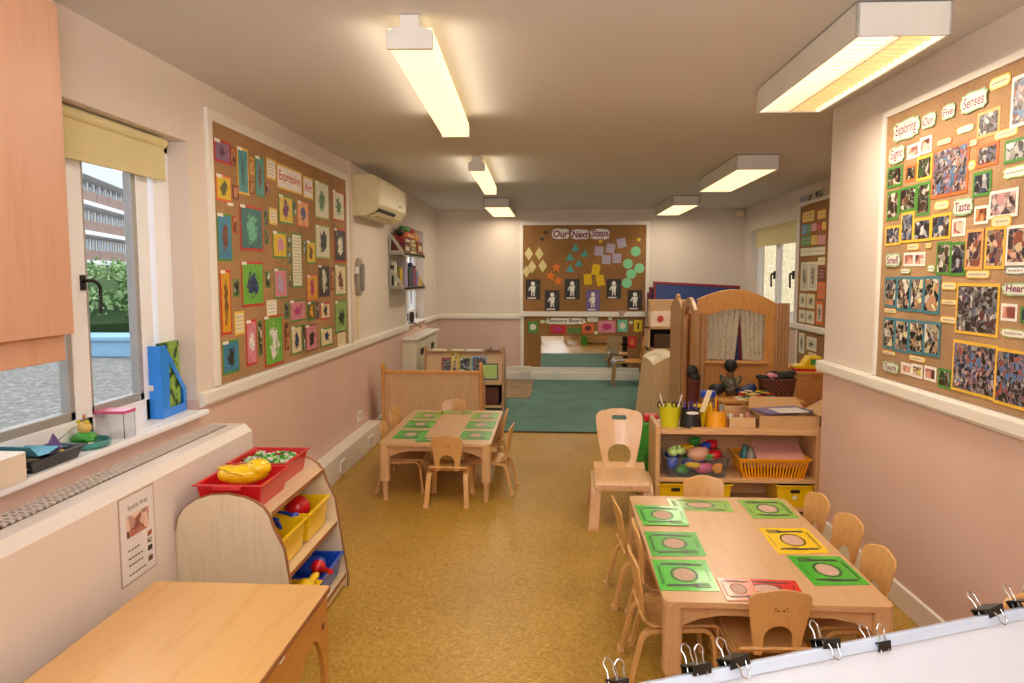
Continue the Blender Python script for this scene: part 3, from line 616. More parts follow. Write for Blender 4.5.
b = B(); b.box(-1.9, -1.70, 8.6, 9.82, .955, .975); struct('trim_11', b, 'gloss', bevel=.005)
# pipe casing between board and ceiling
b = B(); wbox(b, fL, 6.19, 6.27, .975, ZC, 0, .03); struct('trim_12', b, 'wallup', bevel=.004)

# ------------------------------------------------------------------ outside
struct('ground', B().box(-130, -1.96, -30, 160, -.3, -.05), 'gravel')
b = B(); b.box(-14.5, -4.5, 13.9, 14.9, -.05, .30); b.box(-14.6, -4.4, 13.85, 14.95, .26, .35)
tag(mesh('garden_wall', b, plain('light_blue_painted_wall', '8fb6d4', .7), bevel=.02), 'low light blue painted wall across the gravel outside the left window', 'wall')
def bush(name, label, cx, cy, r, h, seed, n=4200):
    rnd = random.Random(seed); t = thing(name, label, 'bush', (cx, cy, -.05), 0, 'bushes beyond the low blue wall')
    lb = B()
    for i in range(n):
        th = rnd.random()*2*PI; ph = math.acos(rnd.uniform(-.3, 1)); k = rnd.uniform(.78, 1.05)*(1+.18*math.sin(3*th+seed)+.12*math.sin(5*ph+seed))
        c = Vector((r*math.sin(ph)*math.cos(th)*k, r*math.sin(ph)*math.sin(th)*k, h*.5+h*.5*math.cos(ph)*k)); sz = rnd.uniform(.035, .085)
        a = Vector((rnd.uniform(-1, 1), rnd.uniform(-1, 1), rnd.uniform(-1, 1))).normalized(); q = a.orthogonal().normalized()
        lb.quad([c-a*sz, c+q*sz*.6, c+a*sz, c-q*sz*.6])
    mesh('foliage', lb, 'leaf', t)
    b = B(); b.lathe([(r*.5, .05), (r*.85, h*.3), (r*.85, h*.6), (r*.5, h*.85), (.05, h*.9)], n=12); mesh('inner_branches', b, plain('dark_branches', '47603a', .9), t)
    b = B(); b.cyl((0, 0, 0), (0, 0, h*.4), .08); mesh('stem', b, 'brown', t)
bush('garden_bush', 'rounded green bush beyond the blue wall, the leftmost seen through the window', -10.6, 16.6, 1.35, 1.75, 1)
bush('garden_bush', 'taller pale green bush beyond the blue wall, in the middle of the window', -11.0, 19.8, 1.4, 2.0, 2)
bush('garden_bush', 'dense green bush beyond the blue wall, the rightmost seen through the window', -10.6, 24.6, 1.5, 2.4, 3)
bush('garden_bush', 'low green bush beside the end of the blue wall', -13.9, 17.9, 1.3, 1.6, 4)
# block of flats: facade line through (-47,77) with direction (-.297,1)
fd = Vector((-.297, 1, 0)).normalized(); fn = Vector((fd.y, -fd.x, 0)); fo = Vector((-47, 77, 0))
fA = lambda s, z, w: fo+fd*s+fn*w+Vector((0, 0, z))
bt = thing('apartment_building', 'brick block of flats with white balcony slabs seen through the left window', 'building', (-47, 77, -.05)); Tb = Matrix.Translation((-47, 77, -.05))
b = B(); wbox(b, fA, -26, 30, -.05, 11.4, -10, -1.2); mesh('wall', b, plain('flats_grey_wall', 'b7aca6', .9), bt, world=Tb)
M['balc'] = plain('brown_brick_balcony', 'a5897c', .9); M['pane'] = plain('flats_window_pane', '6f7884', .2)
for k in range(4):
    z = .0+2.8*k
    b = B(); wbox(b, fA, -26, 30, z-.22, z+.16, -1.2, .35); mesh('floor_slab', b, 'gloss', bt, world=Tb)
    b = B()
    for q in range(14): wbox(b, fA, -26+4*q+.05, -22+4*q-.05, z+.16, z+1.15, .1, .22)
    mesh('balcony_front', b, 'balc', bt, world=Tb)
    b = B()
    for q in range(28): wbox(b, fA, -25.6+2*q, -24.6+2*q, z+1.1, z+2.35, -1.25, -1.1)
    mesh('window_row', b, 'pane', bt, world=Tb)
    b = B()
    for q in range(28): wbox(b, fA, -24.5+2*q, -24.0+2*q, z+1.0, z+2.4, -1.2, -1.05)
    mesh('window_panel', b, 'white', bt, world=Tb)
b = B(); wbox(b, fA, -26, 30, 10.95, 12.6, -1.2, .4); mesh('roof_parapet', b, plain('pale_parapet', 'e6e6e6', .8), bt, world=Tb)
b = B(); b.box(4.1, 4.3, 5, 30, -.3, 5.5); tag(mesh('brick_wall', b, 'brick'), 'yellow brick wall outside the far right window', 'wall')
struct('ground_right', B().box(2.92, 8, 4, 16, -.3, -.05), 'gravel')

# ------------------------------------------------------------------ left side: cupboard, radiator, sill items
t = thing('wall_cupboard', 'pale pinkish wooden wall cupboard at the top left corner of the view', 'cupboard', (-1.54, 1.0, 1.3)); Tm = Matrix.Translation((-1.54, 1.0, 1.3))
b = B(); b.box(-1.74, -1.375, .2, 1.98, 1.385, 2.495); mesh('carcass', b, 'cupboard', t, world=Tm)
b = B(); b.box(-1.372, -1.352, 1.1, 2.006, 1.385, 2.28); mesh('door', b, 'cupboard', t, world=Tm, bevel=.002)
b = B(); b.box(-1.372, -1.352, .2, 1.092, 1.385, 2.28); mesh('door', b, 'cupboard', t, world=Tm, bevel=.002)
b = B(); b.box(-1.372, -1.35, .2, 1.985, 2.285, 2.495); mesh('top_panel', b, 'cupboard', t, world=Tm, bevel=.002)
b = B(); b.box(-1.40, -1.38, .2, 2.005, 1.31, 1.385); mesh('pelmet', b, 'cupboard', t, world=Tm, bevel=.002)

t = thing('radiator_cover', 'long warm white boxed radiator cover with a grille on top, under the near left window', 'radiator cover', (-1.63, 2.4, 0)); Tm = Matrix.Translation((-1.63, 2.4, 0))
prof = [(-1.74, 0), (-1.74, .80), (-1.66, .80), (-1.565, .80), (-1.53, .765), (-1.53, 0)]
b = B(); b.ring([[(x, y, z) for x, z in prof] for y in (.4, 3.62)]); mesh('casing', b, 'radpaint', t, world=Tm, bevel=.004)
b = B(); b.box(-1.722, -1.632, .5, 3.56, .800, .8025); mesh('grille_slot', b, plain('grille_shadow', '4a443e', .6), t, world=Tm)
b = B()
for i in range(98):
    y = .505+i*.0312; b.box(-1.722, -1.632, y, y+.015, .8025, .8065)
for x in (-1.722, -1.692, -1.662, -1.634): b.box(x-.002, x+.002, .5, 3.56, .8025, .8065)
tag(mesh('grille_bars', b, 'radpaint', t, world=Tm), kind='stuff')

t = thing('poster', 'small laminated notice with a photo of hands, taped to the radiator cover', 'poster', (-1.529, 2.62, .4)); Tm = Matrix.Translation((-1.529, 2.62, .4))
fr = lambda s, z, w: Vector((-1.5295+w, s, z))
b = B(); wbox(b, fr, 2.452, 2.682, .437, .762, 0, .002); mesh('backing_sheet', b, plain('laminate_edge', 'b9a596', .3), t, world=Tm)
b = B(); wbox(b, fr, 2.459, 2.675, .444, .755, .002, .0028); mesh('paper', b, plain('laminated_paper', 'eee6e4', .25), t, world=Tm)
b = B(); wbox(b, fr, 2.495, 2.64, .605, .685, .0028, .0034); mesh('printed_photo', b, photo_mat('skin'), t, world=Tm)
for i, z in enumerate((.582, .555, .525, .485)):
    b = B(); wbox(b, fr, 2.625, 2.655, z-.012, z+.008, .0028, .0034); mesh('printed_picture', b, photo_mat(('warm', 'bw', 'dark', 'warm')[i]), t, world=Tm)
b = B()
for z, x1 in ((.555, 2.57), (.525, 2.585), (.50, 2.585), (.465, 2.60)): 
    y = 2.50
    while y < x1: wbox(b, fr, y, y+.014, z, z+.005, .0028, .0033); y += .019
mesh('printed_text', b, 'black', t, world=Tm)
text_b = text_builder('Special Area', .026, lambda u, v, w: fr(2.57+u, .712+v, w), .0034); mesh('heading', text_b, 'black', t, world=Tm)

PAL['bookg'] = ['7fa83c', '8fb84a', '6f9a34', '9cc054', '2c4a20']
# magazine file, frog, case, tray on the sill
t = thing('magazine_file', 'blue plastic magazine file standing at the right end of the window sill', 'file holder', (-1.838, 3.24, .893)); Tm = Matrix.Translation((-1.80, 3.30, .893))
# spine faces the camera (-y), cut-away side opens toward the room's far end
def magfile(o):
    out = [(0, 0), (.24, 0), (.24, .115), (.215, .135), (.05, .335), (0, .335)]
    b = B()
    for x in (-.052, .048): b.plate(out, .004, YZ(x), [[(.07, .04), (.21, .04), (.21, .10), (.08, .255)]])
    b.box(-.052, .052, 0, .004, 0, .335); b.box(-.052, .052, 0, .24, 0, .004); b.box(-.052, .052, .236, .24, 0, .12); return b
b = magfile(0); mesh('body', b, 'p_sky', t, rz=math.radians(2), bevel=.0015)
b = B(); b.box(-.022, .014, -.0015, 0, .13, .155); mesh('label', b, 'p_white', t, rz=math.radians(2))
b = B(); b.box(.022, .042, .02, .20, .006, .345); tag(mesh('booklets', b, photo_mat('bookg'), t, rz=math.radians(2)), 'green booklets')

t = thing('frog_ornament', 'green frog ornament with a spotted head sitting on a round teal lily pad dish', 'ornament', (-1.80, 2.70, .893))
b = B(); b.lathe([(.07, 0), (.088, .006), (.092, .022), (.084, .026), (.074, .012), (.01, .010)], n=28); mesh('dish', b, 'p_teal', t, smooth=True)
b = B(); b.ell((0, 0, .038), (.045, .04, .022)); b.ell((.03, -.02, .03), (.02, .012, .012)); b.ell((-.03, -.02, .03), (.02, .012, .012)); b.ell((.0, .03, .03), (.03, .02, .014))
remesh(mesh('body', b, 'p_green', t, smooth=True), .003)
b = B(); b.ell((0, 0, .075), (.027, .025, .024)); b.cyl((0, 0, .05), (0, 0, .08), .018); remesh(mesh('head', b, plain('frog_yellow', 'e0bd6a', .4), t, smooth=True), .003)
for x in (-.017, .017):
    b = B(); b.ell((x, -.008, .098), (.008, .008, .008), 10, 8); mesh('eye', b, 'p_lime', t, smooth=True)
b = B(); b.cyl((0, 0, .095), (0, 0, .118), .005); b.ell((0, 0, .118), (.007, .007, .008), 10, 8); mesh('topknot', b, 'reddish', t)
b = B(); b.ell((.05, -.045, .018), (.02, .016, .008)); mesh('pebble', b, plain('cream_pebble', 'd8ccb0', .5), t, smooth=True)
t = thing('clear_case', 'clear plastic display case with a magenta lid on the window sill', 'case', (-1.80, 2.88, .893))
b = B(); b.box(-.072, .072, -.04, -.038, 0, .1); b.box(-.072, .072, .038, .04, 0, .1); b.box(-.072, -.07, -.04, .04, 0, .1); b.box(.07, .072, -.04, .04, 0, .1); mesh('case_body', b, 'clear', t)
b = B(); b.plate(rrect(-.078, .078, -.044, .044, .008), .012, XY(.1)); mesh('lid', b, 'p_pink', t, bevel=.002)
def trayshape(w, d, h, tp=.85, th=.004, rim=.012):
    b = B(); R = lambda k, z, e=0: [(x*(w/2*k+e), y*(d/2*k+e), z) for x, y in ((-1, -1), (1, -1), (1, 1), (-1, 1))]
    b.ring([R(tp, 0), R(1, h), R(1, h, rim), R(1, h+.006, rim), R(1, h+.006, -th), R(tp, th, -th)]); return b
t = thing('black_tray', 'shallow black plastic tray of papers at the left end of the window sill', 'tray', (-1.775, 2.42, .893), 0)
mesh('tray_body', trayshape(.13, .27, .04), 'p_black', t, bevel=.003, smooth=False)
o = thing('painted_paper', 'blue and purple painted card lying curved in the black tray', 'card', (-1.77, 2.40, .93))
b = B(); pr = [(-.09, .01), (-.05, .03), (0, .02), (.05, .035), (.10, .075)]
b.strip([(u, v) for u, v in [(-.12, .06), (-.08, .02), (-.03, .018), (.02, .03), (.07, .02)]], .12, .002, YZ()); tag(mesh('card', b, plain('teal_paint_card', '4f9ab4', .6), o), 'blue part')
b = B(); b.plate([(.0, .01), (.05, .07), (.10, .01), (.06, -.01)], .002, YZ(.02)); tag(mesh('card', b, 'purplet', o), 'purple part')
for i, (dx, dy, c, cn) in enumerate([(.02, .07, 'p_yellow', 'yellow'), (-.02, .1, 'p_orange', 'orange'), (.03, -.08, 'reddish', 'brown')]):
    b = B(); b.ell((0, 0, 0), (.022, .03, .012), 8, 6); tag(mesh('craft_scrap', b, c, loc=(-1.775+dx, 2.42+dy, .918)), 'crumpled '+cn+' craft scrap in the black tray on the sill', 'scrap')
b = B(); b.box(-.05, .05, -.09, .09, 0, .003); tag(mesh('paper_sheet', b, 'cream', loc=(-1.78, 2.34, .91)), 'cream paper scrap lying flat in the black tray', 'paper')
b = B(); b.plate(rrect(-.07, .07, -.15, .15, .02), .09, XY(0)); tag(mesh('white_box', b, 'offwhite', loc=(-1.765, 2.105, .893), bevel=.01), 'white plastic box end on the sill at the left edge of the view', 'box')
b = B(); b.tube([(-1.81, 2.50, .93), (-1.80, 2.56, .955), (-1.79, 2.63, .985)], .002); tag(mesh('drinking_straw', b, 'grey'), 'thin grey stick leaning beside the frog dish', 'stick')

# ------------------------------------------------------------------ AC unit, intercom, sockets
t = thing('air_conditioner', 'cream wall mounted air conditioner above the wall shelf', 'air conditioner', (-1.63, 6.95, 2.06)); Tm = Matrix.Translation((-1.63, 6.95, 2.06))
pf = [(-1.745, 2.41), (-1.56, 2.41), (-1.515, 2.37), (-1.51, 2.16), (-1.57, 2.09), (-1.63, 2.06), (-1.745, 2.06)]
b = B(); b.ring([[(x, y, z) for x, z in pf] for y in (6.36, 7.50)]); mesh('casing', b, plain('ac_cream', 'e2d4ac', .4), t, world=Tm, bevel=.008)
b = B(); b.box(-1.512, -1.505, 6.38, 7.48, 2.17, 2.375); mesh('front_panel', b, plain('ac_front', 'eae0c4', .35), t, world=Tm, bevel=.003)
b = B(); b.box(-1.605, -1.525, 6.45, 7.1, 2.085, 2.125, rot=Matrix.Rotation(math.radians(-50), 3, 'Y')); mesh('air_vent', b, 'black', t, world=Tm)
b = B(); b.box(-1.60, -1.53, 6.42, 7.4, 2.07, 2.078, rot=Matrix.Rotation(math.radians(-30), 3, 'Y')); mesh('louvre', b, 'cream', t, world=Tm)
b = B(); b.box(-1.506, -1.5035, 7.15, 7.24, 2.195, 2.215); mesh('badge', b, 'grey', t, world=Tm)
t = thing('wall_intercom', 'grey oval wall intercom with a hanging cord beside the left notice board', 'intercom', (LW+.02, 6.55, 1.45)); Tm = Matrix.Translation((LW+.02, 6.55, 1.45))
b = B(); b.plate(ellp(6.48, 1.53, .10, .17), .035, YZ(LW)); mesh('body', b, plain('silver_grey_plastic', 'a49a88', .35), t, world=Tm, bevel=.008)
b = B(); b.plate(ellp(6.47, 1.53, .035, .12), .03, YZ(LW+.035)); mesh('handset', b, 'grey', t, world=Tm, bevel=.006)
b = B(); b.box(LW, LW+.02, 6.44, 6.465, .98, 1.37); mesh('cord', b, 'cream', t, world=Tm, bevel=.004)
b = B(); b.box(LW, LW+.045, 6.30, 6.37, 1.56, 1.62); tag(mesh('wall_sensor', b, 'p_white', bevel=.008), 'small white sensor box on the wall beside the left notice board', 'sensor')
def socket(label, fr, s, z, sw=.146, w=0):
    o = fr(s, z, w); b = B(); b.plate(rrect(s-sw/2, s+sw/2, z-.043, z+.043, .006), .012, lambda u, v, k: fr(u, v, k+w))
    ob = mesh('wall_socket', b, 'p_white', bevel=.003); tag(ob, label, 'socket')
    h = B()
    for q in (-.036, .036):
        for dx, dz in ((0, .012), (-.011, -.008), (.011, -.008)): wbox(h, fr, s+q+dx-.003, s+q+dx+.003, z+dz-.004, z+dz+.004, w+.012, w+.013)
    mesh('socket_holes', h, 'black', parent=ob, world=Matrix.Translation(ob.location)); return ob
socket('white double socket on the pink left wall above the skirting', fL, 6.47, .29)
socket('white double socket low on the boxed skirting, left of the small table', fL, 5.52, .085, w=.115)
socket('white double socket on the boxed skirting, behind the chairs of the small table', fL, 6.37, .085, w=.115)
socket('white double socket on the back skirting near the rug', fB, -.42, .09, w=.045)
socket('white double socket on the back skirting under the sensory board', fB, .02, .09, w=.045)
b = B(); b.box(2.55, 2.68, 10.8, 10.88, 2.38, 2.47); tag(mesh('alarm_sensor', b, 'cream', bevel=.01), 'small cream alarm sensor high in the far right corner', 'sensor')

# ------------------------------------------------------------------ ceiling lights
def area(name, loc, sx, sy, power, col=(1, .87, .70), rot=(0, 0, 0), parent=None):
    l = bpy.data.lights.new(name, 'AREA'); l.shape = 'RECTANGLE'; l.size = sx; l.size_y = sy; l.energy = power; l.color = col
    o = bpy.data.objects.new(name, l); COL.objects.link(o); o.location = loc; o.rotation_euler = rot
    if parent: o.parent = parent
    return o
M['diff'] = emis('warm_lit_diffuser', 'ffe2ac', 1.25, 'f4e6c0'); M['diffside'] = emis('warm_lit_diffuser_side', 'ffd992', 1.25, 'f2e2b8')
M['lit_w'] = emis('lit_louvre_white', 'fff6e6', 1.6); M['lit_y'] = emis('lit_louvre_warm', 'ffc878', 1.15, 'f6d9a8')
M['lwhite'] = plain('light_fitting_white', 'd9d6cc', .4)
def batten(label, x, y0, y1, dx, w=.155):
    L = y1-y0; t = thing('batten_light', label, 'ceiling light', (x, (y0+y1)/2, 2.38), math.atan2(dx, -L)+PI)
    h = L/2; R = w/2
    b = B(); b.ring([[(a*R*k, y, z) for a, k, z in ((-1, .92, 0), (1, .92, 0), (1, 1, .02), (1, 1, .075), (-1, 1, .075), (-1, 1, .02))] for y in (-h+.01, h-.01)]); mesh('diffuser', b, 'diff', t)
    for s in (-1, 1):
        b = B(); b.ring([[(a, s*(h-.01)+q*s, c) for a, c in ((-R-.004, -.004), (R+.004, -.004), (R+.004, .062), (.035, .078), (.035, .118), (-.035, .118), (-.035, .078), (-R-.004, .062))] for q in (0, .02)]); mesh('end_cap', b, 'lwhite', t, bevel=.003)
    b = B(); b.box(-.035, .035, -h+.02, h-.02, .075, .118); mesh('spine', b, 'lwhite', t)
    area('lamp_glow', (0, 0, -.02), w, L*.95, 13, parent=t)
    a = area('lamp_glow_up', (0, 0, .10), w*1.6, L*.9, .8, parent=t, rot=(PI, 0, 0)); a.location = (R+.06, 0, .03); a.rotation_euler = (0, math.radians(-125), 0); a.data.size = .08; a.data.size_y = L*.9
    a2 = area('lamp_glow_up', (0, 0, .10),  .08, L*.9, .8, parent=t); a2.location = (-R-.06, 0, .03); a2.rotation_euler = (0, math.radians(125), 0)
    return t
batten('long warm-lit batten ceiling light with a bracket, nearest the camera on the left', -.570, 2.78, 4.53, -.066, .162)
batten('smaller looking warm-lit batten ceiling light further back in the middle', -.650, 5.98, 7.74, -.043, .124)
def louvre(label, x0, x1, y0, y1, kind, skew=0, p=14):
    L = y1-y0; w = x1-x0; h = .115; t = thing('louvre_light', label, 'ceiling light', ((x0+x1)/2, (y0+y1)/2, ZC-.12), skew)
    b = B(); a, c = w/2, L/2
    b.box(-a, a, -c, -c+.012, 0, h); b.box(-a, a, c-.012, c, 0, h); b.box(-a, -a+.012, -c, c, 0, h); b.box(a-.012, a, -c, c, 0, h); b.box(-a, a, -c, c, h-.004, h)
    mesh('casing', b, 'lwhite', t, bevel=.002)
    if kind == 2:
        for s, mt, lb in ((-1, 'lit_w', 'white lit half'), (1, 'lit_y', 'yellow lit half')):
            b = B(); b.box(min(0, s*(a-.02)), max(0, s*(a-.02)), -c+.02, c-.02, .018, .022); tag(mesh('diffuser', b, mt, t), lb)
        b = B(); n = 22
        for i in range(n): y = -c+.03+(L-.06)*i/(n-1); b.box(-a+.015, a-.015, y-.0012, y+.0012, .006, .018)
        b.box(-.003, .003, -c+.014, c-.014, .002, .018); mesh('louvre_fins', b, plain('louvre_fin', 'f0e2c4', .3), t)
        b = B(); b.box(a-.03, a-.013, -c+.014, c-.014, .003, .02); b.box(-a+.013, -a+.03, -c+.014, c-.014, .003, .02); mesh('reflector', b, emis('bright_reflector', 'ffeecb', .9), t)
    else:
        b = B(); b.box(-a+.012, a-.012, -c+.012, c-.012, .006, .01); mesh('diffuser', b, 'diff', t)
    area('lamp_glow', (0, 0, -.02), w*.9, L*.95, p, parent=t); return t
louvre('large boxy louvred ceiling light at the top right, nearest the right notice board', 1.038, 1.364, 2.735, 3.97, 2, .012, 15)
louvre('boxy lit ceiling light second along the right side', 1.43, 1.765, 6.05, 7.66, 1, -.003, 14)
louvre('small looking boxy lit ceiling light furthest back on the right', 1.40, 1.73, 9.08, 10.6, 1, 0, 11)
louvre('small looking boxy lit ceiling light furthest back on the left', -.89, -.56, 9.21, 10.75, 1, 0, 11)
# ------------------------------------------------------------------ notice boards
def board(label, fr, s0, s1, z0, z1, cork, fw=.045, w0=0, name='notice_board', foot=True):
    s0, s1 = min(s0, s1), max(s0, s1); c = fr((s0+s1)/2, z0, 0); t = thing(name, label, 'notice board', c); Tm = Matrix.Translation(c)
    b = B(); wbox(b, fr, s0, s1, z0, z1, w0, w0+.008); mesh('cork_panel', b, cork, t, world=Tm)
    b = B(); wbox(b, fr, s0-fw, s0, z0, z1+fw, w0, w0+.02); wbox(b, fr, s1, s1+fw, z0, z1+fw, w0, w0+.02); wbox(b, fr, s0, s1, z1, z1+fw, w0, w0+.02)
    mesh('frame', b, 'trim', t, world=Tm, bevel=.003); return t
board('brown notice board of children\'s paintings in a cream frame on the left wall', fL, 3.715, 6.13, .98, 2.325, 'cork', .055)
board('brown notice board titled Exploring Our Five Senses on the near right wall', fR, .9, 3.735, 1.05, 2.308, 'corkr', .03)
def gm(k):
    return M.get(k) or MATS.get(k)
PH = {'red': 'c8352c'}
BLOBC = {k: c for k, c in dict(mauve='8f6a8a', plum='5a3550', teal='4f9aa0', dteal='3c726e', brown='7a4a2a', yellow='e6c21c', olive='5c5a22', blue='3f86a8', jade='6fbf9c', purple='6c1c54',
    apricot='e8a35a', navy='232f6c', offw='e2dcc2', green='3f7a35', pink='d68ab0', maroon='6a2222', black='15120f', char='2b2420', rose='d98592', lilac='b5a8cc', amber='e3a51c',
    magenta='b8286e', lime='6fb43a', white='f0ece4', cream='e7d5a8', lgreen='8fb45a').items()}
def sheet(fr, sgn, rec, ax, group, i, w0=.0085):
    name, label, style, a, bb, cc, s0, s1, z0, z1 = rec
    s0, s1 = min(s0, s1), max(s0, s1); w = s1-s0; h = z1-z0; e = min(.012, w*.12)
    w0 = w0+.0006*(i % 4)
    sc, zc = (s0+s1)/2, (z0+z1)/2; b = B(); rnd = random.Random(i)
    jag = None
    if style in ('bubble', 'cloud', 'title'):
        if style == 'bubble': out = rrect(sc-w/2, sc+w/2, zc-h/2, zc+h/2, min(w, h)*.45)
        else:
            out = []
            for k in range(40):
                t = 2*PI*k/40; sx = abs(math.cos(t))**.45*(1 if math.cos(t) > 0 else -1); sy = abs(math.sin(t))**.45*(1 if math.sin(t) > 0 else -1)
                q = 1+.07*math.sin(t*9+i); out.append((sc+w/2*sx*q, zc+h/2*sy*q))
        b.plate(out, .0015, lambda u, v, k: fr(u, v, w0+k))
        o = mesh(name, b, gm(a), world=None)
        Tm = Matrix.Translation(o.location); k = .90
        inn = [(sc+(u-sc)*(1-.012/w*1.2 if w > .05 else .8), zc+(v-zc)*(1-.012/h*1.2 if h > .05 else .78)) for u, v in out]
        b2 = B(); b2.plate(inn, .0008, lambda u, v, k: fr(u, v, w0+.0015+k)); mesh('paper', b2, gm(bb), parent=o, world=Tm)
        if style == 'title':
            tb = text_builder(cc, h*(.78 if (fr is fR or 'Board' in cc) else .9), lambda u, v, k: fr(sc+sgn*u, zc+v, k), w0+.0026, width=w*(.80 if fr is fR else .88), bold=.001 if (fr is fR or 'Board' in cc) else .004, font_shear=.10); mesh('lettering', tb, M['titletext'] if 'Board' not in cc else M['char'], parent=o, world=Tm)
        else:
            tb = B(); rows = max(1, int(h/.03)); 
            for r in range(rows):
                zz = zc+(r-(rows-1)/2)*.02; u = sc-w*.34
                while u < sc+w*.30: q = rnd.uniform(.006, .016); wbox(tb, fr, u, u+q, zz-.003, zz+.003, w0+.0023, w0+.0027); u += q+.005
            if len(tb.bm.verts): mesh('printed_text', tb, M['dimtext'], parent=o, world=Tm)
    else:
        wbox(b, fr, s0, s1, z0, z1, w0, w0+.0015); o = mesh(name, b, gm(a)); Tm = Matrix.Translation(o.location)
        o2 = B(); ee = 0 if (style == 'photo' and w < .04) else e
        wbox(o2, fr, s0+e, s1-e, z0+e, z1-e, w0+.0015, w0+.0022)
        if style == 'paint': m_ = blob_mat('painted_%s_on_%s' % (cc, bb), BLOBC[bb], BLOBC[cc], i*.37, 'yz')
        elif style == 'photo': m_ = photo_mat(bb)
        else: m_ = gm(bb if style == 'note' else 'white')
        mesh({'paint': 'artwork', 'photo': 'print'}.get(style, 'paper'), o2, m_, parent=o, world=Tm)
        if style == 'note':
            tb = B(); zz = z1-e-.02
            while zz > z0+e+.012:
                u = s0+e+.008
                while u < s1-e-.018: q = rnd.uniform(.006, .016); wbox(tb, fr, u, u+q, zz-.0025, zz+.0025, w0+.0022, w0+.0026); u += q+.005
                zz -= .021
            if len(tb.bm.verts): mesh('printed_text', tb, M['dimtext'], parent=o, world=Tm)
        if style == 'paint':
            tb = B(); wbox(tb, fr, s0+.004, s0+min(.07, w*.5), z1-e-.006, z1-.001, w0+.0022, w0+.0027); mesh('name_strip', tb, gm('white'), parent=o, world=Tm)
        if style == 'ltitle':
            tb = text_builder(bb, h*.55, lambda u, v, k: fr(sc+sgn*u, zc+v, k), w0+.0026, width=(w-2*e)*.9, bold=.001); mesh('lettering', tb, gm('red'), parent=o, world=Tm)
    tag(o, label, {'title_card': 'title', 'photograph': 'photo', 'poem_sheet': 'note'}.get(name, name), group)
    return o
M['titletext'] = plain('purple_title_ink', '85365f', .6); M['titlecard'] = plain('pale_grey_green_card', 'dde0cc', .5); M['dimtext'] = plain('grey_ink', 'a39a8c', .6)
for i, r in enumerate(LEFT):
    r = list(r); r[6] -= .016; r[7] -= .016
    if r[2] == 'ltitle': r[4] = r[3]; r[3] = 'gold'
    sheet(fL, 1, r, 'yz', {'painting': 'paintings on the left notice board', 'photograph': 'snapshots on the left notice board'}.get(r[0], 'notes on the left notice board'), i)
for i, r in enumerate(RIGHT):
    r = list(r); r[6] -= .016; r[7] -= .016; r[8] -= .008; r[9] -= .008
    sheet(fR, -1, r, 'yz', {'photograph': 'photographs on the right notice board', 'caption': 'captions on the right notice board'}[r[0]], i+100)
RL = {'Exploring': 'green-edged cloud title card reading Exploring', 'Our': 'green-edged cloud title card reading Our on the right board', 'Five': 'green-edged cloud title card reading Five', 'Senses': 'green-edged cloud title card reading Senses',
      'Sight': 'green-edged cloud card reading Sight', 'Taste': 'green-edged cloud card reading Taste', 'Smell': 'green-edged cloud card reading Smell', 'Touch': 'green-edged cloud card reading Touch', 'Hearing': 'green-edged cloud card at the right edge reading Hearing'}
for i, (tx, s0, s1, z0, z1) in enumerate(RT):
    d = -(z1-z0)*.03; s0 -= .028; s1 -= .012; z0 -= .012; z1 -= .012; sheet(fR, -1, ('title_card', RL[tx], 'title', 'jade2', 'titlecard', tx, s0, s1, z0-d, z1+d), 'yz', 'word cards on the right notice board', i+300, .0125)

# back wall boards
x0, z1, x1, z0 = BCK[0]
board('brown notice board headed Our Next Steps on the back wall', fB, x0, x1, z0, z1, 'corkb', .05)
x0, z1, x1, z0, mx0, mz1, mx1, mz0 = SCK[0]
board('low brown sensory board with a mirror on the back wall', fB, x0, x1, z0, z1, 'corkb', .05)
b = B(); wbox(b, fB, -.52, 1.37, .945, 1.015, 0, .035); struct('trim_13', b, 'trim', bevel=.004)
b = B(); wbox(b, fB, mx0, mx1, mz0, mz1, .009, .014); o = mesh('wall_mirror', b, 'mirror'); tag(o, 'wide low mirror set into the sensory board above the skirting', 'mirror')
for i, (tx, a, q, c, d) in enumerate(BT):
    sheet(fB, 1, ('title_card', 'white cloud title card reading '+tx+' on the back wall board', 'title', 'lilac', 'white', tx, a, c, d, q), 'xz', 'title words of the back wall board', i+400, .009)
COLN = dict(diamond=('cream', 'cream diamond', 'd7c98c'), star=('orange', 'orange star', 'e0782a'), triangle=('teal', 'teal triangle', '4fa09a'), square=('lilac', 'lilac square', 'b2a5b8'), oblong=('yellow', 'yellow oblong', 'e2b80f'), circle=('jade', 'mint green circle', '86cf9a'))
POS = ['top left of its group', 'top right of its group', 'lower left of its group', 'lower right of its group', 'bottom left of its group against the frame', 'topmost of three', 'left of three', 'bottom right of three', 'topmost of five', 'left of the second row', 'rightmost of five', 'lower right of five', 'lowest of five',
       'leftmost of the upper row', 'middle of the upper row', 'highest and rightmost', 'left of the lower row', 'right of the lower row', 'top one of three', 'lower left of three', 'lower right of three', 'topmost of five', 'second from the top on the left', 'rightmost of five', 'second lowest of five', 'lowest of five']
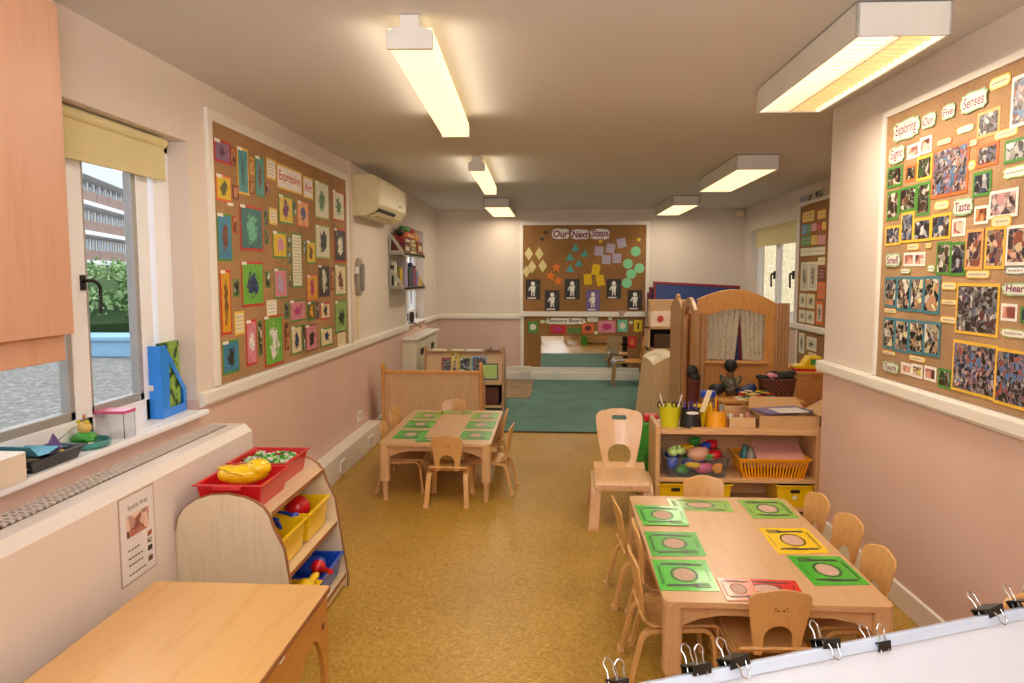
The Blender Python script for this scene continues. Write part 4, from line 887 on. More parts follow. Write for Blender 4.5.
for i, (k, x, z, d) in enumerate(BSH):
    r = d/2; rt = random.Random(i).uniform(-.25, .25)
    if k == 'circle': pts = ellp(0, 0, r, r, 24)
    elif k == 'star': pts = [((r if j % 2 == 0 else r*.45)*math.sin(PI*j/5+rt), (r if j % 2 == 0 else r*.45)*math.cos(PI*j/5+rt)) for j in range(10)]
    elif k == 'triangle': pts = [(r*math.sin(2*PI*j/3+rt*.6), r*math.cos(2*PI*j/3+rt*.6)-r*.15) for j in range(3)]
    elif k == 'diamond': pts = [(-r*.95, 0), (0, -r*1.45), (r*.95, 0), (0, r*1.45)]
    else:
        hh = r*(1.3 if k == 'oblong' else 1); pts = [(u*math.cos(rt)-v*math.sin(rt), u*math.sin(rt)+v*math.cos(rt)) for u, v in ((-r*.95, -hh), (r*.95, -hh), (r*.95, hh), (-r*.95, hh))]
    w0 = .009+.0006*(i % 3); b = B(); b.plate([(x+u, z+v) for u, v in pts], .001, lambda u, v, w: fB(u, v, w0+w))
    tag(mesh('paper_'+k, b, plain('card_'+k, COLN[k][2], .7, var=.03)), COLN[k][1]+' of card on the back board, '+POS[i], 'paper shape', k+'s on the back wall board')
PL_ = ['leftmost of six', 'second from left', 'third from left under the triangles', 'lilac tinted one below the yellow oblongs', 'second from right', 'rightmost of six']
for i, (a, q, c, d) in enumerate(BPH):
    dk = i != 3; b = B(); wbox(b, fB, a, c, d, q, .009, .0105); o = mesh('figure_card', b, M['char'] if dk else M['purplet']); Tm = Matrix.Translation(o.location)
    tag(o, ('black card with a white paper figure, ' if dk else 'lilac card with a pale figure, ')+PL_[i], 'card', 'figure cards on the back wall board')
    cx = (a+c)/2; w = c-a; h = q-d; f = B(); P_ = lambda pts: f.plate(pts, .0008, lambda u, v, k: fB(u, v, .0105+k))
    P_(ellp(cx, d+h*.78, w*.14, h*.11, 16)); P_([(cx-w*.13, d+h*.35), (cx+w*.13, d+h*.35), (cx+w*.18, d+h*.66), (cx-w*.18, d+h*.66)])
    P_([(cx-w*.2, d+h*.64), (cx-w*.32, d+h*.45), (cx-w*.26, d+h*.43), (cx-w*.14, d+h*.6)]); P_([(cx+w*.2, d+h*.64), (cx+w*.14, d+h*.6), (cx+w*.28, d+h*.72+.0), (cx+w*.33, d+h*.75)])
    P_([(cx-w*.12, d+h*.34), (cx-w*.12, d+h*.17), (cx-w*.05, d+h*.17), (cx-w*.02, d+h*.34)]); P_([(cx+w*.12, d+h*.34), (cx+w*.02, d+h*.34), (cx+w*.05, d+h*.17), (cx+w*.12, d+h*.17)])
    mesh('paper_figure', f, 'white', o, world=Tm)
    f = B(); wbox(f, fB, a+w*.12, c-w*.3, d+h*.04, d+h*.10, .0105, .0113); mesh('name_strip', f, 'white', o, world=Tm)
for i, (x, z, c) in enumerate([(-.14, 2.17, 'char'), (-.19, 2.07, 'char'), (.66, 2.04, 'yellow'), (1.21, 2.06, 'yellow')]):
    b = B(); pts = [((.045 if j % 2 == 0 else .018)*math.sin(PI*j/7), (.04 if j % 2 == 0 else .016)*math.cos(PI*j/7)) for j in range(14)]
    b.plate([(x+u, z+v) for u, v in pts], .001, lambda u, v, w: fB(u, v, .009+w)); tag(mesh('paper_splash', b, c), ['dark paper splash left of the word Our, the higher one', 'dark paper splash left of the word Our, the lower one', 'yellow paper splash under the word Steps', 'yellow paper splash at the top right of the back board'][i], 'paper shape')
SL = dict(green='green-edged square card at the top left of the sensory board', red='red textured card under the sensory board title', lgreen='wide green textured card right of the red one', orange='orange textured card in the middle of the sensory board',
          rose='wide pink textured card on the sensory board', jade='mint green card on the sensory board', yellow='yellow card with the number one shape at the right of the sensory board', redlow='red card beside the mirror behind the small chair')
CL = ['tiny white cloud left of the sensory board title', 'pale grey cloud right of the sensory board title', 'tiny white cloud above the mint card', 'tiny white cloud between the mint and yellow cards', 'tiny white cloud between the orange and pink cards']
ci = 0; tint = {'green': ('green', 'offw'), 'red': ('red', 'magenta'), 'lgreen': ('green', 'olive'), 'orange': ('orange', 'maroon'), 'rose': ('rose', 'magenta'), 'jade': ('jade', 'offw'), 'yellow': ('yellow', 'black'), 'redlow': ('red', 'orange')}
for i, (k, a, q, c, d) in enumerate(SCD):
    if k == 'cloud':
        sheet(fB, 1, ('cloud_card', CL[ci], 'cloud', 'lgreen', 'white', '', a, c, d, q), 'xz', 'cloud cards on the sensory board', i+500, .009); ci += 1
    elif k == 'sens': 
        sheet(fB, 1, ('title_card', 'white cloud title card reading Sensory Board', 'title', 'cream', 'white', 'Sensory Board', a, c, d, q), 'xz', None, i+500, .011)
    else:
        w0 = .009+.0005*(i % 3); b = B(); wbox(b, fB, a, c, d, q, w0, w0+.002); o = mesh('texture_card', b, gm(tint[k][0])); tag(o, SL[k], 'card', 'texture cards on the sensory board')
        f = B(); cx, cz = (a+c)/2, (q+d)/2; w = (c-a)/2; h = (q-d)/2
        if k == 'yellow': f.plate([(cx-.012, cz-h*.6), (cx+.012, cz-h*.6), (cx+.012, cz+h*.6), (cx-.03, cz+h*.35), (cx-.012, cz+h*.35)], .001, lambda u, v, k_: fB(u, v, w0+.002+k_))
        else: f.plate(ellp(cx, cz, w*.6, h*.55, 14), .004, lambda u, v, k_: fB(u, v, w0+.002+k_))
        mesh('textured_patch', f, gm(tint[k][1]), o, world=Matrix.Translation(o.location))
b = B(); b.plate([(.98+u, .985+v) for u, v in [(-.06, .045), (.07, .05), (.03, .0), (.01, -.06), (-.03, -.05)]], .003, lambda u, v, w: fB(u, v, .036+w)); tag(mesh('paper_bird', b, plain('dusty_pink_card', 'b79a8c', .7)), 'dusty pink paper cut-out stuck on the rail above the sensory board', 'paper shape')

# far right board
board('tall brown notice board of small cards on the far right wall', fF, 6.9, 8.40, 1.02, 2.30, 'corkb', .035)
board('low brown board under the rail on the far right wall', fF, 6.9, 8.36, .45, .95, 'corkb', .035)
FRN = ['white photo strip at the top left, tilted', 'white photo strip at the top right, tilted', 'lilac scrap at the top left', 'yellow title card, the left one', 'yellow title card, the right one', 'blue card in the second row', 'green card in the second row', 'pink card in the second row', 'red card in the second row', 'yellow card in the second row',
       'green card in the third row', 'yellow card in the third row', 'pink card in the third row', 'white card first in the fourth row', 'white card second in the fourth row', 'white card third in the fourth row', 'white card fourth in the fourth row', 'white card fifth in the fourth row',
       'large white drawing sheet on the left', 'large white drawing sheet beside the leftmost one', 'cream card above the red photo', 'dark red photo sheet', 'orange photo sheet']
for i, (c, a, q, s1, d) in enumerate(FR):
    b = B(); w0 = .009+.0006*(i % 3); wbox(b, fF, a, s1, d, q, w0, w0+.0015); o = mesh('board_card', b, gm(c)); tag(o, FRN[i]+' of the far right board', 'card', 'cards on the far right board')
    if q-d > .2 or i < 2: 
        f = B(); wbox(f, fF, min(a, s1)+.02, max(a, s1)-.02, d+.02, q-.02, w0+.0015, w0+.002); mesh('drawing', f, photo_mat('bw' if i < 2 else 'warm') if (i < 2 or i > 20) else blob_mat('faint_drawing', 'd6ceb4', '8a8068', i, 'yz'), o, world=Matrix.Translation(o.location))
    else:
        f = B(); n = max(2, int((q-d)/.03))
        for r in range(n-1): zz = d+(r+1)*(q-d)/n; wbox(f, fF, min(a, s1)+.02, max(a, s1)-.025, zz-.004, zz+.004, w0+.0015, w0+.002)
        mesh('printed_text', f, M['dimtext'], o, world=Matrix.Translation(o.location))
for i, (a, q, s1, d, c) in enumerate([(8.33, 1.35, 8.12, 1.2, 'offw'), (8.09, 1.35, 7.85, 1.2, 'cream'), (8.33, 1.17, 8.12, 1.04, 'offw'), (8.09, 1.17, 7.85, 1.04, 'offw'), (7.8, 1.28, 7.6, 1.05, 'orange'), (8.3, .92, 8.12, .7, 'offw'), (8.05, .9, 7.75, .76, 'offw'), (7.98, .74, 7.75, .6, 'cream')]):
    b = B(); wbox(b, fF, a, s1, d, q, .009, .0105); o = mesh('board_card', b, gm(c)); tag(o, ['small white sheet, upper left of the lower cluster', 'small cream sheet, upper right of the lower cluster', 'small white sheet just above the rail, left', 'small white sheet just above the rail, right', 'orange sheet just above the rail', 'white sheet at the left of the low board', 'wide white sheet at the top of the low board', 'cream sheet under the wide white one on the low board'][i]+' on the far right wall', 'card', 'cards on the far right board')
    f = B(); wbox(f, fF, min(a, s1)+.03, max(a, s1)-.03, d+.03, q-.03, .0105, .011); mesh('drawing', f, blob_mat('faint_drawing_small', 'd6ceb4', '6a6048', i, 'yz'), o, world=Matrix.Translation(o.location))

# ------------------------------------------------------------------ chairs
def backshape(w0, w1, h, hw, hh, r=.05):
    """(u,v) outline of a chair back: foot half width w0, top half width w1, arch opening half width hw, height hh"""
    out = [(w0, 0)]
    for k in range(1, 7): t = k/6; out.append((w0+(w1-w0)*math.sin(t*PI/2)-.006*math.sin(t*PI), (h-r)*t))
    for k in range(1, 7): t = PI/2*k/6; out.append((w1-r+r*math.cos(t), h-r+r*.85*math.sin(t)))
    for k in range(1, 4): u = (w1-r)*(1-k/3*1.0); out.append((u, h-r*.15+.012*(1-(u/(w1-r))**2)))
    out = out+[(-u, v) for u, v in reversed(out[:-1])]
    arch = [(-hw, 0)]+[(-hw*math.cos(PI*k/12)*(1 if 1 else 1), hh*.55+hh*.45*math.sin(PI*k/12)) for k in range(0, 13)]+[(hw, 0)]
    return out+arch[::1]
def make_chair(label, cat_loc, rz, sc=1.0, mark=False, group=None, big=False, mat='ply'):
    """child's bent-ply chair, sitter faces +y, origin on the floor under the seat"""
    t = thing('childrens_chair' if not big else 'wooden_chair', label, 'chair', cat_loc, rz, group)
    S = sc; sh = .235*S; bh = (.25 if not big else .265)*S
    # seat: bent sheet, front lip turned down, tail rising into the back
    pf = fillet([(.145, sh-.035), (.15, sh+.002), (-.10, sh-.004), (-.135, sh+.03)], .03) if not big else fillet([(.16*S, sh-.05), (.165*S, sh+.002), (-.115*S, sh-.004), (-.145*S, sh+.03)], .04)
    if not big: pf = [(u*S, sh+(v-sh)*S) for u, v in pf]
    b = B(); b.strip(pf, .262*S, .012*S, lambda u, v, w: (w, u, v)); mesh('seat', b, mat, t, bevel=.003*S, smooth=True)
    lean = .11 if not big else .16
    bend = lambda u, v, w: (u, -.133*S-lean*v-.55*S*(v/bh)**2*.03+(u*u)*(1.1/S)+w, sh-.0*S+v)
    ol = backshape(.078*S, .108*S, bh, .05*S, .115*S, .045*S)
    if big:
        ol = backshape(.080*S, .122*S, bh*1.12, 0, 0, .045*S); ol = [p for p in ol if not (abs(p[0]) < 1e-6 and p[1] < bh*.5)]
        holes = [[(-u, v) for u, v in rrect(-.058*S, .058*S, .012*S, .118*S, .045*S)], rrect(-.038*S, .038*S, bh*1.12-.055*S, bh*1.12-.032*S, .010*S)]
        b = B(); b.plate(ol, .011*S, bend, holes)
    else: b = B(); b.plate(ol, .010*S, bend)
    mesh('backrest', b, mat, t, bevel=.002, smooth=True)
    for s in (-1, 1):
        path = fillet([(-.18*S, 0), (-.13*S, sh-.02*S), (.125*S, sh-.012*S), (.15*S, 0)], .045*S, 6)
        sp = .012*S
        if big: path = fillet([(-.24*S, 0), (-.14*S, sh-.02*S), (.14*S, sh-.012*S), (.165*S, 0)], .05*S, 6)
        b = B(); W = .034*S if not big else .05*S
        b.strip(path, W, .016*S, lambda u, v, w: (s*(.128*S-.006*S+(1-v/sh)*sp*1.2)+w, u, v)); lo = mesh('leg', b, mat, t, bevel=.003, smooth=False)
        for u in (path[0][0], path[-1][0]):
            b = B(); xx = s*(.122*S+sp*1.2); b.box(xx-W/2-.002, xx+W/2+.002, u-.012*S, u+.012*S, 0, .018*S); mesh('foot_pad', b, 'beech', lo)
    if mark:
        b = B()
        for s in (-1, 1):
            for q in ((0, 0, .009, .006), (.010, .008, .005, .006), (.014, -.004, .006, .003)):
                b.plate(ellp(s*(q[0]+.010), bh*.70+q[1], q[2]*.7, q[3]*.7, 10), -.0008, lambda u, v, w: bend(u, v, w-.0006))
        mesh('printed_mark', b, 'brown', t)
    return t
PR_ = -PI/2   # facing +x
c0 = make_chair('small wooden chair at the near end of the small table, back to the camera', (-.717, 4.975, 0), 0, 1.0, True, 'chairs around the small table')
dup(c0, (-.855, 6.07, 0), PI, 'small wooden chair at the far end of the small table', 'chairs around the small table')
G1 = 'chairs around the small table'; G2 = 'chairs around the big table'
for y, lb in ((5.26, 'nearest'), (5.58, 'middle'), (5.89, 'furthest')):
    o = make_chair('small wooden chair on the left side of the small table, the '+lb+' of three', (-1.09, y, 0), -PI/2+.05, 1.0, False, G1) if lb == 'nearest' else dup(c1, (-1.09 if lb == 'middle' else -1.13, y, 0), -PI/2, 'small wooden chair on the left side of the small table, the '+lb+' of three', G1)
    if lb == 'nearest': c1 = o
dup(c1, (-.462, 5.26, 0), PI/2-.08, 'small wooden chair on the right side of the small table, the nearer of two', G1)
dup(c1, (-.54, 5.80, 0), PI/2+.05, 'small wooden chair on the right side of the small table, the further of two', G1)
make_chair('small wooden chair at the near end of the big table, back to the camera', (.769, 2.637, 0), .04, 1.0, True, G2)
dup(c1, (.79, 3.735, 0), PI, 'small wooden chair at the far end of the big table', G2)
for i, y in enumerate((2.836, 3.15, 3.49)):
    dup(c1, ((.465, .515, .455)[i], y, 0), -PI/2+(.04, -.03, .06)[i], 'small wooden chair on the left side of the big table, the '+('nearest', 'middle', 'furthest')[i]+' of three', G2)
for i, y in enumerate((2.865, 3.25, 3.575)):
    dup(c1, ((1.122, 1.158, 1.132)[i], y, 0), PI/2+(.14, .2, .16)[i], 'small wooden chair between the big table and the right wall, the '+('nearest', 'middle', 'furthest')[i]+' of three', G2)
make_chair('larger wooden chair with a slotted back standing alone facing the camera', (.42, 4.62, 0), PI-.03, 1.26, False, None, True, 'plylight')
make_chair('wooden chair back just visible at the right edge above the whiteboard', (1.45, 1.97, 0), PI, 1.16, False, None, True)

# small chair by the mirror, steel corners, seen from the side
t = thing('low_stool_chair', 'low wooden armless chair with metal front corners facing left by the mirror', 'chair', (1.02, 10.42, 0), PI/2)
mesh('seat', B().box(-.17, .17, -.2, .19, .33, .36), 'amberwood', t, bevel=.01)
b = B(); b.plate(backshape(.14, .16, .34, .09, .2, .06), .015, lambda u, v, w: (u, -.2-.14*v+w, .35+v)); mesh('backrest', b, 'amberwood', t)
for s in (-1, 1):
    b = B(); b.cyl((s*.16, .17, .35), (s*.165, .2, 0.006), .017, .013, 10); mesh('leg', b, 'brownwood', t)
    b = B(); b.cyl((s*.16, -.17, .35), (s*.165, -.24, 0.006), .017, .013, 10); mesh('leg', b, 'brownwood', t)
    b = B(); b.tube(fillet([(s*.155, .05, .37), (s*.155, .18, .37), (s*.155, .205, .31)], .03), .02, 10); tag(mesh('corner_cap', b, 'steel', t, smooth=True), 'shiny metal corner')

# ------------------------------------------------------------------ tables
def make_table(label, x0, x1, y0, y1, h=.405):
    cx, cy = (x0+x1)/2, (y0+y1)/2; a, c = (x1-x0)/2, (y1-y0)/2; t = thing('childrens_table', label, 'table', (cx, cy, 0), 0, 'low tables laid with place mats')
    b = B(); b.plate(rrect(-a, a, -c, c, .03, 6), .022, XY(h-.022)); mesh('tabletop', b, 'table', t, bevel=.004)
    for q in ((-1, 0), (1, 0)):
        b = B(); ap = [(-c+.05, h-.022), (c-.05, h-.022), (c-.05, h-.11)]+[(k, h-.075-.03*(k/(c-.05))**8) for k in (c-.12, c-.2, 0, -c+.2, -c+.12)]+[(-c+.05, h-.11)]
        b.plate(ap, .018, YZ(q[0]*(a-.04)-.009)); mesh('apron', b, 'table', t, bevel=.002)
    for q in (-1, 1):
        b = B(); ap = [(-a+.05, h-.022), (a-.05, h-.022), (a-.05, h-.11), (a-.13, h-.075), (a-.2, h-.062), (-a+.2, h-.062), (-a+.13, h-.075), (-a+.05, h-.11)]
        b.plate(ap, .018, XZ(q*(c-.04)-.009)); mesh('apron', b, 'table', t, bevel=.002)
    for sx in (-1, 1):
        for sy in (-1, 1):
            lx, ly = sx*(a-.035), sy*(c-.035); b = B(); b.plate(rrect(lx-.033, lx+.033, ly-.033, ly+.033, .018), h-.022-.135, XY(.135)); l = mesh('leg', b, 'table', t, bevel=.003)
            b = B(); b.lathe([(.022, .135), (.024, .128), (.021, .11), (.016, .01), (.018, 0)], (lx, ly, 0), 14); mesh('peg_foot', b, 'table', l, smooth=True)
    return t
M['table'] = wood('pale_beech_tabletop', 'cda273', 'c49665', 'y', rough=.33, sc=.7, coat=.25)
make_table('low wooden table with rounded corners laid with red, yellow and green place mats', .39, 1.185, 2.54, 3.80)
make_table('low wooden table laid with green place mats in front of the low bookcases', -1.20, -.43, 4.92, 6.18)

MATCOL = dict(green='3fae22', brightgreen='4bbd2a', yellow='f2c60e', red='d8261a', palegreen='86b84a', glarepink='ee8a6c')
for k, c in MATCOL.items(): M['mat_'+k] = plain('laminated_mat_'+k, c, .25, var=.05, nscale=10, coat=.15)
M['foodp'] = blob_mat('printed_dinner', 'cfa894', '7a3a2c', 2.2, 'xy'); M['ink'] = plain('dark_printed_ink', '2a2c22', .3)
def placemat(label, q, col, z=.4055, food=True, flip=False, group='place mats on the big table', left=True, detail=True):
    """q: four (x,y) corners, first edge = side nearest reading 'top'"""
    q = [Vector((p[0], p[1], 0)) for p in q]; c = sum(q, Vector())/4; c.z = z
    def uv(u, v, w): return (q[0]*(1-u)*(1-v)+q[1]*u*(1-v)+q[2]*u*v+q[3]*(1-u)*v)+Vector((0, 0, z+w))
    b = B(); b.plate([(0, 0), (1, 0), (1, 1), (0, 1)], .001, uv); o = mesh('place_mat', b, 'mat_'+col, world=None); Tm = Matrix.Translation(o.location); tag(o, label, 'place mat', group)
    def child(n, mt, fn):
        k = B(); fn(k); mesh(n, k, mt, o, world=Tm)
    W = lambda u, v, w: uv(u, v, w+.001)
    child('printed_plate', 'ink', lambda k: k.plate(ellp(.5, .5, .24, .25, 28), .0004, W, [ellp(.5, .5, .205, .215, 28)]))
    child('printed_food', 'foodp', lambda k: k.plate(ellp(.5, .5, .19, .195, 20), .0005, W))
    def knife(k): k.plate([(.14, .82), (.5, .815), (.55, .79), (.86, .80), (.9, .84), (.55, .885), (.14, .875)], .0005, W)
    def cut(k):
        k.plate([(.14, .12), (.58, .135), (.63, .09), (.88, .09), (.88, .12), (.68, .13), (.68, .155), (.88, .155), (.88, .18), (.68, .18), (.68, .20), (.88, .205), (.86, .225), (.63, .22), (.58, .195), (.14, .19)], .0005, W)
    child('printed_fork', 'ink', cut); child('printed_knife', 'ink', knife)
    if detail:
        def tx(k):
            r = random.Random(hash(label) % 1000 if False else len(label))
            v = .2
            while v < .8: d = r.uniform(.03, .06); k.plate([(.06, v), (.085, v), (.085, v+d), (.06, v+d)], .0004, W); k.plate([(.06, v), (.13, v+.005), (.13, v+.024), (.06, v+.02)], .0004, W); v += d+.025
            v = .3
            while v < .7: k.plate([(.91, v), (.925, v), (.925, v+.03), (.91, v+.03)], .0004, W); v += .045
        child('printed_writing', 'ink', tx)
    return o
A_ = lambda *p: [(x, y) for x, y in p]
placemat('bright green place mat on the left of the big table, furthest of three', A_((.41, 3.335), (.618, 3.335), (.635, 3.62), (.40, 3.63)), 'brightgreen', z=.4085)
placemat('green place mat on the left of the big table, middle of three', A_((.402, 2.96), (.625, 2.975), (.632, 3.255), (.402, 3.255)), 'green')
placemat('green place mat on the left of the big table, nearest of three', A_((.39, 2.63), (.605, 2.635), (.612, 2.93), (.395, 2.925)), 'brightgreen')
placemat('pale green place mat at the far end of the big table', A_((.58, 3.572), (.872, 3.55), (.885, 3.742), (.576, 3.755)), 'palegreen')
placemat('pale green place mat on the right of the big table, at its far corner', A_((1.158, 3.765), (.935, 3.755), (.941, 3.46), (1.16, 3.48)), 'palegreen')
placemat('yellow place mat on the right side of the big table', A_((1.142, 3.338), (.925, 3.332), (.925, 3.012), (1.142, 3.04)), 'yellow')
placemat('green place mat on the right of the big table, nearest the camera', A_((1.165, 3.0), (.952, 3.0), (.965, 2.704), (1.175, 2.725)), 'green')
placemat('red place mat at the near end of the big table', A_((.64, 2.575), (.895, 2.59), (.907, 2.745), (.66, 2.757)), 'red')
o = placemat('salmon pink place mat with a fork, left of the red one', A_((.612, 2.555), (.735, 2.56), (.74, 2.752), (.615, 2.752)), 'glarepink', z=.4075)  # glare on the red mat's lamination, painted as a separate pink sheet
i = 0
for x, cs in ((-1.03, 'left'), (-.56, 'right')):
    for y, w_ in ((5.20, 'nearest'), (5.57, 'middle'), (5.93, 'furthest')):
        a = .11; c = .145; placemat('green place mat on the %s side of the small table, %s of three' % (cs, w_), A_((x-a, y-c), (x+a, y-c), (x+a, y+c), (x-a, y+c)), 'palegreen' if w_ == 'furthest' else 'green', group='place mats on the small table', detail=False)
placemat('yellowish green place mat at the far end of the small table', A_((-.94, 5.99), (-.68, 5.99), (-.68, 6.15), (-.94, 6.15)), 'palegreen', group='place mats on the small table', detail=False)
placemat('dark green place mat at the near end of the small table behind the chair back', A_((-.96, 4.97), (-.75, 4.97), (-.75, 5.10), (-.96, 5.10)), 'green', z=.408, group='place mats on the small table', detail=False)
# ------------------------------------------------------------------ left play table and tray shelf
t = thing('activity_table', 'low orange wooden table with solid arched side panels in the bottom left corner', 'table', (-1.115, 2.05, 0)); Tm = Matrix.Translation((-1.115, 2.05, 0))
b = B(); b.plate(rrect(-1.435, -.795, 1.35, 2.505, .012, 3), .018, XY(.432)); mesh('tabletop', b, 'desk', t, world=Tm, bevel=.003)
b = B(); b.box(-.797, -.792, 1.36, 2.50, .430, .446); mesh('edge_strip', b, 'edge', t, world=Tm)
side = [(1.37, 0), (1.37, .430), (2.495, .430), (2.495, .02), (2.485, 0), (2.458, 0)]+[(2.455, .12), (2.445, .18), (2.42, .25), (2.385, .30), (2.345, .322), (2.31, .324), (2.265, .31), (2.22, .275), (2.17, .262), (1.72, .26)]+[(1.72-.12*math.sin(PI*k/16), .26-.16*(1-math.cos(PI*k/16))) for k in range(1, 9)]+[(1.58, 0)]
for x in (-.82, -1.43):
    b = B(); b.plate(side, .018, YZ(x)); mesh('side_panel', b, 'desksd', t, world=Tm, bevel=.002)
b = B(); b.box(-1.42, -.81, 2.40, 2.418, .30, .43); b.box(-1.42, -.81, 1.45, 1.468, .30, .43); mesh('cross_rail', b, 'desksd', t, world=Tm)
b = B(); b.box(-.90, -.86, 2.27, 2.31, 0, .40); b.bm.transform(Matrix.Identity(4)); mesh('inner_leg', b, 'reddish', t, world=Tm)
b = B(); b.box(-.98, -.95, 2.36, 2.40, 0, .30); mesh('inner_post', b, 'maple', t, world=Tm)
b = B(); b.box(-1.40, -.93, 1.5, 2.25, .19, .2); mesh('low_shelf', b, 'desksd', t, world=Tm)
b = B(); b.plate(rrect(2.02, 2.06, .418, .432, .004, 2), .006, YZ(-.8)); mesh('catch', b, 'p_white', t, world=Tm)
b = B(); b.plate(ellp(2.44, .33, .012, .014, 12), .003, YZ(-.8025)); mesh('cam_cap', b, 'brown', t, world=Tm)
b = B(); b.lathe([(.004, 0), (.03, .01), (.035, .03), (.03, .05), (.004, .06)], (-.955, 2.30, .20), 14); tag(mesh('toy', b, 'black', smooth=True), 'black toy wheel in the arch under the orange table', 'toy')

SY0, SY1 = 2.84, 3.53
t = thing('tray_shelf', 'low pale wooden shelf with tall rounded end panels beside the radiator cover', 'shelf', (-1.27, 3.18, 0)); Tm = Matrix.Translation((-1.27, 3.18, 0))
ARC = [(-1.085, .45), (-1.124, .530), (-1.142, .585), (-1.165, .620), (-1.20, .643), (-1.24, .66), (-1.308, .672), (-1.377, .668), (-1.44, .648), (-1.49, .612), (-1.516, .572), (-1.526, .52), (-1.528, .46)]
def endp(y):
    out = [(-1.528, 0), (-1.03, 0), (-1.03, .07)]+ARC; b = B(); b.plate(out, .018, XZ(y)); return b
for y in (SY0-.009, SY1-.009):
    o = mesh('end_panel', endp(y), 'maple', t, world=Tm, bevel=.001)
    b = B(); out = [(-1.028, 0), (-1.028, .07)]+[(u+(.002 if u > -1.318 else -.001), v+.002) for u, v in ARC[:-1]]
    b.strip(out, .0195, .003, lambda u, v, w: (u, y+.009+w, v)); mesh('edge_banding', b, 'edge', o, world=Tm)
for z, x1 in ((.590, -1.135), (.325, -1.075), (.060, -1.036)):
    b = B(); b.box(-1.49, x1, SY0+.01, SY1-.01, z-.009, z+.009); o = mesh('shelf_board', b, 'mapley', t, world=Tm)
    b = B(); b.box(x1, x1+.003, SY0+.01, SY1-.01, z-.009, z+.009); mesh('edge_banding', b, 'edge', o, world=Tm)
b = B(); b.box(-1.49, -1.478, SY0+.01, SY1-.01, .05, .60); mesh('back_panel', b, 'maple', t, world=Tm)
b = B(); b.box(-1.06, -1.042, SY0+.01, SY1-.01, .015, .066); mesh('plinth', b, 'mapley', t, world=Tm)
b = B(); b.box(-1.030, -1.022, 3.522, 3.542, .0, .07); mesh('metal_glide', b, 'steel', t, world=Tm)

def toy_tray(label, w, d, h, mt, loc, rz=0, name='storage_tray', handle=True, cat='tray', group=None):
    t = thing(name, label, cat, loc, rz, group); mesh('tray_body', trayshape(w, d, h, .88), mt, t, bevel=.002)
    if handle:
        b = B(); b.box(-w*.22, w*.22, -d/2-.022, -d/2-.008, h-.014, h+.004); mesh('handle_lip', b, mt, t, bevel=.003)
    return t
toy_tray('red plastic tray holding a yellow toy, nearer of two on the tray shelf', .27, .31, .095, 'p_red', (-1.32, 3.025, .600))
toy_tray('red plastic tray holding green and white pieces, further of the two on the tray shelf', .26, .30, .095, 'p_red', (-1.345, 3.37, .600))
b = B(); b.ell((0, 0, .03), (.052, .10, .042)); b.ell((.0, .055, .052), (.050, .055, .040)); b.ell((.0, -.07, .035), (.046, .04, .032))
o = remesh(mesh('body', b, 'p_yellow', smooth=True), .004); 
t = thing('toy_clog', 'yellow plastic toy clog with small holes lying in the nearer red tray', 'toy', (-1.32, 3.03, .66), -1.15); o.parent = t; o.location = (0, 0, 0)
b = B()
for u in (-.024, -.008, .008, .024):
    for v in (.03, .05, .07, .09): b.ell((u, v, .0925-.6*(u*u)-(v-.05)**2*5), (.0045, .0045, .004), 8, 6)
mesh('vent_holes', b, plain('dark_yellow_hole', '8a6a08', .6), t)
b = B(); b.tube([(.05, 0, .05), (.048, -.06, .07), (0, -.10, .078), (-.048, -.06, .07), (-.05, 0, .05)], .007); mesh('heel_strap', b, 'p_yellow', t, smooth=True)
b = B(); b.ell((-.05, 0, .052), (.006, .008, .008), 8, 6); mesh('strap_button', b, 'black', t)
rnd = random.Random(4); b = B(); b.mats = []
for i in range(240):
    b.mi = i % 4; x = rnd.uniform(-.10, .10); y = rnd.uniform(-.12, .12); z = rnd.uniform(.055, .085)
    b.box(x-.009, x+.009, y-.006, y+.006, z, z+.009, rot=Matrix.Rotation(rnd.uniform(0, 3), 3, 'Z')@Matrix.Rotation(rnd.uniform(-.5, .5), 3, 'X'))
b.mi = 0; b.box(-.105, .105, -.125, .125, .02, .056)
o = mesh('counting_pieces', b, ['p_green', 'p_white', 'p_lightgreen', 'p_green'], loc=(-1.345, 3.37, .600)); tag(o, 'heap of small green and white plastic pieces filling the further red tray', 'pieces', kind='stuff')
toy_tray('yellow plastic tray on the middle shelf, nearest the camera', .24, .29, .13, 'p_yellow', (-1.225, 3.01, .340))
toy_tray('yellow plastic tray with a red ball on the middle shelf, the further one', .24, .29, .13, 'p_yellow', (-1.225, 3.345, .340))
b = B(); b.ell((0, 0, 0), (.06, .06, .058), 20, 14); tag(mesh('toy_ball', b, 'p_red', loc=(-1.21, 3.35, .455), smooth=True), 'red ball in the further yellow tray of the tray shelf', 'ball')
def tool(name, label, cat, loc, mt, parts, rz=0, vox=.004):
    b = B()
    for p in parts: b.ell(*p)
    o = mesh(name, b, mt, loc=loc, smooth=True, rz=rz); remesh(o, vox); return tag(o, label, cat)
tool('toy_wrench', 'blue plastic toy tool sticking out of the nearer yellow tray', 'toy', (-1.21, 3.10, .46), 'p_blue', [((0, 0, 0), (.012, .07, .014)), ((0, .06, 0), (.03, .02, .014)), ((.02, .085, 0), (.01, .02, .012)), ((-.02, .085, 0), (.01, .02, .012))], .6)
tool('toy_wrench', 'blue toy tool lying beside the red ball', 'toy', (-1.22, 3.20, .475), 'p_blue', [((0, 0, 0), (.012, .07, .012)), ((0, -.06, 0), (.028, .018, .012))], 1.2)
toy_tray('blue plastic tray on the bottom shelf, the further one', .26, .32, .10, 'p_blue', (-1.18, 3.35, .076))
toy_tray('yellow plastic tray on the bottom shelf, nearest the camera', .26, .30, .10, 'p_yellow', (-1.18, 3.01, .076))
